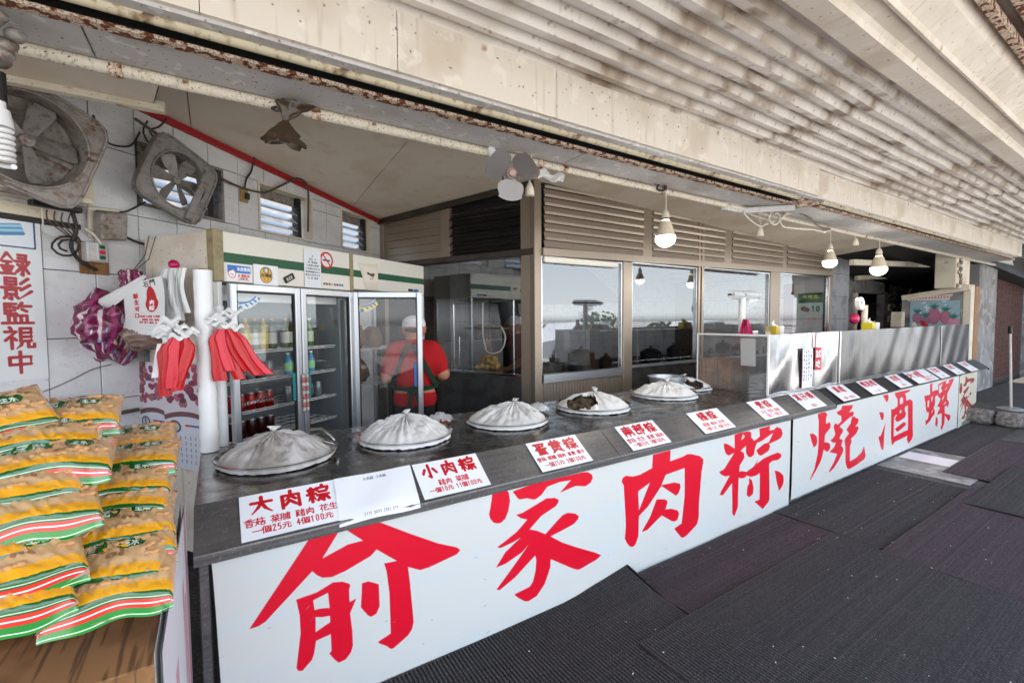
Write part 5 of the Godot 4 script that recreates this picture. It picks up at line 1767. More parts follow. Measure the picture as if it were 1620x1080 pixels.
	flat.call("pork_origin_sign", 0.012, 1.848, 0.18, 1.957, 0.002, im, "white and blue notice with a round red emblem on the fridge header", "sign")
	im = paper(160, 128, Color(0.93, 0.93, 0.94))
	for e in [[40.0, Color(0.2, 0.14, 0.08)], [37.0, Color(0.86, 0.66, 0.2)]]:
		ink_line(im, Vector2(80, 52), Vector2(80, 74), e[0], e[0], e[1])
	im.fill_rect(Rect2i(64, 18, 32, 30), Color(0.2, 0.14, 0.08))
	im.fill_rect(Rect2i(70, 23, 20, 9), Color(0.95, 0.95, 0.9))
	im.fill_rect(Rect2i(70, 35, 20, 9), Color(0.95, 0.95, 0.9))
	ink_text(im, "台灣豬", 80, 54, 22, 1, 1.9, Color(0.25, 0.16, 0.08))
	ink_line(im, Vector2(74, 92), Vector2(86, 92), 9, 9, Color(0.6, 0.42, 0.12))
	ink_line(im, Vector2(78, 92), Vector2(82, 92), 7, 6, Color(0.9, 0.76, 0.35))
	flat.call("round_seal_notice", 0.192, 1.838, 0.375, 1.972, 0.005, im, "white sheet with a round yellow and brown seal on the fridge header", "sign")
	im = paper(96, 220, Color(0.88, 0.9, 0.91))
	var cols := ["大", "花生 水", "素 香菇粽", "大肉粽元素菜", "小肉粽元店生本", "南部粽豬肉可口", "新生水石門大中", "本 店 使用"]
	for k in cols.size():
		ink_text(im, cols[k], 48, 34 + k * 18, 11, 1, 0.7, Color(0.32, 0.33, 0.36))
	flat.call("handwritten_note", 0.597, 1.845, 0.752, 2.13, 0.005, im, "pale handwritten note taped across the green band", "notice")
	im = paper(96, 144, Color(0.9, 0.86, 0.8))
	for e in [[30, 60, 14, 9, 0.3], [50, 70, 16, 12, 0.2], [66, 62, 12, 10, 0.25], [60, 82, 14, 8, 0.6]]:
		ink_line(im, Vector2(e[0], e[1]), Vector2(e[0] + 4, e[1] + 10), e[2] * 0.7, e[3] * 0.7, Color(e[4], e[4] * 0.6, e[4] * 0.45))
	ink_text(im, "大可", 52, 104, 12, 2, 1.0, Color(0.4, 0.2, 0.15))
	var b := MB.new()
	b.poly(PackedVector2Array([Vector2(1.155, 2.085), Vector2(1.4, 2.1), Vector2(1.4, 1.865), Vector2(1.25, 1.862)]), x * Transform3D(Basis.IDENTITY, V(0, 0, 0.004)), 0.001)
	var fl := thing("snack_flyer", "slanted cream flyer with brown snacks taped over the green band", "flyer", x * V(1.28, 1.86, 0.004))
	part("sheet", b, M.flyer, fl)
	b = MB.new()
	b.quad(x * V(1.22, 1.93, 0.0062), x * V(1.39, 1.93, 0.0062), x * V(1.39, 2.06, 0.0062), x * V(1.22, 2.06, 0.0062), x.basis.z)
	part("print", b, print_mat(im, 0.4), fl)
	# no smoking: ring and bar of its own
	var ns := thing("no_smoking_sign", "round red no-smoking sticker above the green band", "sign", x * V(0.812, 2.05, 0.004))
	b = MB.new()
	var nm := x * Transform3D(Basis(Vector3.RIGHT, PI / 2), V(0.812, 2.065, 0.003))
	b.lathe([Vector2(0.0, 0.001), Vector2(0.058, 0.001)], 32, nm)
	part("disc", b, M.paper, ns)
	b = MB.new()
	b.lathe([Vector2(0.05, 0.002), Vector2(0.064, 0.0025), Vector2(0.064, 0.0)], 32, nm)
	b.box(V(-0.055, -0.005, 0.0045), V(0.055, 0.005, 0.006), 0.0, x * Transform3D(Basis(Vector3.BACK, -0.85), V(0.812, 2.065, 0.0)))
	part("ring", b, M.red_ink, ns)
	b = MB.new()
	b.box(V(0.775, 2.058, 0.0035), V(0.845, 2.07, 0.0042), 0.0, x)
	part("cigarette", b, M.black, ns)
	var rm := thing("black_tag", "tilted black plastic tag stuck on the fridge header", "tag", x * V(0.47, 1.88, 0.0))
	b = MB.new()
	b.box(V(-0.045, -0.022, 0.001), V(0.045, 0.022, 0.012), 0.004, x * Transform3D(Basis(Vector3.BACK, 0.5), V(0.465, 1.9, 0)))
	part("body", b, M.black, rm)
	b = MB.new()
	for k in 3:
		b.box(V(-0.028 + k * 0.019, -0.012, 0.0122), V(-0.016 + k * 0.019, 0.012, 0.013), 0.0, x * Transform3D(Basis(Vector3.BACK, 0.5), V(0.465, 1.9, 0)))
	part("keys", b, M.paint_grey, rm)
	im = paper(128, 20, Color(0.85, 0.83, 0.8))
	for k in 8:
		im.fill_rect(Rect2i(k * 16, 2, 13, 16), [Color(0.6, 0.3, 0.15), Color(0.1, 0.45, 0.42), Color(0.7, 0.2, 0.15), Color(0.9, 0.7, 0.5), Color(0.1, 0.5, 0.5), Color(0.6, 0.1, 0.35), Color(0.05, 0.5, 0.7), Color(0.1, 0.45, 0.65)][k])
	flat.call("colour_strip", 0.775, 1.872, 0.985, 1.893, 0.002, im, "narrow sticker strip of coloured blocks on the fridge header", "sticker")
	for e in [[1.84, 1.868, M.dark, "small black thermometer display at the header's far end"], [1.93, 1.96, M.blue, "small blue switch plate at the header's far end"]]:
		b = MB.new()
		b.box(V(e[0], 1.88, 0.001), V(e[0] + 0.075, 1.905, 0.006), 0.002, x)
		single("display_plate", b, e[2], e[3], "display")
	drinks(x)


func drinks(x: Transform3D) -> void:
	# bottles and cans, each on its own, built once per kind
	var bottle := func(k: Color, cap_k: Material, h: float, r: float, label_k: Color) -> Node3D:
		var o := Node3D.new()
		var b := MB.new()
		b.lathe([Vector2(0, 0), Vector2(r * 0.9, 0), Vector2(r, 0.01), Vector2(r, h * 0.62), Vector2(r * 0.8, h * 0.74), Vector2(r * 0.42, h * 0.88), Vector2(r * 0.42, h * 0.93), Vector2(0, h * 0.93)], 14)
		var m := sm("drink", k, 0.15)
		m.clearcoat_enabled = true
		var q := part("body", b, m, o, true)
		b = MB.new()
		b.lathe([Vector2(r * 1.01, h * 0.2), Vector2(r * 1.012, h * 0.55)], 14)
		part("label", b, sm("drink_label", label_k, 0.4), o, true)
		b = MB.new()
		b.lathe([Vector2(r * 0.48, h * 0.93), Vector2(r * 0.48, h), Vector2(0, h)], 12)
		part("cap", b, cap_k, o, true)
		return o
	var can := func(k: Color) -> Node3D:
		var o := Node3D.new()
		var b := MB.new()
		b.lathe([Vector2(0.024, 0.0), Vector2(0.031, 0.008), Vector2(0.031, 0.105), Vector2(0.026, 0.117)], 16)
		var m := sm("can_paint", k, 0.3, 0.3)
		part("body", b, m, o, true)
		b = MB.new()
		b.lathe([Vector2(0.026, 0.117), Vector2(0.025, 0.121), Vector2(0.022, 0.117), Vector2(0.0, 0.116)], 16)
		part("lid", b, M.alu, o, true)
		return o
	var set_down := func(proto: Node3D, called: String, cat: String, label: String, group: String, u: float, y: float, v: float) -> Node3D:
		var o: Node3D = proto.duplicate()
		o.name = fresh(called, self)
		add_child(o, true)
		o.transform = Transform3D(x.basis * Basis(Vector3.UP, rng.randf() * 6.0), x * V(u, y, v))
		meta(o, label, cat, group)
		return o
	var green: Node3D = bottle.call(Color(0.2, 0.42, 0.12), M.plastic_white, 0.235, 0.034, Color(0.8, 0.85, 0.72))
	var yellow: Node3D = bottle.call(Color(0.72, 0.58, 0.1), M.amber, 0.235, 0.034, Color(0.88, 0.82, 0.5))
	var tea: Node3D = bottle.call(Color(0.22, 0.32, 0.1), M.amber, 0.235, 0.034, Color(0.85, 0.85, 0.82))
	var dark: Node3D = bottle.call(Color(0.05, 0.16, 0.1), M.blue, 0.17, 0.03, Color(0.3, 0.33, 0.32))
	var blue: Node3D = bottle.call(Color(0.25, 0.6, 0.72), M.plastic_white, 0.17, 0.03, Color(0.6, 0.85, 0.6))
	var red: Node3D = can.call(Color(0.55, 0.02, 0.03))
	var brown: Node3D = can.call(Color(0.22, 0.05, 0.04))
	var silver: Node3D = can.call(Color(0.5, 0.52, 0.52))
	for k in 7:
		var p: Node3D = [green, green, tea, yellow, tea, yellow, tea][k]
		var cn: String = ["pale green", "pale green", "white-labelled green", "yellow", "white-labelled green", "yellow", "white-labelled green"][k]
		set_down.call(p, "drink_bottle", "bottle", "%s drink bottle, %s along the top shelf behind the first fridge door" % [cn, NTH[k]], "bottles in the fridge", 0.075 + k * 0.069, 1.386, -0.22)
	for k in 6:
		set_down.call(dark if k % 2 == 0 else silver, "drink_bottle" if k % 2 == 0 else "drink_can", "bottle" if k % 2 == 0 else "can", "dark small %s, %s along the second shelf behind the first fridge door" % ["bottle" if k % 2 == 0 else "silver can", NTH[k]], "drinks in the fridge", 0.09 + k * 0.073, 1.186, -0.22)
	for k in 6:
		var o: Node3D = set_down.call(red, "drink_can", "can", "red soda can, %s along the third shelf behind the first fridge door" % NTH[k], "cans in the fridge", 0.08 + k * 0.074, 0.976, -0.22)
		if k >= 3:
			var b := MB.new()
			var tm := TextMesh.new()
			tm.font = serif()
			tm.text = ["C", "o", "l", "Coca", "Cola", "Cola"][k]
			tm.font_size = 24
			tm.pixel_size = 0.0011
			tm.depth = 0.001
			var mi := MeshInstance3D.new()
			mi.name = "lettering"
			mi.mesh = tm
			mi.material_override = M.paper
			o.basis = x.basis * Basis(Vector3.UP, -0.35)
			o.add_child(mi)
			mi.position = V(0, 0.055, 0.0315)
			mi.rotation.z = 0.1
	for k in 6:
		set_down.call(brown, "drink_can", "can", "dark red can, %s along the lowest shelf behind the first fridge door" % NTH[k], "cans in the fridge", 0.08 + k * 0.074, 0.791, -0.22)
	for k in 4:
		set_down.call(green if k % 2 else tea, "drink_bottle", "bottle", "green drink bottle, %s along the top shelf behind the second fridge door" % NTH[k], "bottles in the fridge", 0.62 + k * 0.075, 1.386, -0.24)
	for k in 4:
		set_down.call(blue, "drink_bottle", "bottle", "small blue bottle, %s along the second shelf behind the second fridge door" % NTH[k], "bottles in the fridge", 0.62 + k * 0.072, 1.186, -0.22)
	for k in 5:
		set_down.call(dark if k % 2 else silver, "drink_bottle" if k % 2 else "drink_can", "bottle" if k % 2 else "can", "dark drink, %s along the third shelf behind the second fridge door" % NTH[k], "drinks in the fridge", 0.61 + k * 0.072, 0.976, -0.22)
	for p in [green, yellow, tea, dark, blue, red, brown, silver]:
		p.free()
	# bags of dried goods in the open bay
	for k in 5:
		var b := MB.new()
		var f := FastNoiseLite.new()
		f.seed = 90 + k
		f.frequency = 1.6
		b.grid(14, 10, func(u: float, w: float) -> Vector3:
			var d := V(cos(TAU * u) * sin(PI * w), cos(PI * w), sin(TAU * u) * sin(PI * w))
			return x * (V([1.2, 1.42, 1.22, 1.45, 1.66][k], [1.45, 1.44, 1.11, 1.12, 1.42][k], -0.3) + d * V(0.11, 0.115, 0.09) * (1.0 + 0.35 * f.get_noise_3dv(d * 2.0))), x * V([1.2, 1.42, 1.22, 1.45, 1.66][k], [1.45, 1.44, 1.11, 1.12, 1.42][k], -0.3))
		single("dried_goods_bag", b, M.brown_bag, "brown bag of dried goods, %s one in the open fridge bay" % NTH[k], "bag", "bags in the open fridge bay")


func serif() -> Font:
	var f := SystemFont.new()
	f.font_names = PackedStringArray(["Droid Serif"])
	f.font_italic = true
	return f


func exhaust_fan(called: String, label: String, at: Transform3D, s: float, r: float, deep: float, blades: int, m: Material, round_hood: bool) -> void:
	var t := thing(called, label, "exhaust fan", at.origin)
	var b := MB.new()
	# square plate with a round mouth: ring of quads from circle to rounded square
	var n := 48
	var sq := func(a: float) -> Vector2:
		var d := Vector2(cos(a), sin(a))
		var k := pow(pow(absf(d.x), 7.0) + pow(absf(d.y), 7.0), -1.0 / 7.0)
		return d * k * s
	for i in n:
		var a0 := TAU * i / n
		var a1 := TAU * (i + 1) / n
		var c0 := Vector2(cos(a0), sin(a0)) * r
		var c1 := Vector2(cos(a1), sin(a1)) * r
		var s0: Vector2 = sq.call(a0)
		var s1: Vector2 = sq.call(a1)
		b.quad(at * V(c0.x, c0.y, 0.0), at * V(c1.x, c1.y, 0.0), at * V(s1.x, s1.y, 0.0), at * V(s0.x, s0.y, 0.0), at.basis.z)
		b.quad(at * V(s0.x, s0.y, 0.0), at * V(s1.x, s1.y, 0.0), at * V(s1.x * 0.995, s1.y * 0.995, -0.045), at * V(s0.x * 0.995, s0.y * 0.995, -0.045))
		b.quad(at * V(c0.x, c0.y, 0.0), at * V(c1.x, c1.y, 0.0), at * V(c1.x * 0.97, c1.y * 0.97, -deep), at * V(c0.x * 0.97, c0.y * 0.97, -deep))
	part("plate", b, m, t)
	b = MB.new()
	var ring := []
	for i in n + 1:
		ring.append(at * V(cos(TAU * i / n) * r, sin(TAU * i / n) * r, 0.003))
	b.tube(ring, 0.007, 6)
	part("mouth_rim", b, m, t)
	b = MB.new()
	var edge := []
	for i in n + 1:
		var q: Vector2 = sq.call(TAU * i / n)
		edge.append(at * V(q.x * 0.985, q.y * 0.985, 0.003))
	b.tube(edge, 0.009, 6)
	part("rolled_edge", b, m, t)
	for k in blades:
		b = MB.new()
		var a := TAU * k / blades + 0.25
		var bx := at * Transform3D(Basis(Vector3.BACK, a), V(0, 0, -deep * 0.45))
		b.grid(8, 4, func(u: float, w: float) -> Vector3:
			var rr := lerpf(r * 0.12, r * 0.9, u)
			var wd := lerpf(r * 0.1, r * 0.24, u) * (1.0 if u < 0.85 else 1.0 - (u - 0.85) * 2.2)
			var y := (w - 0.5) * 2.0 * wd
			return bx * V(rr, y, -y * 0.45))
		part("blade", b, M.fan_metal, t)
	b = MB.new()
	b.cyl(at * V(0, 0, -deep * 0.7), at * V(0, 0, -deep * 0.25), r * 0.15, r * 0.13, 16)
	b.cyl(at * V(0, 0, -deep * 0.25), at * V(0, 0, -deep * 0.2), r * 0.07, r * 0.05, 12)
	part("hub", b, M.fan_dirty, t)
	b = MB.new()
	b.box(V(-r * 0.97, -0.015, -deep * 0.95), V(r * 0.97, 0.015, -deep * 0.88), 0.002, at)
	part("motor_strut", b, M.fan_dirty, t)
	if round_hood:
		b = MB.new()
		for i in n:
			var a0 := TAU * i / n
			var a1 := TAU * (i + 1) / n
			b.quad(at * V(cos(a0) * r * 0.97, sin(a0) * r * 0.97, -deep), at * V(cos(a1) * r * 0.97, sin(a1) * r * 0.97, -deep), at * V(cos(a1) * r * 0.2, sin(a1) * r * 0.2, -deep * 1.25), at * V(cos(a0) * r * 0.2, sin(a0) * r * 0.2, -deep * 1.25))
		part("back_cowl", b, M.fan_dirty, t)
	else:
		b = MB.new()
		b.box(V(s * 0.5, -s * 0.94, 0.002), V(s * 0.72, s * 0.78, 0.02), 0.006, at)
		part("side_rail", b, m, t)


func wall_things() -> void:
	var x := frame_of(L_AT, L_DIR)
	var turn := func(t: float, y: float, off: float, yaw: float, pitch: float, roll: float) -> Transform3D:
		return Transform3D(x.basis * Basis.from_euler(V(pitch, yaw, roll)), x * V(t, y, off))
	exhaust_fan("round_exhaust_fan", "big greasy exhaust fan with a round mouth leaning out at the photo's edge", turn.call(-0.66, 2.53, 0.3, -0.1, 0.1, -0.32), 0.27, 0.232, 0.16, 5, M.fan_dirty, true)
	exhaust_fan("square_exhaust_fan", "tilted square grey fan with six blades hung in the first louvred window", turn.call(0.17, 2.572, 0.17, 0.05, 0.1, -0.36), 0.235, 0.188, 0.07, 6, M.fan_metal, false)
	var b := MB.new()
	b.bar(x * V(-0.02, 2.93, 0.05), x * V(0.1, 2.83, 0.14), 0.016, 0.016)
	single("stay_bar", b, M.wire_brown, "diagonal metal stay above the tilted square fan", "bar")
	# old shelf under the round fan
	var t := thing("fan_shelf", "chipped cream shelf carrying the round exhaust fan", "shelf", x * V(-0.6, 2.2, 0.1))
	b = MB.new()
	b.box(V(-1.3, 2.275, 0.005), V(-0.38, 2.305, 0.24), 0.003, x)
	part("board", b, M.old_white, t)
	b = MB.new()
	b.box(V(-1.3, 2.255, 0.2), V(-0.4, 2.275, 0.235), 0.002, x)
	part("edge_rail", b, M.fan_dirty, t)
	b = MB.new()
	b.box(V(-0.62, 2.225, 0.14), V(-0.4, 2.255, 0.19), 0.004, x)
	single("power_strip", b, M.black, "black power strip under the fan shelf", "power strip")
	b = MB.new()
	b.box(V(-1.4, 2.155, 0.008), V(-0.33, 2.185, 0.03), 0.003, x)
	single("black_rail", b, M.wire_dark, "thin dark rail along the wall above the camera sign", "rail")
	b = MB.new()
	b.box(V(-1.4, 2.187, 0.008), V(-0.44, 2.254, 0.02), 0.002, x)
	single("cream_rail_board", b, M.old_white, "cream board strip between the fan shelf and the dark rail", "board")
	# camera sign
	var im := paper(150, 480, Color(0.88, 0.89, 0.89))
	im.fill_rect(Rect2i(4, 6, 134, 84), Color(0.1, 0.22, 0.42))
	im.fill_rect(Rect2i(8, 10, 126, 76), Color(0.88, 0.9, 0.92))
	for k in 26:
		var kk := Color(0.25, 0.5, 0.68).lerp(Color(0.65, 0.82, 0.9), absf(sin(k * 0.25)))
		ink_line(im, Vector2(38, 34 + k), Vector2(104 + k * 0.3, 22 + k), 4, 4, kk)
	ink_line(im, Vector2(36, 52), Vector2(36, 52), 21, 21, Color(0.3, 0.45, 0.55))
	ink_line(im, Vector2(36, 52), Vector2(36, 52), 15, 15, Color(0.12, 0.16, 0.2))
	for k in 12:
		ink_line(im, Vector2(36, 52) + Vector2(cos(k * 0.524), sin(k * 0.524)) * 12, Vector2(36, 52) + Vector2(cos(k * 0.524), sin(k * 0.524)) * 12, 2, 2, Color(0.7, 0.78, 0.82))
	ink_line(im, Vector2(36, 52), Vector2(36, 52), 6, 6, Color(0.02, 0.02, 0.03))
	for k in 5:
		ink_char(im, "錄影監視中"[k], Vector2(58, 108 + k * 72), 64, 62, 3.4, Color(0.66, 0.07, 0.1), 0.55)
	b = MB.new()
	b.quad(x * V(-0.80, 1.285, 0.0135), x * V(-0.513, 1.285, 0.0135), x * V(-0.513, 2.175, 0.0135), x * V(-0.80, 2.175, 0.0135), x.basis.z)
	t = thing("camera_sign", "tall white sign with a blue camera picture and red characters", "sign", x * V(-0.65, 1.28, 0.01))
	part("print", b, print_mat(im, 0.3), t)
	b = MB.new()
	b.box(V(-0.80, 1.285, 0.0095), V(-0.513, 2.175, 0.012), 0.0, x)
	part("plate", b, M.white, t)
	# switch box with a board behind, brown box, cables
	t = thing("switch_box", "grey switch box with green and red buttons on a brown board", "switch box", x * V(-0.29, 2.0, 0.03))
	b = MB.new()
	b.box(V(-0.34, 1.895, 0.009), V(-0.19, 2.09, 0.02), 0.002, x)
	part("mounting_board", b, M.cardboard, t)
	b = MB.new()
	b.box(V(-0.335, 1.965, 0.021), V(-0.225, 2.085, 0.085), 0.006, x)
	part("box", b, M.paint_grey, t)
	for k in 3:
		b = MB.new()
		b.box(V(-0.275, 1.983 + k * 0.032, 0.0855), V(-0.247, 2.005 + k * 0.032, 0.096), 0.003, x)
		part("button", b, M.red_ink if k == 1 else M.green_band, t)
	b = MB.new()
	b.box(V(-0.285, 1.972, 0.0852), V(-0.237, 2.078, 0.088), 0.002, x)
	part("button_plate", b, M.alu, t)
	t = thing("brown_box", "tilted brown metal box on the wall above the switch box", "junction box", x * V(-0.2, 2.12, 0.06))
	b = MB.new()
	b.box(V(-0.075, -0.085, -0.04), V(0.075, 0.085, 0.04), 0.012, turn.call(-0.215, 2.195, 0.1, 0.1, 0.25, 0.12))
	part("lid", b, M.fan_dirty, t)
	b = MB.new()
	b.box(V(-0.085, -0.09, -0.06), V(0.085, 0.095, -0.042), 0.004, turn.call(-0.215, 2.2, 0.09, 0.1, 0.25, 0.12))
	part("flange", b, M.old_white, t)
	var cable := func(pts: Array, r: float, m: Material, called: String, label: String) -> void:
		var q := MB.new()
		var c := Curve3D.new()
		for p in pts:
			c.add_point(p)
		for i in range(1, pts.size() - 1):
			var d: Vector3 = (pts[i + 1] - pts[i - 1]) * 0.22
			c.set_point_in(i, -d)
			c.set_point_out(i, d)
		var out := []
		var n := maxi(8, int(c.get_baked_length() / 0.03))
		for i in n + 1:
			out.append(c.sample_baked(c.get_baked_length() * i / n, true))
		q.tube(out, r, 6)
		single(called, q, m, label, "cable")
	var W := func(t_: float, y: float, o: float) -> Vector3: return x * V(t_, y, o)
	cable.call([W.call(-0.42, 2.3, 0.1), W.call(-0.38, 2.15, 0.08), W.call(-0.4, 2.05, 0.06), W.call(-0.36, 1.97, 0.05), W.call(-0.27, 1.92, 0.04)], 0.011, M.wire_dark, "cable", "thick dark cable bundle dropping from the fan shelf to the switch board")
	cable.call([W.call(-0.36, 2.1, 0.06), W.call(-0.45, 2.09, 0.07), W.call(-0.5, 2.03, 0.08), W.call(-0.46, 1.985, 0.08), W.call(-0.39, 2.0, 0.07), W.call(-0.37, 2.07, 0.07), W.call(-0.44, 2.075, 0.075), W.call(-0.47, 2.03, 0.08), W.call(-0.43, 2.01, 0.08)], 0.006, M.wire_dark, "cable", "coiled dark cable looped left of the switch box")
	cable.call([W.call(-0.55, 2.24, 0.12), W.call(-0.54, 2.14, 0.1), W.call(-0.52, 2.1, 0.06), W.call(-0.37, 2.06, 0.05)], 0.004, M.wire_white, "cable", "thin white lead hanging from the power strip")
	for k in 4:
		cable.call([W.call(-0.52 + k * 0.035, 2.225, 0.1), W.call(-0.5 + k * 0.03, 2.17, 0.07), W.call(-0.38 + k * 0.01, 2.08, 0.06)], 0.004, M.wire_brown, "cable", "thin brown lead slanting to the knot of cables, %s of four" % NTH[k])
	cable.call([W.call(-0.33, 2.16, 0.06), W.call(-0.29, 2.13, 0.07), W.call(-0.26, 2.08, 0.08)], 0.009, M.wire_white, "cable", "white plug lead in front of the brown box")
	cable.call([W.call(-0.14, 2.16, 0.05), W.call(0.0, 2.12, 0.04), W.call(0.1, 2.15, 0.03), W.call(0.45, 2.16, 0.03)], 0.008, M.wire_dark, "cable", "dark cable lying along the top of the fridge's side panel")
	cable.call([W.call(0.02, 2.4, 0.05), W.call(-0.1, 2.31, 0.05), W.call(-0.16, 2.3, 0.05)], 0.006, M.wire_dark, "cable", "dark cable from the square fan to the brown box")
	cable.call([W.call(0.55, 2.72, 0.05), W.call(0.76, 2.69, 0.05), W.call(0.95, 2.70, 0.05), W.call(1.13, 2.8, 0.06), W.call(1.35, 2.93, 0.07), W.call(1.45, 2.9, 0.07), W.call(1.47, 2.7, 0.06), W.call(1.465, 2.46, 0.05)], 0.009, M.wire_brown, "cable", "brown cable from the square fan up over the second louvred window")
	cable.call([W.call(-0.36, 2.78, 0.25), W.call(-0.2, 2.7, 0.1), W.call(-0.06, 2.74, 0.06), W.call(0.0, 2.85, 0.06)], 0.006, M.wire_dark, "cable", "dark wire sagging from the round fan's corner")
	cable.call([W.call(0.05, 2.94, 0.06), W.call(0.02, 2.86, 0.06), W.call(0.06, 2.79, 0.06), W.call(0.1, 2.83, 0.06), W.call(0.06, 2.88, 0.06), W.call(0.12, 2.93, 0.07), W.call(0.16, 3.0, 0.08)], 0.006, M.wire_dark, "cable", "looped dark wire under the dropped ceiling panel")
	cable.call([W.call(-0.75, 1.16, 0.012), W.call(-0.5, 1.22, 0.012), W.call(-0.3, 1.31, 0.012), W.call(-0.2, 1.33, 0.012)], 0.0025, M.wire_brown, "cable", "thin wire rising across the lower tiles")
	t = thing("wall_outlet", "yellowed socket hanging on the wall beside the second louvred window", "socket", W.call(0.8, 2.6, 0.02))
	b = MB.new()
	b.box(V(0.765, 2.585, 0.01), V(0.835, 2.70, 0.03), 0.004, x)
	part("plate", b, M.amber_old, t)
	b = MB.new()
	b.box(V(0.795, 2.61, 0.031), V(0.83, 2.66, 0.055), 0.004, x)
	part("plug", b, M.wire_dark, t)
	cable.call([W.call(0.8, 2.7, 0.03), W.call(0.82, 2.78, 0.03), W.call(0.87, 2.86, 0.03), W.call(0.9, 2.98, 0.03)], 0.008, M.wire_dark, "cable", "scorched wires rising from the yellowed socket to the red strip")
	# pipe loop, pouch with strap, hose
	t = thing("wall_pipe", "old grimy pipe bent round a corner on the lower tiles", "pipe", W.call(-0.4, 1.1, 0.05))
	b = MB.new()
	b.tube([W.call(-0.66, 1.125, 0.05), W.call(-0.37, 1.14, 0.05), W.call(-0.325, 1.13, 0.05), W.call(-0.315, 1.09, 0.05), W.call(-0.315, 0.86, 0.05)], 0.02, 10)
	b.tube([W.call(-0.31, 1.015, 0.05), W.call(-0.08, 1.02, 0.05)], 0.013, 8)
	part("tube", b, M.wire_brown, t)
	b = MB.new()
	b.cyl(W.call(-0.66, 1.105, 0.05), W.call(-0.66, 1.16, 0.05), 0.018, 0.014, 10)
	b.bar(W.call(-0.66, 1.16, 0.05), W.call(-0.58, 1.175, 0.07), 0.02, 0.008)
	part("tap", b, M.alu, t)
	t = thing("green_pouch", "olive green pouch hanging from the pipe by a red strap", "pouch", W.call(-0.6, 0.95, 0.1))
	b = MB.new()
	b.ball(W.call(-0.6, 1.035, 0.09), V(0.075, 0.07, 0.035), 16, 10, x.basis)
	part("body", b, M.pouch_green, t)
	b = MB.new()
	b.box(V(-0.655, 0.985, 0.108), V(-0.575, 1.0, 0.13), 0.004, x)
	part("mouth", b, M.black, t)
	b = MB.new()
	b.tube([W.call(-0.585, 1.12, 0.11), W.call(-0.57, 1.03, 0.14), W.call(-0.6, 0.93, 0.14), W.call(-0.63, 0.9, 0.13)], 0.012, 6)
	part("strap", b, M.red_dark2, t)
	cable.call([W.call(-0.95, 0.9, 0.1), W.call(-0.7, 0.95, 0.1), W.call(-0.5, 0.97, 0.1), W.call(-0.36, 0.95, 0.09)], 0.013, M.wire_dark, "hose", "dark hose lying along the ledge behind the peanut bags")
	b = MB.new()
	b.box(V(-1.3, 0.86, 0.02), V(-0.2, 0.9, 0.35), 0.004, x)
	single("rear_ledge", b, M.paint_grey, "grey ledge along the tiled wall behind the peanut bags", "ledge")
	# spiral bulb at the photo's edge
	t = thing("spiral_bulb", "white spiral energy-saving bulb hanging at the very edge", "bulb", V(-0.615, 2.15, -2.2))
	var c := V(-0.565, 2.19, -2.12)
	b = MB.new()
	var sp := []
	for i in 90:
		var a := i * 0.42
		sp.append(c + V(cos(a) * 0.028, 0.02 - i * 0.0012, sin(a) * 0.028))
	b.tube(sp, 0.0085, 7)
	part("spiral_tube", b, M.plastic_white, t)
	b = MB.new()
	b.cyl(c + V(0, 0.03, 0), c + V(0, 0.085, 0), 0.036, 0.028, 14)
	b.cyl(c + V(0, 0.085, 0), c + V(0, 0.11, 0), 0.02, 0.02, 12)
	part("base", b, M.plastic_white, t)
	b = MB.new()
	b.cyl(c + V(0, 0.11, 0), c + V(0, 0.2, 0), 0.024, 0.024, 12)
	part("socket", b, M.black, t)
	b = MB.new()
	for i in 14:
		var a := rng.randf() * TAU
		b.ball(c + V(cos(a) * 0.05, 0.2 + i * 0.014, sin(a) * 0.05), V(0.03, 0.022, 0.03), 6, 5)
	single("dust_bundle", b, M.fan_dirty, "dirty rag bundle above the spiral bulb", "rag")


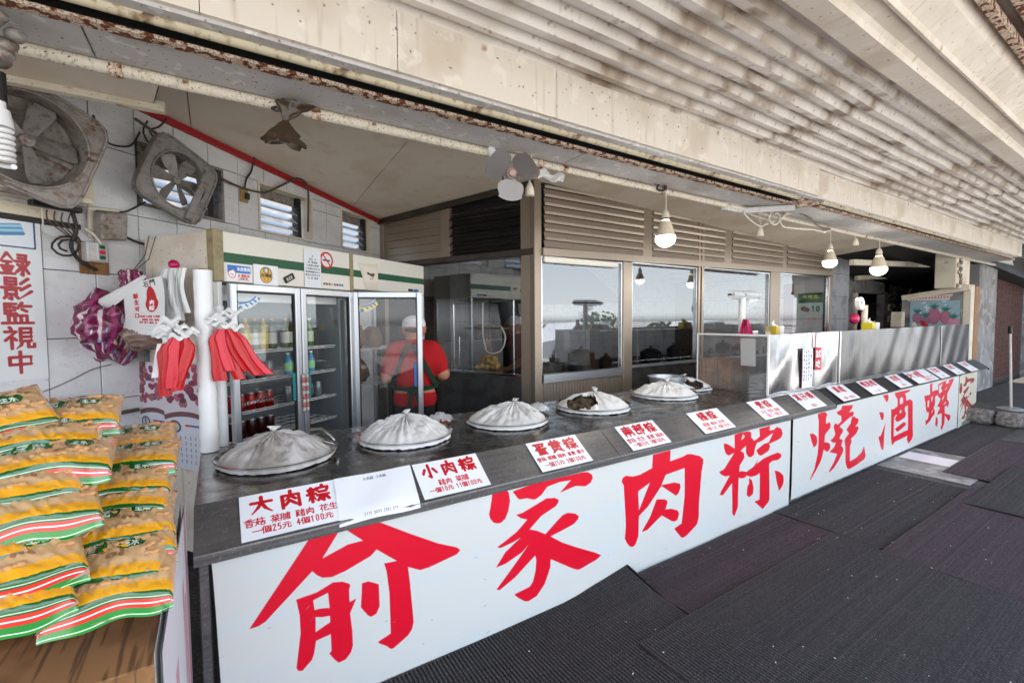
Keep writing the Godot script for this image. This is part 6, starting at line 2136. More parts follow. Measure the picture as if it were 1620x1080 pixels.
func bags_and_rolls() -> void:
	# white film roll standing on the counter corner
	var t := thing("film_roll", "tall roll of white film standing on the counter's back corner", "film roll", V(-0.055, TOP, -2.9))
	var b := MB.new()
	var pr := []
	for k in 41:
		pr.append(Vector2(0.043 + 0.0012 * sin(k * 2.1) + 0.0008 * sin(k * 5.3), 0.003 + k * 0.024))
	pr.push_front(Vector2(0.0, 0.003))
	pr.append(Vector2(0.02, 0.964))
	b.lathe(pr, 24, Transform3D(Basis.IDENTITY, V(-0.06, TOP, -2.9)))
	part("wound_film", b, M.plastic_white, t)
	b = MB.new()
	b.cyl(V(-0.06, TOP + 0.95, -2.9), V(-0.06, TOP + 0.972, -2.9), 0.02, 0.02, 12)
	part("core", b, M.cardboard, t)
	t = thing("film_roll", "second, half-hidden clear film roll behind the white one", "film roll", V(0.02, TOP, -3.02))
	b = MB.new()
	b.cyl(V(0.0, TOP + 0.002, -2.99), V(0.0, TOP + 0.78, -2.99), 0.03, 0.03, 18)
	part("wound_film", b, M.clear_film, t)
	# bundles of red carrier bags with bunched white handles
	var specs := [
		["bundle of red carrier bags with bunched white handles left of the white film roll", V(-0.165, 1.52, -2.82), 0.055, 0.26, -0.05, 5],
		["slim bundle of darker red carrier bags at the outer side of the film roll", V(-0.215, 1.49, -2.86), 0.03, 0.26, 0.0, 3],
		["bundle of red carrier bags spread wide right of the white film roll", V(0.03, 1.56, -2.84), 0.06, 0.27, 0.12, 6],
	]
	for i in 3:
		var s: Array = specs[i]
		var o: Vector3 = s[1]
		t = thing("red_bag_bundle", s[0], "plastic bags", o, "bundles of red carrier bags")
		for k in s[5]:
			b = MB.new()
			var sh: float = s[2]
			var off: float = (k + 0.5) / float(s[5]) - 0.5
			var ln: float = s[3] * (0.92 + 0.1 * sin(k * 2.7 + i))
			var lean: float = s[4] * (0.15 + 1.1 * (k / float(s[5])))
			var wide: float = sh * 1.5 / s[5] + 0.012
			b.grid(20, 12, func(u: float, w: float) -> Vector3:
				# a flattened tube of folded film, squared off at the foot
				var a := TAU * u
				var nip := 0.55 + 0.45 * smoothstep(0.0, 0.22, w)
				var bulge := 1.0 + 0.1 * sin(w * 9.0 + k) + 0.35 * w * absf(s[4]) * 4.0
				var ca := cos(a)
				var px := signf(ca) * pow(absf(ca), 0.6) * wide * nip * bulge
				var pz := sin(a) * (0.016 + 0.004 * sin(k * 3.0)) + 0.004 * sin(u * 38.0 + k * 2.0)
				var y := -w * ln * cos(lean * 0.8 * w)
				return o + V(off * sh * 2.0 * nip + px + lean * w * (0.5 + 0.6 * w), y, pz + 0.012 * sin(k * 2.0)))
			part("bag", b, M.red_bag if k % 4 != 1 else M.pink_light, t)
		for k in 7:
			b = MB.new()
			var a := k * 0.9 + i
			var oo := o + V(sin(a) * s[2] * 0.8, 0.005 + 0.014 * k, cos(a) * 0.012)
			b.grid(8, 3, func(u: float, w: float) -> Vector3:
				return oo + V((u - 0.5) * 0.085, 0.012 * sin(u * 9.0 + k) + (w - 0.5) * 0.022, 0.022 * sin(u * PI) + 0.008 * sin(w * 5.0 + k)))
			part("handle_fold", b, M.plastic_white, t)
		if i < 2:
			b = MB.new()
			b.grid(5, 6, func(u: float, w: float) -> Vector3: return o + V(-0.045 - 0.03 * w + u * 0.03, 0.0 - w * 0.17, 0.01 * sin(w * 6.0) - 0.01))
			part("white_tail", b, M.plastic_white, t)
	# striped bag stuffed with bags, on a hook on the fridge side
	var fx := frame_of(F_AT, F_DIR)
	var S := func(back: float, y: float, off: float) -> Vector3: return fx * V(-0.062 - off, y, -back)
	var im := paper(256, 128, Color(0.5, 0.1, 0.3))
	for k in 12:
		var kk: Color = [Color(0.83, 0.76, 0.78), Color(0.42, 0.06, 0.25), Color(0.62, 0.22, 0.42), Color(0.36, 0.05, 0.2)][k % 4]
		var x0 := k * 21.3
		for q in 40:
			ink_line(im, Vector2(x0 + q * 0.5 - 4.0 * sin(q * 0.1), q * 3.3), Vector2(x0 + q * 0.5 + 6 - 4.0 * sin(q * 0.1), q * 3.3 + 3), [4, 7, 5, 4][k % 4], [4, 7, 5, 4][k % 4], kk)
	for k in 26:
		var p := Vector2(rng.randf() * 256, 60 + rng.randf() * 68)
		ink_line(im, p, p + Vector2(rng.randf_range(-8, 8), rng.randf_range(-5, 5)), 3, 2, [Color(0.4, 0.5, 0.7), Color(0.8, 0.72, 0.6), Color(0.35, 0.25, 0.5), Color(0.75, 0.8, 0.82)][k % 4])
	t = thing("striped_bag_sack", "big maroon striped plastic bag stuffed with more bags, hanging on the fridge side", "plastic bags", S.call(0.6, 1.35, 0.2))
	var f := FastNoiseLite.new()
	f.seed = 5
	f.frequency = 1.0
	var lumps := func(mid: Vector3, r: Vector3, wob: float, m: Material, called: String, sd_: float) -> void:
		var q := MB.new()
		q.grid(40, 26, func(u: float, w: float) -> Vector3:
			var d := V(cos(TAU * u) * sin(PI * w), cos(PI * w), sin(TAU * u) * sin(PI * w))
			var k := 1.0 + wob * f.get_noise_3dv(d * 1.6 + Vector3.ONE * sd_) + wob * 0.5 * absf(f.get_noise_3dv(d * 4.0 + Vector3.ONE * sd_)) - wob * 0.12 * absf(sin(u * 20.0 + w * 6.0)) * (1.0 - w)
			if w < 0.25:
				k *= 0.55 + 0.45 * w / 0.25
			return mid + fx.basis * (d * r * k), mid, Rect2(0, 0, 2, 1))
		part(called, q, m, t)
	var stripe := print_mat(im, 0.25)
	stripe.texture_repeat = true
	stripe.clearcoat_enabled = true
	stripe.clearcoat = 0.6
	lumps.call(S.call(0.72, 1.60, 0.17), V(0.19, 0.235, 0.2), 0.35, stripe, "sack", 0.0)
	lumps.call(S.call(0.55, 1.58, 0.3), V(0.12, 0.14, 0.12), 0.45, stripe, "bulge", 3.0)
	lumps.call(S.call(0.36, 1.51, 0.2), V(0.1, 0.075, 0.1), 0.45, M.brown_film, "clear_bulge", 7.0)
	lumps.call(S.call(0.58, 1.86, 0.14), V(0.06, 0.075, 0.05), 0.5, stripe, "neck", 11.0)
	b = MB.new()
	b.tube([S.call(0.58, 1.92, 0.12), S.call(0.56, 2.0, 0.05), S.call(0.55, 2.15, 0.01)], 0.003, 5)
	b.tube([S.call(0.6, 1.92, 0.12), S.call(0.62, 2.03, 0.04), S.call(0.62, 2.16, 0.01)], 0.003, 5)
	part("hanging_wire", b, M.wire_brown, t)
	# white shop bags
	im = paper(160, 200, Color(0.87, 0.87, 0.86))
	var red := Color(0.72, 0.05, 0.09)
	for k in 4:
		ink_char(im, "新生可口"[k], Vector2(44, 40 + k * 26), 20, 20, 1.5, red, 0.3)
	var drop := PackedVector2Array()
	for k in 24:
		var a := TAU * k / 24.0
		drop.append(Vector2(112 + sin(a) * 24.0 * (1.0 if cos(a) < 0.2 else 0.75), 82 - cos(a) * (58.0 if cos(a) > 0.0 else 34.0)))
	ink_polys(im, [drop], red)
	ink_char(im, "肉", Vector2(102, 72), 20, 18, 1.4, Color.WHITE)
	ink_char(im, "粽", Vector2(102, 92), 20, 18, 1.4, Color.WHITE)
	ink_text(im, "石門", 112, 4, 20, 3, 1.3, Color(0.2, 0.1, 0.12))
	ink_text(im, "石門肉粽 大肉粽 小肉粽", 100, 128, 7, 0.5, 0.6, red)
	ink_text(im, "南部粽 花生 香菇", 108, 140, 7, 0.5, 0.6, red)
	ink_text(im, "蛋黃 栗子 蝦米 水", 100, 150, 7, 0.5, 0.6, red)
	t = thing("printed_shop_bag", "white shop bag printed with a red drop, hung in front of the striped sack", "paper bag", S.call(0.28, 1.5, 0.25))
	b = MB.new()
	var pa: Vector3 = S.call(0.40, 1.80, 0.26)
	var pb_: Vector3 = S.call(0.12, 1.86, 0.22)
	var pc: Vector3 = S.call(0.08, 1.51, 0.22)
	var pd: Vector3 = S.call(0.43, 1.545, 0.27)
	b.grid(10, 10, func(u: float, w: float) -> Vector3:
		var p := pa.lerp(pb_, u).lerp(pd.lerp(pc, u), w)
		return p + fx.basis * V(-0.01 * sin(u * PI) - 0.006 * sin(w * 7.0 + u * 3.0), 0, 0))
	part("front", b, print_mat(im, 0.4), t)
	b = MB.new()
	b.grid(8, 6, func(u: float, w: float) -> Vector3: return pa.lerp(pb_, u).lerp(pd.lerp(pc, u), w) + fx.basis * V(0.03, -0.015 - 0.012 * sin(u * 5.0), -0.02))
	part("back", b, M.plastic_white, t)
	b = MB.new()
	b.grid(8, 5, func(u: float, w: float) -> Vector3: return S.call(0.66 - u * 0.46, 1.73 + u * 0.14 - w * (0.1 * (1.0 - u) + 0.02) * sin(0.5 + u * 2.0), 0.29 - 0.03 * u + 0.012 * sin(w * 4.0)))
	part("side_flap", b, M.plastic_white, t)
	t = thing("white_bag_bunch", "bunch of crumpled white carrier bags hooked on the fridge's front edge", "plastic bags", S.call(0.14, 1.6, 0.1))
	for k in 7:
		b = MB.new()
		var bk := 0.06 + k * 0.028
		b.grid(8, 12, func(u: float, w: float) -> Vector3:
			return S.call(bk + (u - 0.5) * 0.05 * (0.6 + w) + 0.008 * sin(w * 5.0 + k), 1.91 - w * (0.26 + 0.05 * sin(k * 2.0)), 0.13 + 0.018 * sin(u * 8.0 + k) + 0.02 * sin(w * 3.0) + 0.01 * (k % 3)))
		part("bag", b, M.plastic_white, t)
	b = MB.new()
	b.ball(S.call(0.16, 1.935, 0.13), V(0.03, 0.028, 0.03), 9, 6)
	part("maroon_knot", b, M.pink_bag, t)
	# calendar posters under the bags
	for i in 2:
		im = paper(128, 300, Color(0.83, 0.8, 0.82))
		for k in 46:
			var p := Vector2(rng.randf() * 128, rng.randf() * 120)
			ink_line(im, p, p + Vector2(rng.randf_range(-6, 6), rng.randf_range(-4, 8)), rng.randf_range(6, 13), rng.randf_range(5, 9), [Color(0.62, 0.25, 0.35), Color(0.72, 0.36, 0.46), Color(0.5, 0.2, 0.28), Color(0.6, 0.4, 0.42), Color(0.36, 0.24, 0.26)][k % 5])
		im.fill_rect(Rect2i(0, 150, 128, 150), Color(0.83, 0.83, 0.86))
		for k in 64:
			var y := 138.0 + 14.0 * pow((k * 2.0 - 64.0) / 64.0, 2.0)
			ink_line(im, Vector2(k * 2.0, y), Vector2(k * 2.0, y + 8), 3, 3, Color(0.45, 0.3, 0.33))
		ink_line(im, Vector2(30, 180), Vector2(30, 180), 18, 18, Color(0.25, 0.28, 0.3))
		ink_line(im, Vector2(30, 180), Vector2(30, 180), 13, 13, Color(0.75, 0.76, 0.78))
		ink_text(im, "1" if i == 0 else "2", 30, 170, 20, 0, 2.0, Color(0.15, 0.15, 0.2))
		im.fill_rect(Rect2i(60, 172, 62, 5), Color(0.2, 0.35, 0.55))
		im.fill_rect(Rect2i(60, 172, 18, 5), Color(0.65, 0.2, 0.2))
		for r in 5:
			for c in 6:
				ink_text(im, str((r * 6 + c) % 5 + (1 if i == 0 else 0)), 44 + c * 15, 205 + r * 17, 9, 0, 0.7, Color(0.4, 0.4, 0.46))
		im.fill_rect(Rect2i(14, 220, 24, 26), Color(0.2, 0.22, 0.32))
		var b0: float = [0.80, 0.49][i]
		var b1: float = [0.495, 0.08][i]
		b = MB.new()
		b.grid(6, 8, func(u: float, w: float) -> Vector3: return S.call(lerpf(b0, b1, u), lerpf(1.335, 0.66, w), 0.02 + 0.01 * i + 0.008 * sin(u * 4.0 + w * 3.0)))
		single("calendar_poster", b, print_mat(im, 0.35), "pink fruit calendar poster marked 1, farther back on the fridge side" if i == 0 else "pink fruit calendar poster marked 2, nearer the counter on the fridge side", "calendar", "calendars on the fridge side")


func peanuts() -> void:
	# printed film of a peanut bag
	var im := paper(320, 256, Color(0.82, 0.66, 0.47))
	var gr := Color(0.02, 0.34, 0.12)
	var lg := Color(0.0, 0.52, 0.14)
	var rd := Color(0.85, 0.13, 0.07)
	var yl := Color(0.95, 0.66, 0.03)
	for k in 90:
		var p := Vector2(rng.randf() * 320, 20 + rng.randf() * 140)
		ink_line(im, p, p + Vector2(rng.randf_range(-10, 10), rng.randf_range(-6, 6)), 6, 5, Color(0.8, 0.63, 0.46) if k % 3 else Color(0.6, 0.44, 0.3))
	im.fill_rect(Rect2i(0, 0, 320, 14), Color(0.66, 0.07, 0.06))
	im.fill_rect(Rect2i(0, 5, 320, 3), Color(0.95, 0.9, 0.88))
	im.fill_rect(Rect2i(0, 14, 320, 10), Color(0.88, 0.6, 0.3))
	for q in [[50.0, 74.0, 90.0, 34.0], [205.0, 70.0, 36.0, 40.0]]:
		ink_line(im, Vector2(q[0], q[1] + 10), Vector2(q[0] + q[2], q[1] + 10), 22, 20, gr)
	ink_text(im, "水花", 96, 70, 30, 10, 2.6, Color(0.86, 0.88, 0.84), 0.4)
	ink_text(im, "生水", 223, 74, 22, 2, 1.9, Color(0.9, 0.92, 0.88), 0.3)
	for k in 11:
		for a in range(0, 4):
			var cc := Vector2(k * 32.0, 186)
			for s in 8:
				var a0 := PI + PI * s / 8.0
				var a1 := PI + PI * (s + 1) / 8.0
				var rr := 30.0 - a * 7.0
				ink_line(im, cc + Vector2(cos(a0), sin(a0)) * rr, cc + Vector2(cos(a1), sin(a1)) * rr, 2.4, 2.4, yl)
	im.fill_rect(Rect2i(0, 184, 320, 22), gr)
	im.fill_rect(Rect2i(0, 199, 320, 3), Color(0.75, 0.85, 0.72))
	im.fill_rect(Rect2i(0, 206, 320, 24), rd)
	im.fill_rect(Rect2i(0, 216, 320, 4), Color(0.96, 0.93, 0.9))
	im.fill_rect(Rect2i(0, 230, 320, 26), lg)
	im.fill_rect(Rect2i(0, 246, 320, 3), Color(0.85, 0.93, 0.82))
	var film := print_mat(im, 0.18)
	film.clearcoat_enabled = true
	film.clearcoat = 1.0
	film.clearcoat_roughness = 0.08
	var protos := []
	for v in 3:
		var f := FastNoiseLite.new()
		f.seed = 200 + v
		f.frequency = 1.0
		var o := Node3D.new()
		var w0 := 0.23
		var deep := 0.25
		var top := func(u: float, w: float) -> Vector3:
			var e := u - 0.5
			var puff := pow(maxf(sin(PI * clampf(u, 0.0, 1.0)), 0.0), 0.35) * pow(maxf(sin(PI * clampf(w * 1.08, 0.0, 1.0)), 0.0), 0.45)
			var lump := f.get_noise_2d(u * 11.0, w * 7.0) * 0.009 + absf(f.get_noise_2d(u * 22.0 + 5.0, w * 13.0)) * 0.006
			var crease := 0.004 * absf(sin(u * 31.0 + w * 9.0 + v)) * pow(absf(e) * 2.0, 3.0)
			var y := 0.042 * puff + lump * puff + crease
			var z := (w - 0.5) * deep
			if w > 0.72:
				# the printed front seal hangs down
				var q := (w - 0.72) / 0.28
				z = 0.22 * deep + q * 0.02 + 0.006 * sin(u * 9.0 + v)
				y = lerpf(0.042 * pow(maxf(sin(PI * u), 0.0), 0.35) * 0.9, -0.02, q) + 0.004 * sin(u * 13.0 + v * 2.0) * q
			return V(e * w0, y, z)
		var b := MB.new()
		b.grid(34, 26, top, null)
		var fm := part("film", b, film, o, true)
		b = MB.new()
		b.grid(14, 8, func(u: float, w: float) -> Vector3: return V((u - 0.5) * w0, -0.012 * sin(PI * u), (w - 0.5) * deep * 0.72 - 0.02))
		part("underside", b, M.film_pale, o, true)
		b = MB.new()
		var r := RandomNumberGenerator.new()
		r.seed = 40 + v
		for k in 15:
			var u := r.randf_range(0.08, 0.94)
			var w := r.randf_range(0.12, 0.6)
			if w > 0.2 and w < 0.48 and (u > 0.1 and u < 0.5 or u > 0.56 and u < 0.83):
				continue
			var p: Vector3 = top.call(u, w)
			var d := V(cos(k * 1.3), 0.1, sin(k * 1.3) * 0.6).normalized() * 0.009
			b.ball(p - d, V(0.0085, 0.0058, 0.0078), 8, 6)
			b.ball(p + d, V(0.0078, 0.0052, 0.007), 8, 6)
			b.ball(p, V(0.0068, 0.004, 0.0055), 6, 5)
		var pn := part("peanuts", b, M.peanut, o, true)
		pn.set_meta("kind", "stuff")
		protos.append(o)
	var lay := func(v: int, at: Vector3, yaw: float, pitch: float, roll: float, label: String) -> void:
		var o: Node3D = protos[v].duplicate()
		o.name = fresh("peanut_bag", self)
		add_child(o, true)
		o.transform = Transform3D(Basis.from_euler(V(pitch, yaw, roll)), at)
		meta(o, label, "peanut bag", "bags of peanuts heaped at the counter's end")
	# the column beside the counter, lowest first
	# each entry: where its front seal lies (x, y, z), then yaw and tilt
	var col := [[-0.225, 0.918, -1.25, 0.0], [-0.245, 0.942, -1.30, -0.06], [-0.228, 0.968, -1.36, 0.08], [-0.24, 1.012, -1.46, -0.04], [-0.25, 1.07, -1.56, 0.05], [-0.232, 0.99, -1.41, 0.1], [-0.248, 1.042, -1.51, -0.08], [-0.235, 1.118, -1.66, -0.03], [-0.245, 1.135, -1.78, 0.06]]
	for k in col.size():
		var e: Array = col[k]
		var p := 0.27 + 0.06 * sin(k * 1.7)
		lay.call(k % 3, V(e[0], e[1] + 0.125 * sin(p) + 0.02, e[2] - 0.125 * cos(p)), e[3], p, 0.04 * sin(k * 1.1), "peanut bag %s up the column beside the counter" % ["lowest, resting on the cardboard,", "second", "third", "fifth", "seventh", "fourth", "sixth", "eighth", "topmost and farthest"][k])
	var col2 := [[-0.40, 0.965, -1.20, 0.34], [-0.385, 1.005, -1.24, 0.3], [-0.42, 1.045, -1.28, 0.42], [-0.37, 1.10, -1.33, 0.26], [-0.41, 1.135, -1.39, 0.16], [-0.36, 1.19, -1.45, 0.06], [-0.40, 1.225, -1.56, 0.1], [-0.37, 1.25, -1.66, 0.05]]
	for k in col2.size():
		var e: Array = col2[k]
		var p := 0.3 + 0.07 * sin(k * 2.1)
		lay.call((k + 1) % 3, V(e[0], e[1] + 0.125 * sin(p) + 0.02, e[2] - 0.125 * cos(p)), e[3], p, 0.06 * sin(k * 2.0), "peanut bag %s up the column cut by the photo's edge" % ["lowest", "second", "third", "fourth", "fifth", "sixth", "seventh", "topmost"][k])
	lay.call(0, V(-0.50, 1.33, -1.72), 0.5, 0.5, 0.3, "peanut bag propped up behind the heap at the photo's edge")
	for p in protos:
		p.free()
	var b := MB.new()
	var t := thing("peanut_stand", "stand of white boards with faded red streaks carrying the peanut bags", "stand", V(-0.6, 0, -1.5))
	b.box(V(-1.3, 0.8, -1.9), V(-0.135, 0.86, -1.22), 0.003)
	part("shelf", b, M.cardboard, t)
	im = paper(128, 192, Color(0.84, 0.85, 0.88))
	var faded := Color(0.76, 0.5, 0.53)
	for q in ["40 60 52 60 58 150 62 192 48 192 46 140", "58 92 64 95 70 190 64 192", "86 44 94 40 98 120 96 170 90 110", "98 60 106 62 110 180 104 182", "110 0 122 0 126 192 116 192 112 90", "24 160 34 150 44 192 22 192"]:
		var fl: PackedFloat64Array = q.split_floats(" ")
		var p := PackedVector2Array()
		for i in range(0, fl.size(), 2):
			p.append(Vector2(fl[i], fl[i + 1]))
		ink_polys(im, [p], faded)
	b = MB.new()
	b.quad(V(-0.118, 0.2, -1.14), V(-0.118, 0.2, -1.93), V(-0.118, 0.97, -1.93), V(-0.118, 0.93, -1.14), Vector3.RIGHT)
	part("side_print", b, print_mat(im, 0.35), t)
	b = MB.new()
	b.face([V(-0.121, 0.0, -1.14), V(-0.121, 0.0, -1.93), V(-0.121, 0.97, -1.93), V(-0.121, 0.93, -1.14)], V(-1, 0.5, -1.5))
	b.face([V(-0.131, 0.0, -1.14), V(-0.131, 0.0, -1.93), V(-0.131, 0.97, -1.93), V(-0.131, 0.93, -1.14)], V(1, 0.5, -1.5))
	part("side_board", b, M.white, t)
	b = MB.new()
	b.box(V(-1.25, 0.45, -1.9), V(-0.14, 0.799, -1.19), 0.006)
	b.box(V(-0.62, 0.62, -1.187), V(-0.2, 0.76, -1.184))
	single("cardboard_carton", b, M.cardboard, "brown cardboard carton under the peanut bags", "cardboard box")
	b = MB.new()
	b.box(V(-1.2, 0.862, -1.9), V(-0.34, 1.02, -1.5), 0.006)
	single("inner_carton", b, M.cardboard, "cardboard carton buried in the heap of peanut bags", "cardboard box")
	b = MB.new()
	b.box(V(-1.25, 0.0, -1.9), V(-0.14, 0.448, -1.25), 0.006)
	single("lower_carton", b, M.cardboard, "lower cardboard carton at the foot of the peanut stand", "cardboard box")


# ---------------------------------------------------------------- hanging things, far end, kitchen, people, street

func smooth(pts: Array, step := 0.03) -> Array:
	var c := Curve3D.new()
	for p in pts:
		c.add_point(p)
	for i in range(1, pts.size() - 1):
		var d: Vector3 = (pts[i + 1] - pts[i - 1]) * 0.22
		c.set_point_in(i, -d)
		c.set_point_out(i, d)
	var out := []
	var n := maxi(6, int(c.get_baked_length() / step))
	for i in n + 1:
		out.append(c.sample_baked(c.get_baked_length() * i / n, true))
	return out


func cord(pts: Array, r: float, m: Material, called: String, label: String, cat := "cable") -> void:
	var b := MB.new()
	b.tube(smooth(pts), r, 6)
	single(called, b, m, label, cat)


func bulb(at: Vector3, r: float, drop: float, label: String) -> void:
	var t := thing("hanging_bulb", label, "light bulb", at, "lit bulbs hanging from the pipe")
	var b := MB.new()
	var pr := []
	for k in 12:
		var a := PI * 0.5 + (PI * 0.5) * k / 11.0
		pr.append(Vector2(r * sin(a * 1.0) if k > 0 else r, 0.0 - r * 0.85 * sin((a - PI * 0.5))))
	pr = [Vector2(0.001, -r * 0.85)]
	for k in 10:
		var a := -PI / 2.0 + PI / 2.0 * (k + 1) / 10.0
		pr.append(Vector2(r * cos(a), r * 0.85 * sin(a)))
	pr.append(Vector2(r * 0.985, r * 0.25))
	b.lathe(pr, 24)
	part("globe", b, M.bulb_lit, t, true)
	b = MB.new()
	b.lathe([Vector2(r * 0.985, r * 0.251), Vector2(r * 0.8, r * 0.9), Vector2(r * 0.52, r * 1.75), Vector2(r * 0.4, r * 1.8)], 24)
	part("collar", b, M.bulb_collar, t, true)
	b = MB.new()
	b.lathe([Vector2(r * 0.36, r * 1.8), Vector2(r * 0.4, r * 1.95), Vector2(r * 0.4, r * 2.4), Vector2(r * 0.28, r * 2.75), Vector2(r * 0.1, r * 2.95), Vector2(0, r * 2.96)], 16)
	part("socket", b, M.old_white, t, true)
	b = MB.new()
	b.lathe([Vector2(r * 0.4, r * 1.96), Vector2(r * 0.415, r * 2.0), Vector2(r * 0.415, r * 2.06), Vector2(r * 0.4, r * 2.08)], 16)
	part("black_ring", b, M.black, t, true)
	b = MB.new()
	b.tube([V(0, r * 2.9, 0), V(0.003, drop * 0.6, 0), V(0, drop, 0)], 0.005, 6)
	part("cord", b, M.wire_white, t, true)
	var l := OmniLight3D.new()
	l.name = "bulb_light"
	l.light_energy = 0.16
	l.light_color = Color(1.0, 0.98, 0.95)
	l.light_size = r * 0.8
	l.omni_range = 12.0
	l.omni_attenuation = 2.0
	l.shadow_enabled = true
	t.add_child(l)


func hangings() -> void:
	bulb(V(2.88, 2.2, -2.3), 0.074, 0.36, "big lit bulb hanging before the louvres, nearest of the three")
	bulb(V(5.59, 2.185, -2.3), 0.068, 0.37, "smaller lit bulb in the middle, above the white paper lists")
	bulb(V(6.9, 2.18, -2.3), 0.088, 0.37, "lit bulb farthest along the pipe, above the yellow tissue box")
	for e in [[V(4.2, 2.37, -2.3), 0.13, "empty bulb socket on a looped white cable beside the conduit arms"], [V(6.28, 2.46, -2.32), 0.07, "empty bulb socket close under the pipe between two lit bulbs"], [V(1.62, 2.38, -2.3), 0.17, "dusty white pull switch hanging beside the small fan"]]:
		var t := thing("empty_socket", e[2], "socket", e[0])
		var b := MB.new()
		b.lathe([Vector2(0.018, -0.035), Vector2(0.03, -0.03), Vector2(0.026, 0.01), Vector2(0.012, 0.045), Vector2(0.004, 0.05)], 14)
		part("body", b, M.old_white, t, true)
		b = MB.new()
		b.tube([V(0, 0.045, 0), V(0.004, e[1] * 0.6, 0), V(0, e[1] + 0.04, -0.02)], 0.004, 6)
		part("cord", b, M.wire_white, t, true)
	# small fan under the pipe
	var t := thing("pipe_fan", "small bare fan with broad silver blades clamped under the pipe", "fan", V(1.45, 2.45, -2.25))
	var fx := Transform3D(Basis.from_euler(V(0.18, -0.42, 0.0)), V(1.45, 2.437, -2.24))
	for k in 3:
		var b := MB.new()
		var bx := fx * Transform3D(Basis(Vector3.BACK, TAU * k / 3.0 + 0.5), Vector3.ZERO)
		b.grid(10, 8, func(u: float, w: float) -> Vector3:
			var a := (w - 0.5) * 1.9 * (0.55 + 0.45 * sin(PI * minf(u * 1.1, 1.0)))
			var r := 0.025 + u * 0.125
			return bx * V(cos(a) * r, sin(a) * r, -sin(a) * r * 0.4))
		part("blade", b, M.blade_grey, t)
	var b := MB.new()
	b.cyl(fx * V(0, 0, 0.02), fx * V(0, 0, 0.045), 0.024, 0.017, 16)
	part("nose_cap", b, M.pink_dull, t)
	b = MB.new()
	b.cyl(fx * V(0, 0, -0.02), fx * V(0, 0, 0.02), 0.034, 0.03, 16)
	b.cyl(fx * V(0, 0, -0.11), fx * V(0, 0, -0.02), 0.045, 0.045, 16)
	part("motor", b, M.fan_dirty, t)
	b = MB.new()
	b.bar(V(1.39, 2.5, -2.3), V(1.37, 2.6, -2.34), 0.045, 0.03, Vector3.BACK, 0.006)
	b.tube(smooth([V(1.38, 2.6, -2.33), V(1.4, 2.64, -2.31), V(1.42, 2.66, -2.34)], 0.01), 0.008, 6)
	part("clamp", b, M.plastic_white, t)
	cord([V(1.42, 2.63, -2.33), V(1.55, 2.6, -2.31), V(1.6, 2.63, -2.32), V(1.63, 2.6, -2.3), V(1.62, 2.5, -2.3), V(1.62, 2.42, -2.3)], 0.006, M.wire_white, "cable", "white cord curling over the pipe beside the small fan")
	b = MB.new()
	b.grid(10, 5, func(u: float, w: float) -> Vector3: return V(1.72 + u * 0.2, 2.53 - 0.05 * w + 0.015 * sin(u * 9.0), -2.34 + 0.01 * sin(u * 7.0 + w * 4.0)))
	single("torn_film", b, M.clear_film, "strip of torn clear film stuck below the pipe by the louvres", "plastic film")
	# scorched bag hanging from the pipe
	t = thing("burnt_bag", "crumpled brown plastic bag tied to the pipe, dangling over the ceiling slope", "plastic bag", V(0.285, 2.5, -2.32))
	var f := FastNoiseLite.new()
	f.seed = 77
	f.frequency = 2.0
	for e in [[1.0, 0.105, 0.075], [-1.0, 0.085, 0.06]]:
		b = MB.new()
		b.grid(22, 10, func(u: float, w: float) -> Vector3:
			var a := TAU * u
			var r: float = 0.012 + e[2] * w * (1.0 + 0.5 * f.get_noise_2d(cos(a) * 2.0 + w, sin(a) * 2.0 + e[0] * 5.0) + 0.2 * sin(a * 5.0))
			var lean: float = -0.012 * w if e[0] > 0.0 else 0.045 * w
			return V(0.285 + lean + cos(a) * r, 2.5 - e[0] * e[1] * w * (1.0 + 0.25 * f.get_noise_2d(a, 9.0)), -2.31 + sin(a) * r * 0.45))
		part("crumple", b, M.burnt_film, t)
	b = MB.new()
	b.tube(smooth([V(0.285, 2.5, -2.31), V(0.28, 2.56, -2.315), V(0.283, 2.61, -2.33), V(0.3, 2.63, -2.35)], 0.012), 0.006, 6)
	b.tube(smooth([V(0.25, 2.555, -2.32), V(0.23, 2.54, -2.31), V(0.25, 2.53, -2.3), V(0.275, 2.545, -2.31)], 0.01), 0.006, 6)
	part("tie", b, M.wire_dark, t)
	# conduit arms and cables at the soffit's break
	t = thing("conduit_arms", "pair of rusty conduit arms reaching from the broken beam to the pipe", "conduit", V(4.6, 2.65, -2.1))
	for e in [[V(4.33, 2.585, -2.25), V(5.0, 2.785, -1.945)], [V(4.55, 2.57, -2.27), V(5.15, 2.77, -1.945)]]:
		b = MB.new()
		b.bar(e[0], e[1], 0.028, 0.028, Vector3.UP, 0.005)
		part("arm", b, M.pipe, t)
	cord([V(4.33, 2.585, -2.24), V(4.28, 2.54, -2.26), V(4.31, 2.49, -2.28), V(4.42, 2.47, -2.3), V(4.5, 2.5, -2.29), V(4.46, 2.56, -2.27), V(4.36, 2.56, -2.26)], 0.011, M.wire_white, "cable", "stiff white cable curled below the first conduit arm")
	cord([V(4.56, 2.57, -2.26), V(4.5, 2.52, -2.28), V(4.58, 2.47, -2.3), V(4.9, 2.48, -2.3), V(5.2, 2.5, -2.3), V(5.45, 2.5, -2.31), V(5.6, 2.53, -2.31)], 0.011, M.wire_white, "cable", "white cable running from the second conduit arm to the middle bulb")
	cord([V(4.6, 2.6, -2.2), V(4.8, 2.58, -2.2), V(5.1, 2.55, -2.25), V(5.35, 2.53, -2.28), V(5.58, 2.545, -2.3)], 0.008, M.wire_brown, "cable", "brown cable sagging under the soffit to the middle bulb")
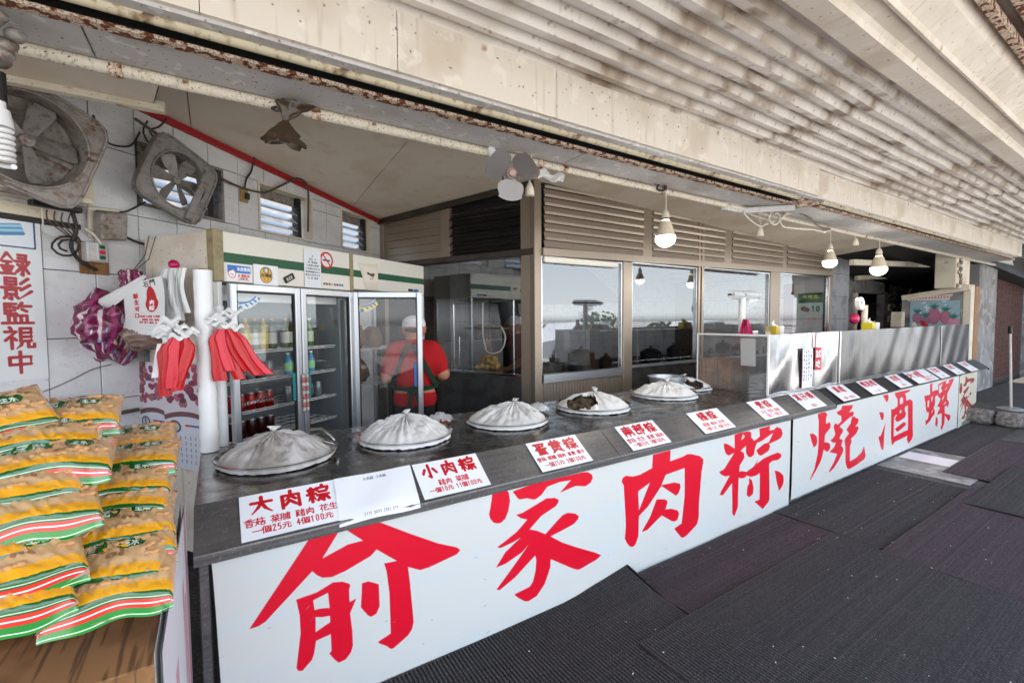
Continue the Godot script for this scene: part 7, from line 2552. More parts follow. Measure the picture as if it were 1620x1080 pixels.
	cord([V(4.44, 2.5, -2.3), V(4.3, 2.46, -2.31), V(4.2, 2.43, -2.3), V(4.08, 2.45, -2.3), V(3.98, 2.5, -2.31), V(3.96, 2.54, -2.32), V(4.1, 2.53, -2.33), V(4.4, 2.5, -2.32)], 0.009, M.wire_white, "cable", "white cable looping round the empty socket under the pipe")
	cord([V(2.5, 2.6, -2.33), V(2.56, 2.64, -2.32), V(2.62, 2.66, -2.32), V(2.645, 2.62, -2.325)], 0.006, M.wire_dark, "wire_hook", "bent black wire hook on the pipe before the nearest bulb", "hook")
	cord([V(2.78, 2.6, -2.32), V(2.84, 2.63, -2.31), V(2.9, 2.6, -2.31), V(2.86, 2.56, -2.31), V(2.8, 2.57, -2.32), V(2.84, 2.62, -2.31), V(2.88, 2.58, -2.3)], 0.008, M.wire_dark, "cable", "coil of dark wire on the pipe above the nearest bulb")


func far_end() -> void:
	# tiled pier closing the window wall
	var b := MB.new()
	b.box(V(8.835, 0, WZ - 0.3), V(9.5, 3.1, WZ + 0.0))
	b.box(V(8.835, 0, -8.0), V(8.95, 3.1, WZ - 0.3))
	var w := structure("tiled_pier", b, M.grout)
	for i in 2:
		for j in 8:
			b = MB.new()
			b.box(V(8.838 + i * 0.332, 0.003 + j * 0.39, WZ), V(8.838 + i * 0.332 + 0.327, j * 0.39 + 0.387, WZ + 0.008), 0.0015)
			part("tile", b, M.tile_grey, w)
	for i in 8:
		for j in range(2, 7):
			b = MB.new()
			b.box(V(8.827, 0.003 + j * 0.39, WZ - 0.12 - i * 0.3 - 0.297), V(8.834, j * 0.39 + 0.387, WZ - 0.12 - i * 0.3), 0.0015)
			part("tile", b, M.tile, w)
	# back wall of the far end, door, cables, boxes
	b = MB.new()
	b.box(V(9.4, 2.15, -4.35), V(13.3, 3.1, -4.2))
	b.box(V(13.0, 0, -4.35), V(17.0, 3.1, -4.2))
	b.box(V(9.4, 0, -4.35), V(11.3, 2.15, -4.2))
	structure("far_wall", b, M.concrete)
	var t := thing("dark_doorway", "dark doorway with a pale jamb beyond the tiled pier", "doorway", V(12.1, 0, -4.2))
	b = MB.new()
	b.box(V(11.32, 0, -4.22), V(11.46, 2.1, -4.16), 0.004)
	part("jamb", b, M.old_white, t)
	b = MB.new()
	b.box(V(11.3, 2.1, -4.22), V(13.02, 2.16, -4.15), 0.004)
	part("lintel", b, M.fan_dirty, t)
	b = MB.new()
	b.box(V(11.47, 0, -4.9), V(13.0, 2.1, -4.88))
	part("dark_inside", b, M.black, t)
	for i in 3:
		b = MB.new()
		var x0: float = 11.7 + i * 0.34
		b.grid(6, 8, func(u: float, v: float) -> Vector3: return V(x0 + u * 0.22 + 0.02 * sin(v * 5.0), lerpf(1.75, 0.7, v), -4.6 + 0.04 * sin(u * 7.0 + i)))
		single("hanging_coat", b, M.dark if i != 1 else M.coat_grey, "dim garment hanging in the dark doorway, %s of three" % NTH[i], "coat", "garments in the doorway")
	for i in 9:
		var x0 := 13.3 + i * 0.22
		var pts := [V(x0 + 1.2, 2.6, -4.16), V(x0 + 0.7, 2.3 + 0.06 * sin(i * 2.0), -4.14), V(x0 + 0.4, 2.0 + 0.12 * sin(i * 1.3), -4.15), V(x0, 1.6 + 0.1 * (i % 4), -4.16)]
		cord(pts, 0.016 if i % 3 else 0.035, [M.wire_dark, M.wire_brown, M.old_white][i % 3], "wall_cable", "%s slanting down the far wall, %s from the doorway" % [["dark cable", "brown cable", "pale pipe"][i % 3], NTH[i]])
	for i in 5:
		var y0 := 2.25 - i * 0.12
		cord([V(13.15, y0, -4.17), V(13.5, y0 + 0.08, -4.15), V(13.8, y0 - 0.06, -4.16), V(14.1, y0 + 0.05, -4.15), V(14.4, y0 - 0.1, -4.16)], 0.014, M.wire_dark, "wall_cable", "wavy cable crossing the far wall above the sockets, %s from the top" % NTH[i])
	for i in 4:
		t = thing("socket_plate", "pale %s on the far wall by the doorway, %s" % [["square socket", "round meter"][i % 2], ["upper inner", "upper outer", "lower inner", "lower outer"][i]], "socket", V(13.2 + (i % 2) * 0.35, 1.72 - (i / 2) * 0.26, -4.18))
		b = MB.new()
		if i % 2:
			b.cyl(V(0, 0.08, 0), V(0, 0.08, 0.04), 0.08, 0.075, 16)
		else:
			b.box(V(-0.08, 0, 0), V(0.08, 0.16, 0.035), 0.01)
		part("plate", b, M.old_white, t, true)
		b = MB.new()
		b.box(V(-0.035, 0.045, 0.036), V(0.035, 0.115, 0.046), 0.004)
		part("face", b, M.wire_brown, t, true)
	for e in [[V(8.4, 2.45, -3.15), V(11.6, 2.58, -3.05), "old white timber under the ceiling at the far end, nearer one"], [V(10.9, 2.38, -4.0), V(15.0, 2.62, -3.9), "old white timber under the ceiling at the far end, deeper one"]]:
		b = MB.new()
		b.bar(e[0], e[1], 0.07, 0.09, Vector3.UP, 0.006)
		single("roof_timber", b, M.old_white, e[2], "timber")
	# end frame with poster
	t = thing("end_frame", "white and raw timber frame at the counter's far end, its paint flaking", "frame", V(10.5, 0.8, -2.6))
	b = MB.new()
	b.box(V(10.82, 0.7, -2.33), V(11.06, 2.1, -2.24), 0.006)
	part("raw_post", b, M.wood, t)
	b = MB.new()
	b.box(V(10.62, 0.7, -2.35), V(10.815, 2.12, -2.25), 0.006)
	part("white_post", b, M.old_white, t)
	b = MB.new()
	b.bar(V(10.55, 1.93, -3.15), V(10.55, 2.07, -2.25), 0.06, 0.09, Vector3.UP, 0.006)
	part("head_timber", b, M.old_white, t)
	b = MB.new()
	b.box(V(10.56, 0.9, -3.15), V(10.58, 1.95, -2.35))
	part("backing", b, M.concrete, t)
	var im := paper(256, 160, Color(0.58, 0.68, 0.72))
	for k in 30:
		var p := Vector2(rng.randf() * 256, rng.randf() * 70)
		ink_line(im, p, p + Vector2(rng.randf_range(-20, 20), rng.randf_range(-8, 8)), 5, 3, Color(0.75, 0.85, 0.88) if k % 2 else Color(0.5, 0.68, 0.72))
	for e in [[40, 100, 26, 34, 0], [128, 88, 34, 48, 1], [186, 96, 26, 40, 1], [226, 122, 30, 22, 2], [84, 118, 22, 28, 0]]:
		var c := Vector2(e[0], e[1])
		var body := PackedVector2Array()
		for k in 28:
			body.append(c + Vector2(cos(TAU * k / 28.0) * e[2], sin(TAU * k / 28.0) * e[3]))
		ink_polys(im, [body], [Color(0.5, 0.3, 0.42), Color(0.62, 0.3, 0.42), Color(0.75, 0.5, 0.62)][e[4]])
		for r in range(-5, 6):
			for q in range(-5, 6):
				var p := Vector2(q * 8.0 + (r % 2) * 4.0, r * 7.0)
				if (p / Vector2(e[2], e[3])).length() < 0.92:
					ink_line(im, c + p, c + p, 2.2, 2.2, Color(0.85, 0.66, 0.72))
		for k in 9:
			var a := -PI / 2.0 + (k - 4) * 0.26
			ink_line(im, c - Vector2(0, e[3] * 0.9), c - Vector2(0, e[3] * 0.9) + Vector2(cos(a), sin(a)) * (26.0 + 5.0 * (k % 3)), 4, 1, Color(0.12, 0.36, 0.38) if k % 2 else Color(0.22, 0.48, 0.45))
	ink_line(im, Vector2(70, 130), Vector2(92, 150), 14, 10, Color(0.75, 0.1, 0.1))
	ink_line(im, Vector2(24, 136), Vector2(30, 148), 12, 10, Color(0.88, 0.85, 0.8))
	b = MB.new()
	b.grid(4, 4, func(u: float, v: float) -> Vector3: return V(10.535 - 0.01 * sin(v * 4.0), lerpf(1.86, 1.38, v), lerpf(-3.02, -2.36, u)))
	single("pineapple_poster", b, print_mat(im, 0.4), "faded blue and pink pineapple poster at the counter's far end", "poster")
	im = paper(128, 24, Color(0.82, 0.8, 0.77))
	for k in 14:
		ink_line(im, Vector2(8 + k * 9, 8), Vector2(10 + k * 9, 16), 2.4, 2, Color(0.75, 0.45, 0.45))
	b = MB.new()
	b.quad(V(10.53, 1.87, -3.06), V(10.53, 1.87, -2.5), V(10.53, 1.97, -2.45), V(10.53, 1.93, -3.06), V(-1, 0, 0))
	single("faded_strip", b, print_mat(im, 0.5), "faded pinkish strip above the pineapple poster", "sign")
	b = MB.new()
	b.box(V(10.36, 1.4, -3.25), V(10.5, 1.68, -3.08), 0.01)
	single("meter_box", b, M.old_white, "pale meter box beside the pineapple poster", "box")
	# flaking wall stub over the frame
	t = thing("wall_stub", "flaking pale wall stub above the end frame", "wall", V(10.6, 2.0, -2.5))
	b = MB.new()
	b.box(V(10.2, 2.06, -2.62), V(10.95, 2.7, -2.35), 0.01)
	part("plaster", b, M.old_white, t)
	for k in 9:
		b = MB.new()
		b.ball(V(10.25 + 0.06 * rng.randf() * 4.0, 2.1 + 0.055 * k, -2.34), V(0.05 + 0.03 * rng.randf(), 0.025 + 0.02 * rng.randf(), 0.02), 8, 6)
		part("flake", b, M.stone if k % 2 else M.rusty, t)
	# concrete pillar and brick wall
	t = thing("concrete_pillar", "grey concrete pillar beyond the counter's end", "pillar", V(12.4, 0, -2.6))
	b = MB.new()
	b.box(V(11.85, 0, -2.9), V(13.05, 2.75, -2.4), 0.012)
	part("shaft", b, M.concrete, t)
	t = thing("brick_wall", "dim red brick wall beyond the concrete pillar", "wall", V(14.5, 0, -2.7))
	b = MB.new()
	b.box(V(13.0, 0, -2.85), V(17.0, 3.0, -2.66))
	part("mortar", b, M.grout, t)
	for j in 22:
		for i in 13:
			var x0 := 13.2 + i * 0.27 + (0.135 if j % 2 else 0.0)
			b = MB.new()
			b.box(V(x0, 0.2 + j * 0.1, -2.665), V(x0 + 0.257, 0.2 + j * 0.1 + 0.086, -2.645 + 0.004 * sin(i * 5.0 + j * 3.0)), 0.003)
			part("brick", b, M.brick, t)
	# raised step with edge stones, a post on a round foot
	b = MB.new()
	b.box(V(9.62, 0.0, -2.38), V(17.0, 0.18, 1.5))
	structure("raised_step", b, M.dark_stone)
	for i in 5:
		b = MB.new()
		var f := FastNoiseLite.new()
		f.seed = 300 + i
		f.frequency = 4.0
		var lo := V(9.4, 0.0, -2.12 + i * 0.42)
		var sz := V(0.26, [0.2, 0.2, 0.17, 0.21, 0.19][i], 0.4 if i != 1 else 0.3)
		b.grid(20, 12, func(u: float, v: float) -> Vector3:
			var d := V(cos(TAU * u) * sin(PI * v), cos(PI * v), sin(TAU * u) * sin(PI * v))
			var k := pow(pow(absf(d.x), 6.0) + pow(absf(d.y), 6.0) + pow(absf(d.z), 6.0), -1.0 / 6.0)
			return lo + sz / 2.0 + d * k * sz / 2.0 * (1.0 + 0.12 * f.get_noise_3dv(d)), lo + sz / 2.0)
		single("edge_stone", b, M.stone, "rough grey edge stone of the step, %s from the counter" % NTH[i], "stone", "edge stones of the step")
	t = thing("post_on_foot", "slim pale post standing on a round foot by the brick wall", "post", V(10.0, 0.18, -1.64))
	b = MB.new()
	b.cyl(V(10.03, 0.2, -1.64), V(9.88, 1.36, -1.66), 0.015, 0.015, 12)
	part("shaft", b, M.paint_grey, t)
	b = MB.new()
	b.cyl(V(9.885, 1.33, -1.66), V(9.87, 1.44, -1.66), 0.026, 0.022, 12)
	part("cap", b, M.black, t)
	b = MB.new()
	b.lathe([Vector2(0.0, 0.0), Vector2(0.16, 0.0), Vector2(0.16, 0.012), Vector2(0.1, 0.03), Vector2(0.0, 0.04)], 24, Transform3D(Basis.IDENTITY, V(10.03, 0.181, -1.64)))
	part("foot", b, M.alu, t)


func kitchen_inside() -> void:
	var b := MB.new()
	b.box(V(0.9, 0, -6.9), V(8.83, 3.1, -6.75))
	var w := structure("kitchen_back_wall", b, M.grout)
	for i in 20:
		for j in range(2, 8):
			b = MB.new()
			b.box(V(1.0 + i * 0.39 + 0.002, j * 0.39 + 0.002, -6.75), V(1.0 + i * 0.39 + 0.388, j * 0.39 + 0.388, -6.742), 0.0015)
			part("tile", b, M.tile_grey, w)
	var t := thing("cooker_hood", "dark steel cooker hood seen through the kitchen's side window", "cooker hood", V(4.2, 1.9, -5.6))
	b = MB.new()
	b.face([V(3.2, 1.85, -6.3), V(5.4, 1.85, -6.3), V(5.4, 1.85, -5.1), V(3.2, 1.85, -5.1)], V(4.3, 2.2, -5.7))
	b.face([V(3.2, 1.85, -5.1), V(5.4, 1.85, -5.1), V(5.0, 2.4, -5.5), V(3.6, 2.4, -5.5)], V(4.3, 2.0, -5.7))
	b.face([V(3.2, 1.85, -6.3), V(3.2, 1.85, -5.1), V(3.6, 2.4, -5.5), V(3.6, 2.4, -6.1)], V(4.3, 2.0, -5.7))
	part("canopy", b, M.dark, t)
	b = MB.new()
	b.cyl(V(4.3, 2.38, -5.8), V(4.3, 3.1, -5.8), 0.2, 0.2, 18)
	part("duct", b, M.dark, t)
	t = thing("smoke_pipe", "thick black bent smoke pipe behind the side window", "pipe", V(3.1, 1.0, -4.9))
	b = MB.new()
	b.tube(smooth([V(2.75, 2.05, -5.3), V(2.95, 2.06, -5.15), V(3.1, 1.95, -5.0), V(3.14, 1.75, -4.95), V(3.2, 1.2, -4.95), V(3.2, 0.0, -4.95)], 0.05), 0.13, 14)
	part("duct", b, M.black, t)
	t = thing("work_table", "long dark work table under the kitchen windows", "table", V(5.5, 0, -4.1))
	b = MB.new()
	b.box(V(2.95, 0.86, -4.5), V(8.6, 0.9, -3.75), 0.004)
	part("top", b, M.greasy_steel, t)
	for e in [[3.0, -4.45], [8.5, -4.45], [3.0, -3.8], [8.5, -3.8]]:
		b = MB.new()
		b.box(V(e[0], 0, e[1]), V(e[0] + 0.05, 0.859, e[1] + 0.05))
		part("leg", b, M.greasy_steel, t)
	for k in 12:
		b = MB.new()
		var r := 0.13 + 0.04 * sin(k * 2.3)
		var h := 0.2 + 0.08 * sin(k * 1.7)
		var o := Transform3D(Basis.IDENTITY, V(3.2 + k * 0.42, 0.9, -4.1 + 0.12 * sin(k * 3.1)))
		b.lathe([Vector2(0, 0), Vector2(r * 0.85, 0), Vector2(r, 0.03), Vector2(r, h), Vector2(r * 1.05, h + 0.01), Vector2(r * 0.93, h + 0.012), Vector2(r * 0.5, h + 0.05), Vector2(0.02, h + 0.06), Vector2(0.02, h + 0.09), Vector2(0, h + 0.09)], 20, o)
		single("cooking_pot", b, M.black if k % 3 else M.dark_lid, "dark lidded pot on the work table, %s from the corner post" % NTH[k], "pot", "pots on the kitchen table")
	# hanging frame with a bundle of dumplings, just inside the side window
	var x := frame_of(P_AT, P_DIR)
	t = thing("drying_rack", "thin white metal rack standing inside the side window", "rack", x * V(1.3, 1.05, -0.2))
	for e in [[0.98, 0.6, 0.98, 1.78], [1.8, 0.6, 1.8, 1.8], [0.98, 1.78, 1.8, 1.8], [1.14, 1.5, 1.8, 1.5], [1.06, 0.6, 1.06, 1.4]]:
		b = MB.new()
		b.cyl(x * V(e[0], e[1], -0.2), x * V(e[2], e[3], -0.2), 0.01, 0.01, 8)
		part("rod", b, M.chrome, t)
	t = thing("dumpling_bundle", "bundle of leaf-wrapped dumplings hung on strings inside the side window", "food", x * V(1.5, 1.1, -0.16))
	for k in 16:
		b = MB.new()
		b.ball(x * V(1.5 + 0.1 * sin(k * 2.4), 1.13 + 0.05 * cos(k * 1.7), -0.16 + 0.05 * sin(k * 4.1)), V(0.045, 0.035, 0.035), 7, 5, Basis.from_euler(V(k, k * 2.0, k * 0.7)))
		part("dumpling", b, M.dumpling, t)
	for k in 5:
		b = MB.new()
		b.cyl(x * V(1.45 + 0.025 * k, 1.15, -0.16), x * V(1.5, 1.5, -0.18), 0.003, 0.003, 5)
		part("string", b, M.wire_white if k != 1 else M.red_ink, t)
	b = MB.new()
	b.tube(smooth([x * V(1.42, 1.78, -0.17), x * V(1.43, 1.4, -0.16), x * V(1.5, 1.24, -0.15), x * V(1.66, 1.26, -0.15), x * V(1.72, 1.4, -0.16), x * V(1.66, 1.52, -0.17)]), 0.009, 6)
	single("cable", b, M.plastic_white, "white cable looped on the rack inside the side window", "cable")
	var im := paper(128, 160, Color(0.8, 0.86, 0.82))
	im.fill_rect(Rect2i(0, 0, 128, 66), Color(0.1, 0.42, 0.28))
	ink_text(im, "大可生", 64, 12, 26, 4, 2.2, Color(0.9, 0.85, 0.5))
	ink_text(im, "10", 92, 86, 40, 2, 3.0, Color(0.2, 0.25, 0.3))
	ink_line(im, Vector2(30, 105), Vector2(48, 112), 16, 14, Color(0.55, 0.3, 0.22))
	b = MB.new()
	b.quad(V(8.822, 1.6, -4.12), V(8.822, 1.6, -3.72), V(8.822, 2.02, -3.72), V(8.822, 2.02, -4.12), V(-1, 0, 0))
	single("wall_calendar", b, print_mat(im, 0.4), "green and white calendar on the tiles behind the last window", "calendar")
	b = MB.new()
	b.box(V(8.80, 1.3, -4.36), V(8.826, 2.2, -4.2), 0.004)
	single("red_scroll", b, M.red_dark2, "red paper scroll hanging beside the calendar behind the last window", "scroll")


func capsule_mesh(caps: Array, cell: float, k := 45.0, q: MB = null) -> MB:
	if q == null:
		q = MB.new()
	var lo := Vector3.ONE * 1e9
	var hi := -Vector3.ONE * 1e9
	for c in caps:
		for e in [[c[0], c[2]], [c[1], c[3]]]:
			lo = lo.min(e[0] - Vector3.ONE * (e[1] + 3.0 * cell))
			hi = hi.max(e[0] + Vector3.ONE * (e[1] + 3.0 * cell))
	var n := Vector3i(((hi - lo) / cell).ceil()) + Vector3i.ONE
	var fld := PackedFloat32Array()
	fld.resize(n.x * n.y * n.z)
	for c in caps:
		var a: Vector3 = c[0]
		var d: Vector3 = c[1] - a
		var l2 := maxf(d.length_squared(), 1e-9)
		var m: float = maxf(c[2], c[3]) + 0.07
		var i0 := Vector3i((((a.min(c[1]) - Vector3.ONE * m) - lo) / cell).floor()).clamp(Vector3i.ZERO, n - Vector3i.ONE)
		var i1 := Vector3i((((a.max(c[1]) + Vector3.ONE * m) - lo) / cell).ceil()).clamp(Vector3i.ZERO, n - Vector3i.ONE)
		for z in range(i0.z, i1.z + 1):
			for y in range(i0.y, i1.y + 1):
				for x in range(i0.x, i1.x + 1):
					var p := lo + Vector3(x, y, z) * cell - a
					var t := clampf(p.dot(d) / l2, 0.0, 1.0)
					fld[(z * n.y + y) * n.x + x] += exp(-k * ((p - d * t).length() - lerpf(c[2], c[3], t)))
	# value > 1 is inside
	var at := {}
	var pts := []
	for z in n.z - 1:
		for y in n.y - 1:
			for x in n.x - 1:
				var mask := 0
				var v := []
				for e in 8:
					var f: float = fld[((z + (e >> 2)) * n.y + y + ((e >> 1) & 1)) * n.x + x + (e & 1)]
					v.append(f)
					if f > 1.0:
						mask |= 1 << e
				if mask == 0 or mask == 255:
					continue
				var s := Vector3.ZERO
				var cnt := 0
				for e in [[0, 1], [2, 3], [4, 5], [6, 7], [0, 2], [1, 3], [4, 6], [5, 7], [0, 4], [1, 5], [2, 6], [3, 7]]:
					var fa: float = v[e[0]]
					var fb: float = v[e[1]]
					if (fa > 1.0) != (fb > 1.0):
						var da := log(maxf(fa, 1e-9))
						var db := log(maxf(fb, 1e-9))
						var t := clampf(da / (da - db), 0.0, 1.0)
						var pa := Vector3(e[0] & 1, (e[0] >> 1) & 1, e[0] >> 2)
						var pb := Vector3(e[1] & 1, (e[1] >> 1) & 1, e[1] >> 2)
						s += pa.lerp(pb, t)
						cnt += 1
				at[(z * n.y + y) * n.x + x] = pts.size()
				pts.append(lo + (Vector3(x, y, z) + s / cnt) * cell)
	var grad := func(p: Vector3) -> Vector3:
		var g := (p - lo) / cell
		var i := Vector3i(g).clamp(Vector3i.ONE, n - Vector3i.ONE * 3)
		var r := Vector3.ZERO
		for e in 8:
			var j := i + Vector3i(e & 1, (e >> 1) & 1, e >> 2)
			var w := g - Vector3(i)
			var wt := (w.x if e & 1 else 1.0 - w.x) * (w.y if (e >> 1) & 1 else 1.0 - w.y) * (w.z if e >> 2 else 1.0 - w.z)
			var o := (j.z * n.y + j.y) * n.x + j.x
			var L := func(k2: int) -> float: return log(maxf(fld[k2], 1e-12))
			r += Vector3(L.call(o - 1) - L.call(o + 1), L.call(o - n.x) - L.call(o + n.x), L.call(o - n.x * n.y) - L.call(o + n.x * n.y)) * wt
		return r.normalized()
	var nor := []
	for p in pts:
		nor.append(grad.call(p))
	for key in at:
		var x: int = key % n.x
		var y: int = (key / n.x) % n.y
		var z: int = key / (n.x * n.y)
		for ax in 3:
			var st: int = [1, n.x, n.x * n.y][ax]
			var u: int = [n.x, n.x * n.y, 1][ax]
			var w: int = [n.x * n.y, 1, n.x][ax]
			var co: Array = [[y, z], [z, x], [x, y]][ax]
			if co[0] == 0 or co[1] == 0:
				continue
			if (fld[key] > 1.0) == (fld[key + st] > 1.0):
				continue
			if at.has(key - u) and at.has(key - w) and at.has(key - u - w):
				var i := [at[key], at[key - u], at[key - u - w], at[key - w]]
				q.tri(pts[i[0]], pts[i[1]], pts[i[2]], nor[i[0]], nor[i[1]], nor[i[2]])
				q.tri(pts[i[0]], pts[i[2]], pts[i[3]], nor[i[0]], nor[i[2]], nor[i[3]])
	return q


func worker(at: Vector3, facing: float) -> void:
	# local axes: y up, the worker looks towards -z
	var t := thing("person", "person in red shirt, green apron and white cap behind the open fridge door", "person", at, "", Basis(Vector3.UP, facing))
	var caps := [
		[V(-0.065, 0.92, 0.0), V(0.065, 0.92, 0.0), 0.115, 0.115], [V(-0.045, 1.06, 0.0), V(0.045, 1.06, 0.0), 0.108, 0.108], [V(-0.07, 1.22, 0.005), V(0.07, 1.22, 0.005), 0.112, 0.112], [V(-0.14, 1.335, 0.01), V(0.14, 1.335, 0.01), 0.055, 0.055],
		[V(0, 1.34, 0.01), V(0, 1.45, -0.01), 0.06, 0.052], [V(0, 1.5, -0.03), V(0, 1.545, 0.0), 0.078, 0.086], [V(0, 1.46, -0.06), V(0, 1.5, -0.06), 0.045, 0.055], [V(0, 1.495, -0.118), V(0, 1.515, -0.105), 0.011, 0.008],
		[V(-0.085, 1.5, -0.01), V(-0.088, 1.52, -0.005), 0.016, 0.02], [V(0.085, 1.5, -0.01), V(0.088, 1.52, -0.005), 0.016, 0.02],
		[V(-0.085, 0.88, 0.0), V(-0.1, 0.48, -0.01), 0.09, 0.062], [V(-0.1, 0.48, -0.01), V(-0.1, 0.09, 0.02), 0.06, 0.04], [V(0.085, 0.88, 0.0), V(0.1, 0.48, -0.01), 0.09, 0.062], [V(0.1, 0.48, -0.01), V(0.1, 0.09, 0.02), 0.06, 0.04],
	]
	var elbows := [V(-0.25, 1.09, 0.03), V(0.262, 1.1, 0.02)]
	var wrists := [V(-0.19, 0.99, -0.17), V(0.2, 1.0, -0.18)]
	for s in 2:
		var sx := -1.0 if s == 0 else 1.0
		caps.append([V(sx * 0.175, 1.325, 0.01), elbows[s], 0.056, 0.044])
		caps.append([elbows[s], wrists[s], 0.044, 0.029])
	var q := capsule_mesh(caps, 0.016)
	for s in 2:
		var sx := -1.0 if s == 0 else 1.0
		var w: Vector3 = wrists[s]
		var hand := [[w, w + V(-sx * 0.02, 0.0, -0.03), 0.028, 0.03], [w + V(-sx * 0.02, 0.0, -0.03), w + V(-sx * 0.035, -0.005, -0.075), 0.027, 0.022], [w + V(-sx * 0.005, 0.012, -0.035), w + V(-sx * 0.005, 0.012, -0.075), 0.022, 0.016]]
		for f in 4:
			var k0 := w + V(-sx * (0.05 - 0.018 * f), 0.006 - 0.002 * f, -0.08)
			var l: float = [0.032, 0.037, 0.035, 0.027][f]
			var k1 := k0 + V(-sx * 0.008, -0.01, -l)
			var k2 := k1 + V(-sx * 0.004, -0.022, -l * 0.5)
			hand.append([k0, k1, 0.0095, 0.0085])
			hand.append([k1, k2, 0.0085, 0.0072])
		var th := w + V(-sx * 0.045, 0.004, -0.03)
		hand.append([th, th + V(-sx * 0.022, -0.012, -0.028), 0.012, 0.01])
		hand.append([th + V(-sx * 0.022, -0.012, -0.028), th + V(-sx * 0.02, -0.024, -0.05), 0.0095, 0.008])
		capsule_mesh(hand, 0.0055, 160.0, q)
	part("body", q, M.skin, t, true)
	# shirt
	var sh := [[V(-0.07, 0.88, 0.0), V(0.07, 0.88, 0.0), 0.128, 0.128], [V(-0.055, 1.06, 0.0), V(0.055, 1.06, 0.0), 0.124, 0.124], [V(-0.08, 1.22, 0.005), V(0.08, 1.22, 0.005), 0.126, 0.126], [V(-0.14, 1.335, 0.01), V(0.14, 1.335, 0.01), 0.066, 0.066], [V(0, 1.35, 0.01), V(0, 1.385, 0.0), 0.072, 0.066]]
	for s in 2:
		var sx := -1.0 if s == 0 else 1.0
		var sp := V(sx * 0.175, 1.325, 0.01)
		sh.append([sp, sp.lerp(elbows[s], 0.45), 0.066, 0.066])
		sh.append([sp.lerp(elbows[s], 0.45), sp.lerp(elbows[s], 0.78), 0.068, 0.062])
	part("shirt", capsule_mesh(sh, 0.016, 40.0), M.shirt_red, t, true)
	var tr := []
	for sx in [-1.0, 1.0]:
		tr.append([V(sx * 0.07, 0.84, 0.0), V(sx * 0.1, 0.46, 0.0), 0.115, 0.082])
		tr.append([V(sx * 0.1, 0.46, 0.0), V(sx * 0.1, 0.1, 0.01), 0.08, 0.066])
	part("trousers", capsule_mesh(tr, 0.018, 40.0), M.trousers, t, true)
	for sx in [-1.0, 1.0]:
		part("shoe", capsule_mesh([[V(sx * 0.1, 0.045, 0.05), V(sx * 0.105, 0.04, -0.13), 0.044, 0.04]], 0.014), M.black, t, true)
	# cap, hair at the nape, mask
	var b := MB.new()
	b.ball(V(0, 1.575, -0.008), V(0.103, 0.068, 0.112), 24, 14)
	b.lathe([Vector2(0.1, 0.0), Vector2(0.106, 0.005), Vector2(0.106, 0.045), Vector2(0.1, 0.05)], 28, Transform3D(Basis(Vector3.RIGHT, -0.12).scaled(V(1, 1, 1.08)), V(0, 1.528, -0.01)))
	part("cap", b, M.cap, t, true)
	b = MB.new()
	b.ball(V(0, 1.512, 0.022), V(0.084, 0.04, 0.068), 18, 12)
	part("hair", b, M.hair, t, true)
	b = MB.new()
	b.ball(V(0, 1.475, -0.075), V(0.062, 0.045, 0.05), 16, 10)
	part("mask", b, M.cap, t, true)
	for sx in [-1.0, 1.0]:
		b = MB.new()
		b.ball(V(sx * 0.031, 1.525, -0.088), V(0.011, 0.006, 0.006), 8, 6)
		part("eye", b, M.black, t, true)
	# apron: front sheet, straps over the back, waist tie with a bow
	var zb := func(xx: float, y: float) -> float:
		var wide := 0.215 if y > 1.0 else 0.2
		return 0.004 + 0.134 * sqrt(maxf(0.0, 1.0 - pow(xx / wide, 2.0)))
	b = MB.new()
	b.grid(24, 20, func(u: float, v: float) -> Vector3:
		var y := lerpf(1.26, 0.46, v)
		var half := 0.12 if y > 1.1 else lerpf(0.12, 0.245, clampf((1.1 - y) / 0.08, 0.0, 1.0))
		var a := (u - 0.5) * 2.0 * half / 0.16
		var r := 0.158 + 0.012 * sin(u * 18.0) * v
		return V(sin(a) * r * 1.3, y, -cos(a) * r))
	part("apron_sheet", b, M.apron_green, t, true)
	for sx in [-1.0, 1.0]:
		b = MB.new()
		b.grid(2, 24, func(u: float, v: float) -> Vector3:
			var xx := lerpf(-0.03 + sx * 0.012, sx * 0.205, pow(v, 0.9))
			var y := lerpf(1.385, 1.0, v)
			var e := (u - 0.5) * 0.045
			return V(xx + e * 0.85, y + e * 0.5 * sx, zb.call(xx + e, y) + 0.017 - maxf(0.0, (y - 1.31) * 0.6)))
		part("strap", b, M.apron_green, t, true)
	b = MB.new()
	b.grid(24, 2, func(u: float, v: float) -> Vector3:
		var xx := (u - 0.5) * 0.43
		return V(xx, 1.0 - (v - 0.5) * 0.04 - 0.015 * sin(PI * u), zb.call(xx, 1.0) + 0.012))
	part("waist_tie", b, M.apron_green, t, true)
	for k in 4:
		b = MB.new()
		var sx := -1.0 if k % 2 == 0 else 1.0
		b.grid(4, 10, func(u: float, v: float) -> Vector3:
			if k < 2:
				return V(sx * (0.01 + 0.05 * v) + (u - 0.5) * 0.035, 0.99 - v * 0.2 + 0.01 * sin(v * 7.0), 0.152 + 0.01 * sin(v * 5.0 + u))
			return V(sx * 0.06 * sin(PI * v) , 0.99 + (u - 0.5) * 0.03 - 0.03 * sin(PI * v) + 0.02 * cos(v * TAU), 0.152 + 0.018 * sin(TAU * v)))
		part("bow", b, M.apron_green, t, true)


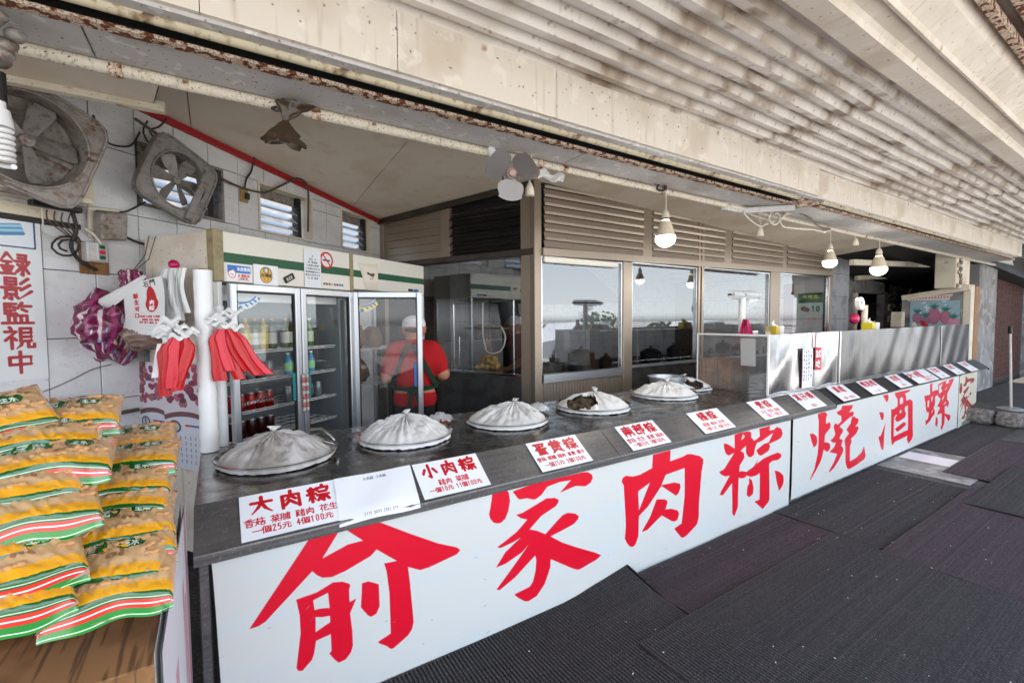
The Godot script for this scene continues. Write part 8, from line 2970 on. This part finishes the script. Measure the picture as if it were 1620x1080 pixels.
func street() -> void:
	# seen in the windows and the steel: guard rail, bushes and parked cars across the road
	var t := thing("guard_rail", "long pale guard rail across the road, seen only in reflections", "guard rail", V(12, 0, 12.5))
	for y in [0.55, 0.85]:
		var b := MB.new()
		b.box(V(-30, y, 12.4), V(60, y + 0.16, 12.46), 0.02)
		part("rail", b, M.plastic_white, t)
	for k in 18:
		var b := MB.new()
		b.box(V(-28 + k * 5.0, 0.1, 12.47), V(-27.88 + k * 5.0, 1.05, 12.6), 0.01)
		part("post", b, M.alu, t)
	for k in 7:
		var bt := thing("bush", "green bush behind the guard rail, %s along it" % NTH[k], "bush", V(-4 + k * 6.5, 0, 15.5), "bushes across the road")
		var b := MB.new()
		var r := RandomNumberGenerator.new()
		r.seed = 500 + k
		for i in 500:
			var d := V(r.randfn(), absf(r.randfn()), r.randfn()).normalized() * pow(r.randf(), 0.4)
			var p := bt.position + V(d.x * 2.6, 0.3 + d.y * (1.3 + 0.5 * sin(k * 2.0)), d.z * 1.2)
			var u := V(r.randfn(), r.randfn(), r.randfn()).normalized() * 0.16
			var v := u.cross(V(r.randfn(), r.randfn(), r.randfn())).normalized() * 0.1
			b.quad(p - u, p - v, p + u, p + v)
		part("foliage", b, M.hedge_leaf, bt)
		b = MB.new()
		b.cyl(bt.position, bt.position + V(0, 0.9, 0), 0.1, 0.05, 8)
		part("stem", b, M.wood, bt)
	var proto := car()
	proto.transform = Transform3D(Basis.IDENTITY, V(11.0, 0, 5.6))
	meta(proto, "white parked car reflected in the first long kitchen window", "car", "cars parked across from the stall")
	copy(proto, "white parked car farther along, reflected in the steel screen", Transform3D(Basis.IDENTITY, V(18.5, 0, 5.8)))


func car() -> Node3D:
	var o := thing("parked_car", "", "car")
	var side := PackedVector2Array([Vector2(-2.15, 0.3), Vector2(-2.2, 0.62), Vector2(-2.05, 0.82), Vector2(-1.2, 0.95), Vector2(-0.55, 1.42), Vector2(0.9, 1.46), Vector2(1.6, 1.02), Vector2(2.1, 0.95), Vector2(2.18, 0.5), Vector2(2.1, 0.3)])
	var b := MB.new()
	b.poly(side, Transform3D(Basis.IDENTITY, V(0, 0, -0.82)), 1.64)
	part("body", b, M.car_white, o, true)
	for s in [-1.0, 1.0]:
		b = MB.new()
		b.poly(PackedVector2Array([Vector2(-0.95, 0.98), Vector2(-0.5, 1.34), Vector2(0.15, 1.37), Vector2(0.15, 0.98)]), Transform3D(Basis.IDENTITY, V(0, 0, 0.822 if s > 0 else -0.826)), 0.004)
		part("side_window", b, M.dark_lid, o, true)
		b = MB.new()
		b.poly(PackedVector2Array([Vector2(0.22, 0.98), Vector2(0.22, 1.37), Vector2(0.85, 1.38), Vector2(1.35, 1.05)]), Transform3D(Basis.IDENTITY, V(0, 0, 0.822 if s > 0 else -0.826)), 0.004)
		part("side_window", b, M.dark_lid, o, true)
		for xx in [-1.35, 1.3]:
			b = MB.new()
			b.cyl(V(xx, 0.32, s * 0.65), V(xx, 0.32, s * 0.84), 0.32, 0.32, 24)
			var w := part("wheel", b, M.black, o, true)
			b = MB.new()
			b.cyl(V(xx, 0.32, s * 0.83), V(xx, 0.32, s * 0.85), 0.2, 0.18, 16)
			part("rim", b, M.alu, w, true)
	return o


func people() -> void:
	worker(V(1.50, 0, -3.98), -0.42)

func _ready() -> void:
	rng.seed = 11
	look()
	materials()
	setting()
	overhead()
	kitchen()
	counter()
	banners()
	cards()
	trays()
	display_case()
	mats()
	fridge()
	wall_things()
	bags_and_rolls()
	peanuts()
	hangings()
	far_end()
	kitchen_inside()
	people()
	street()
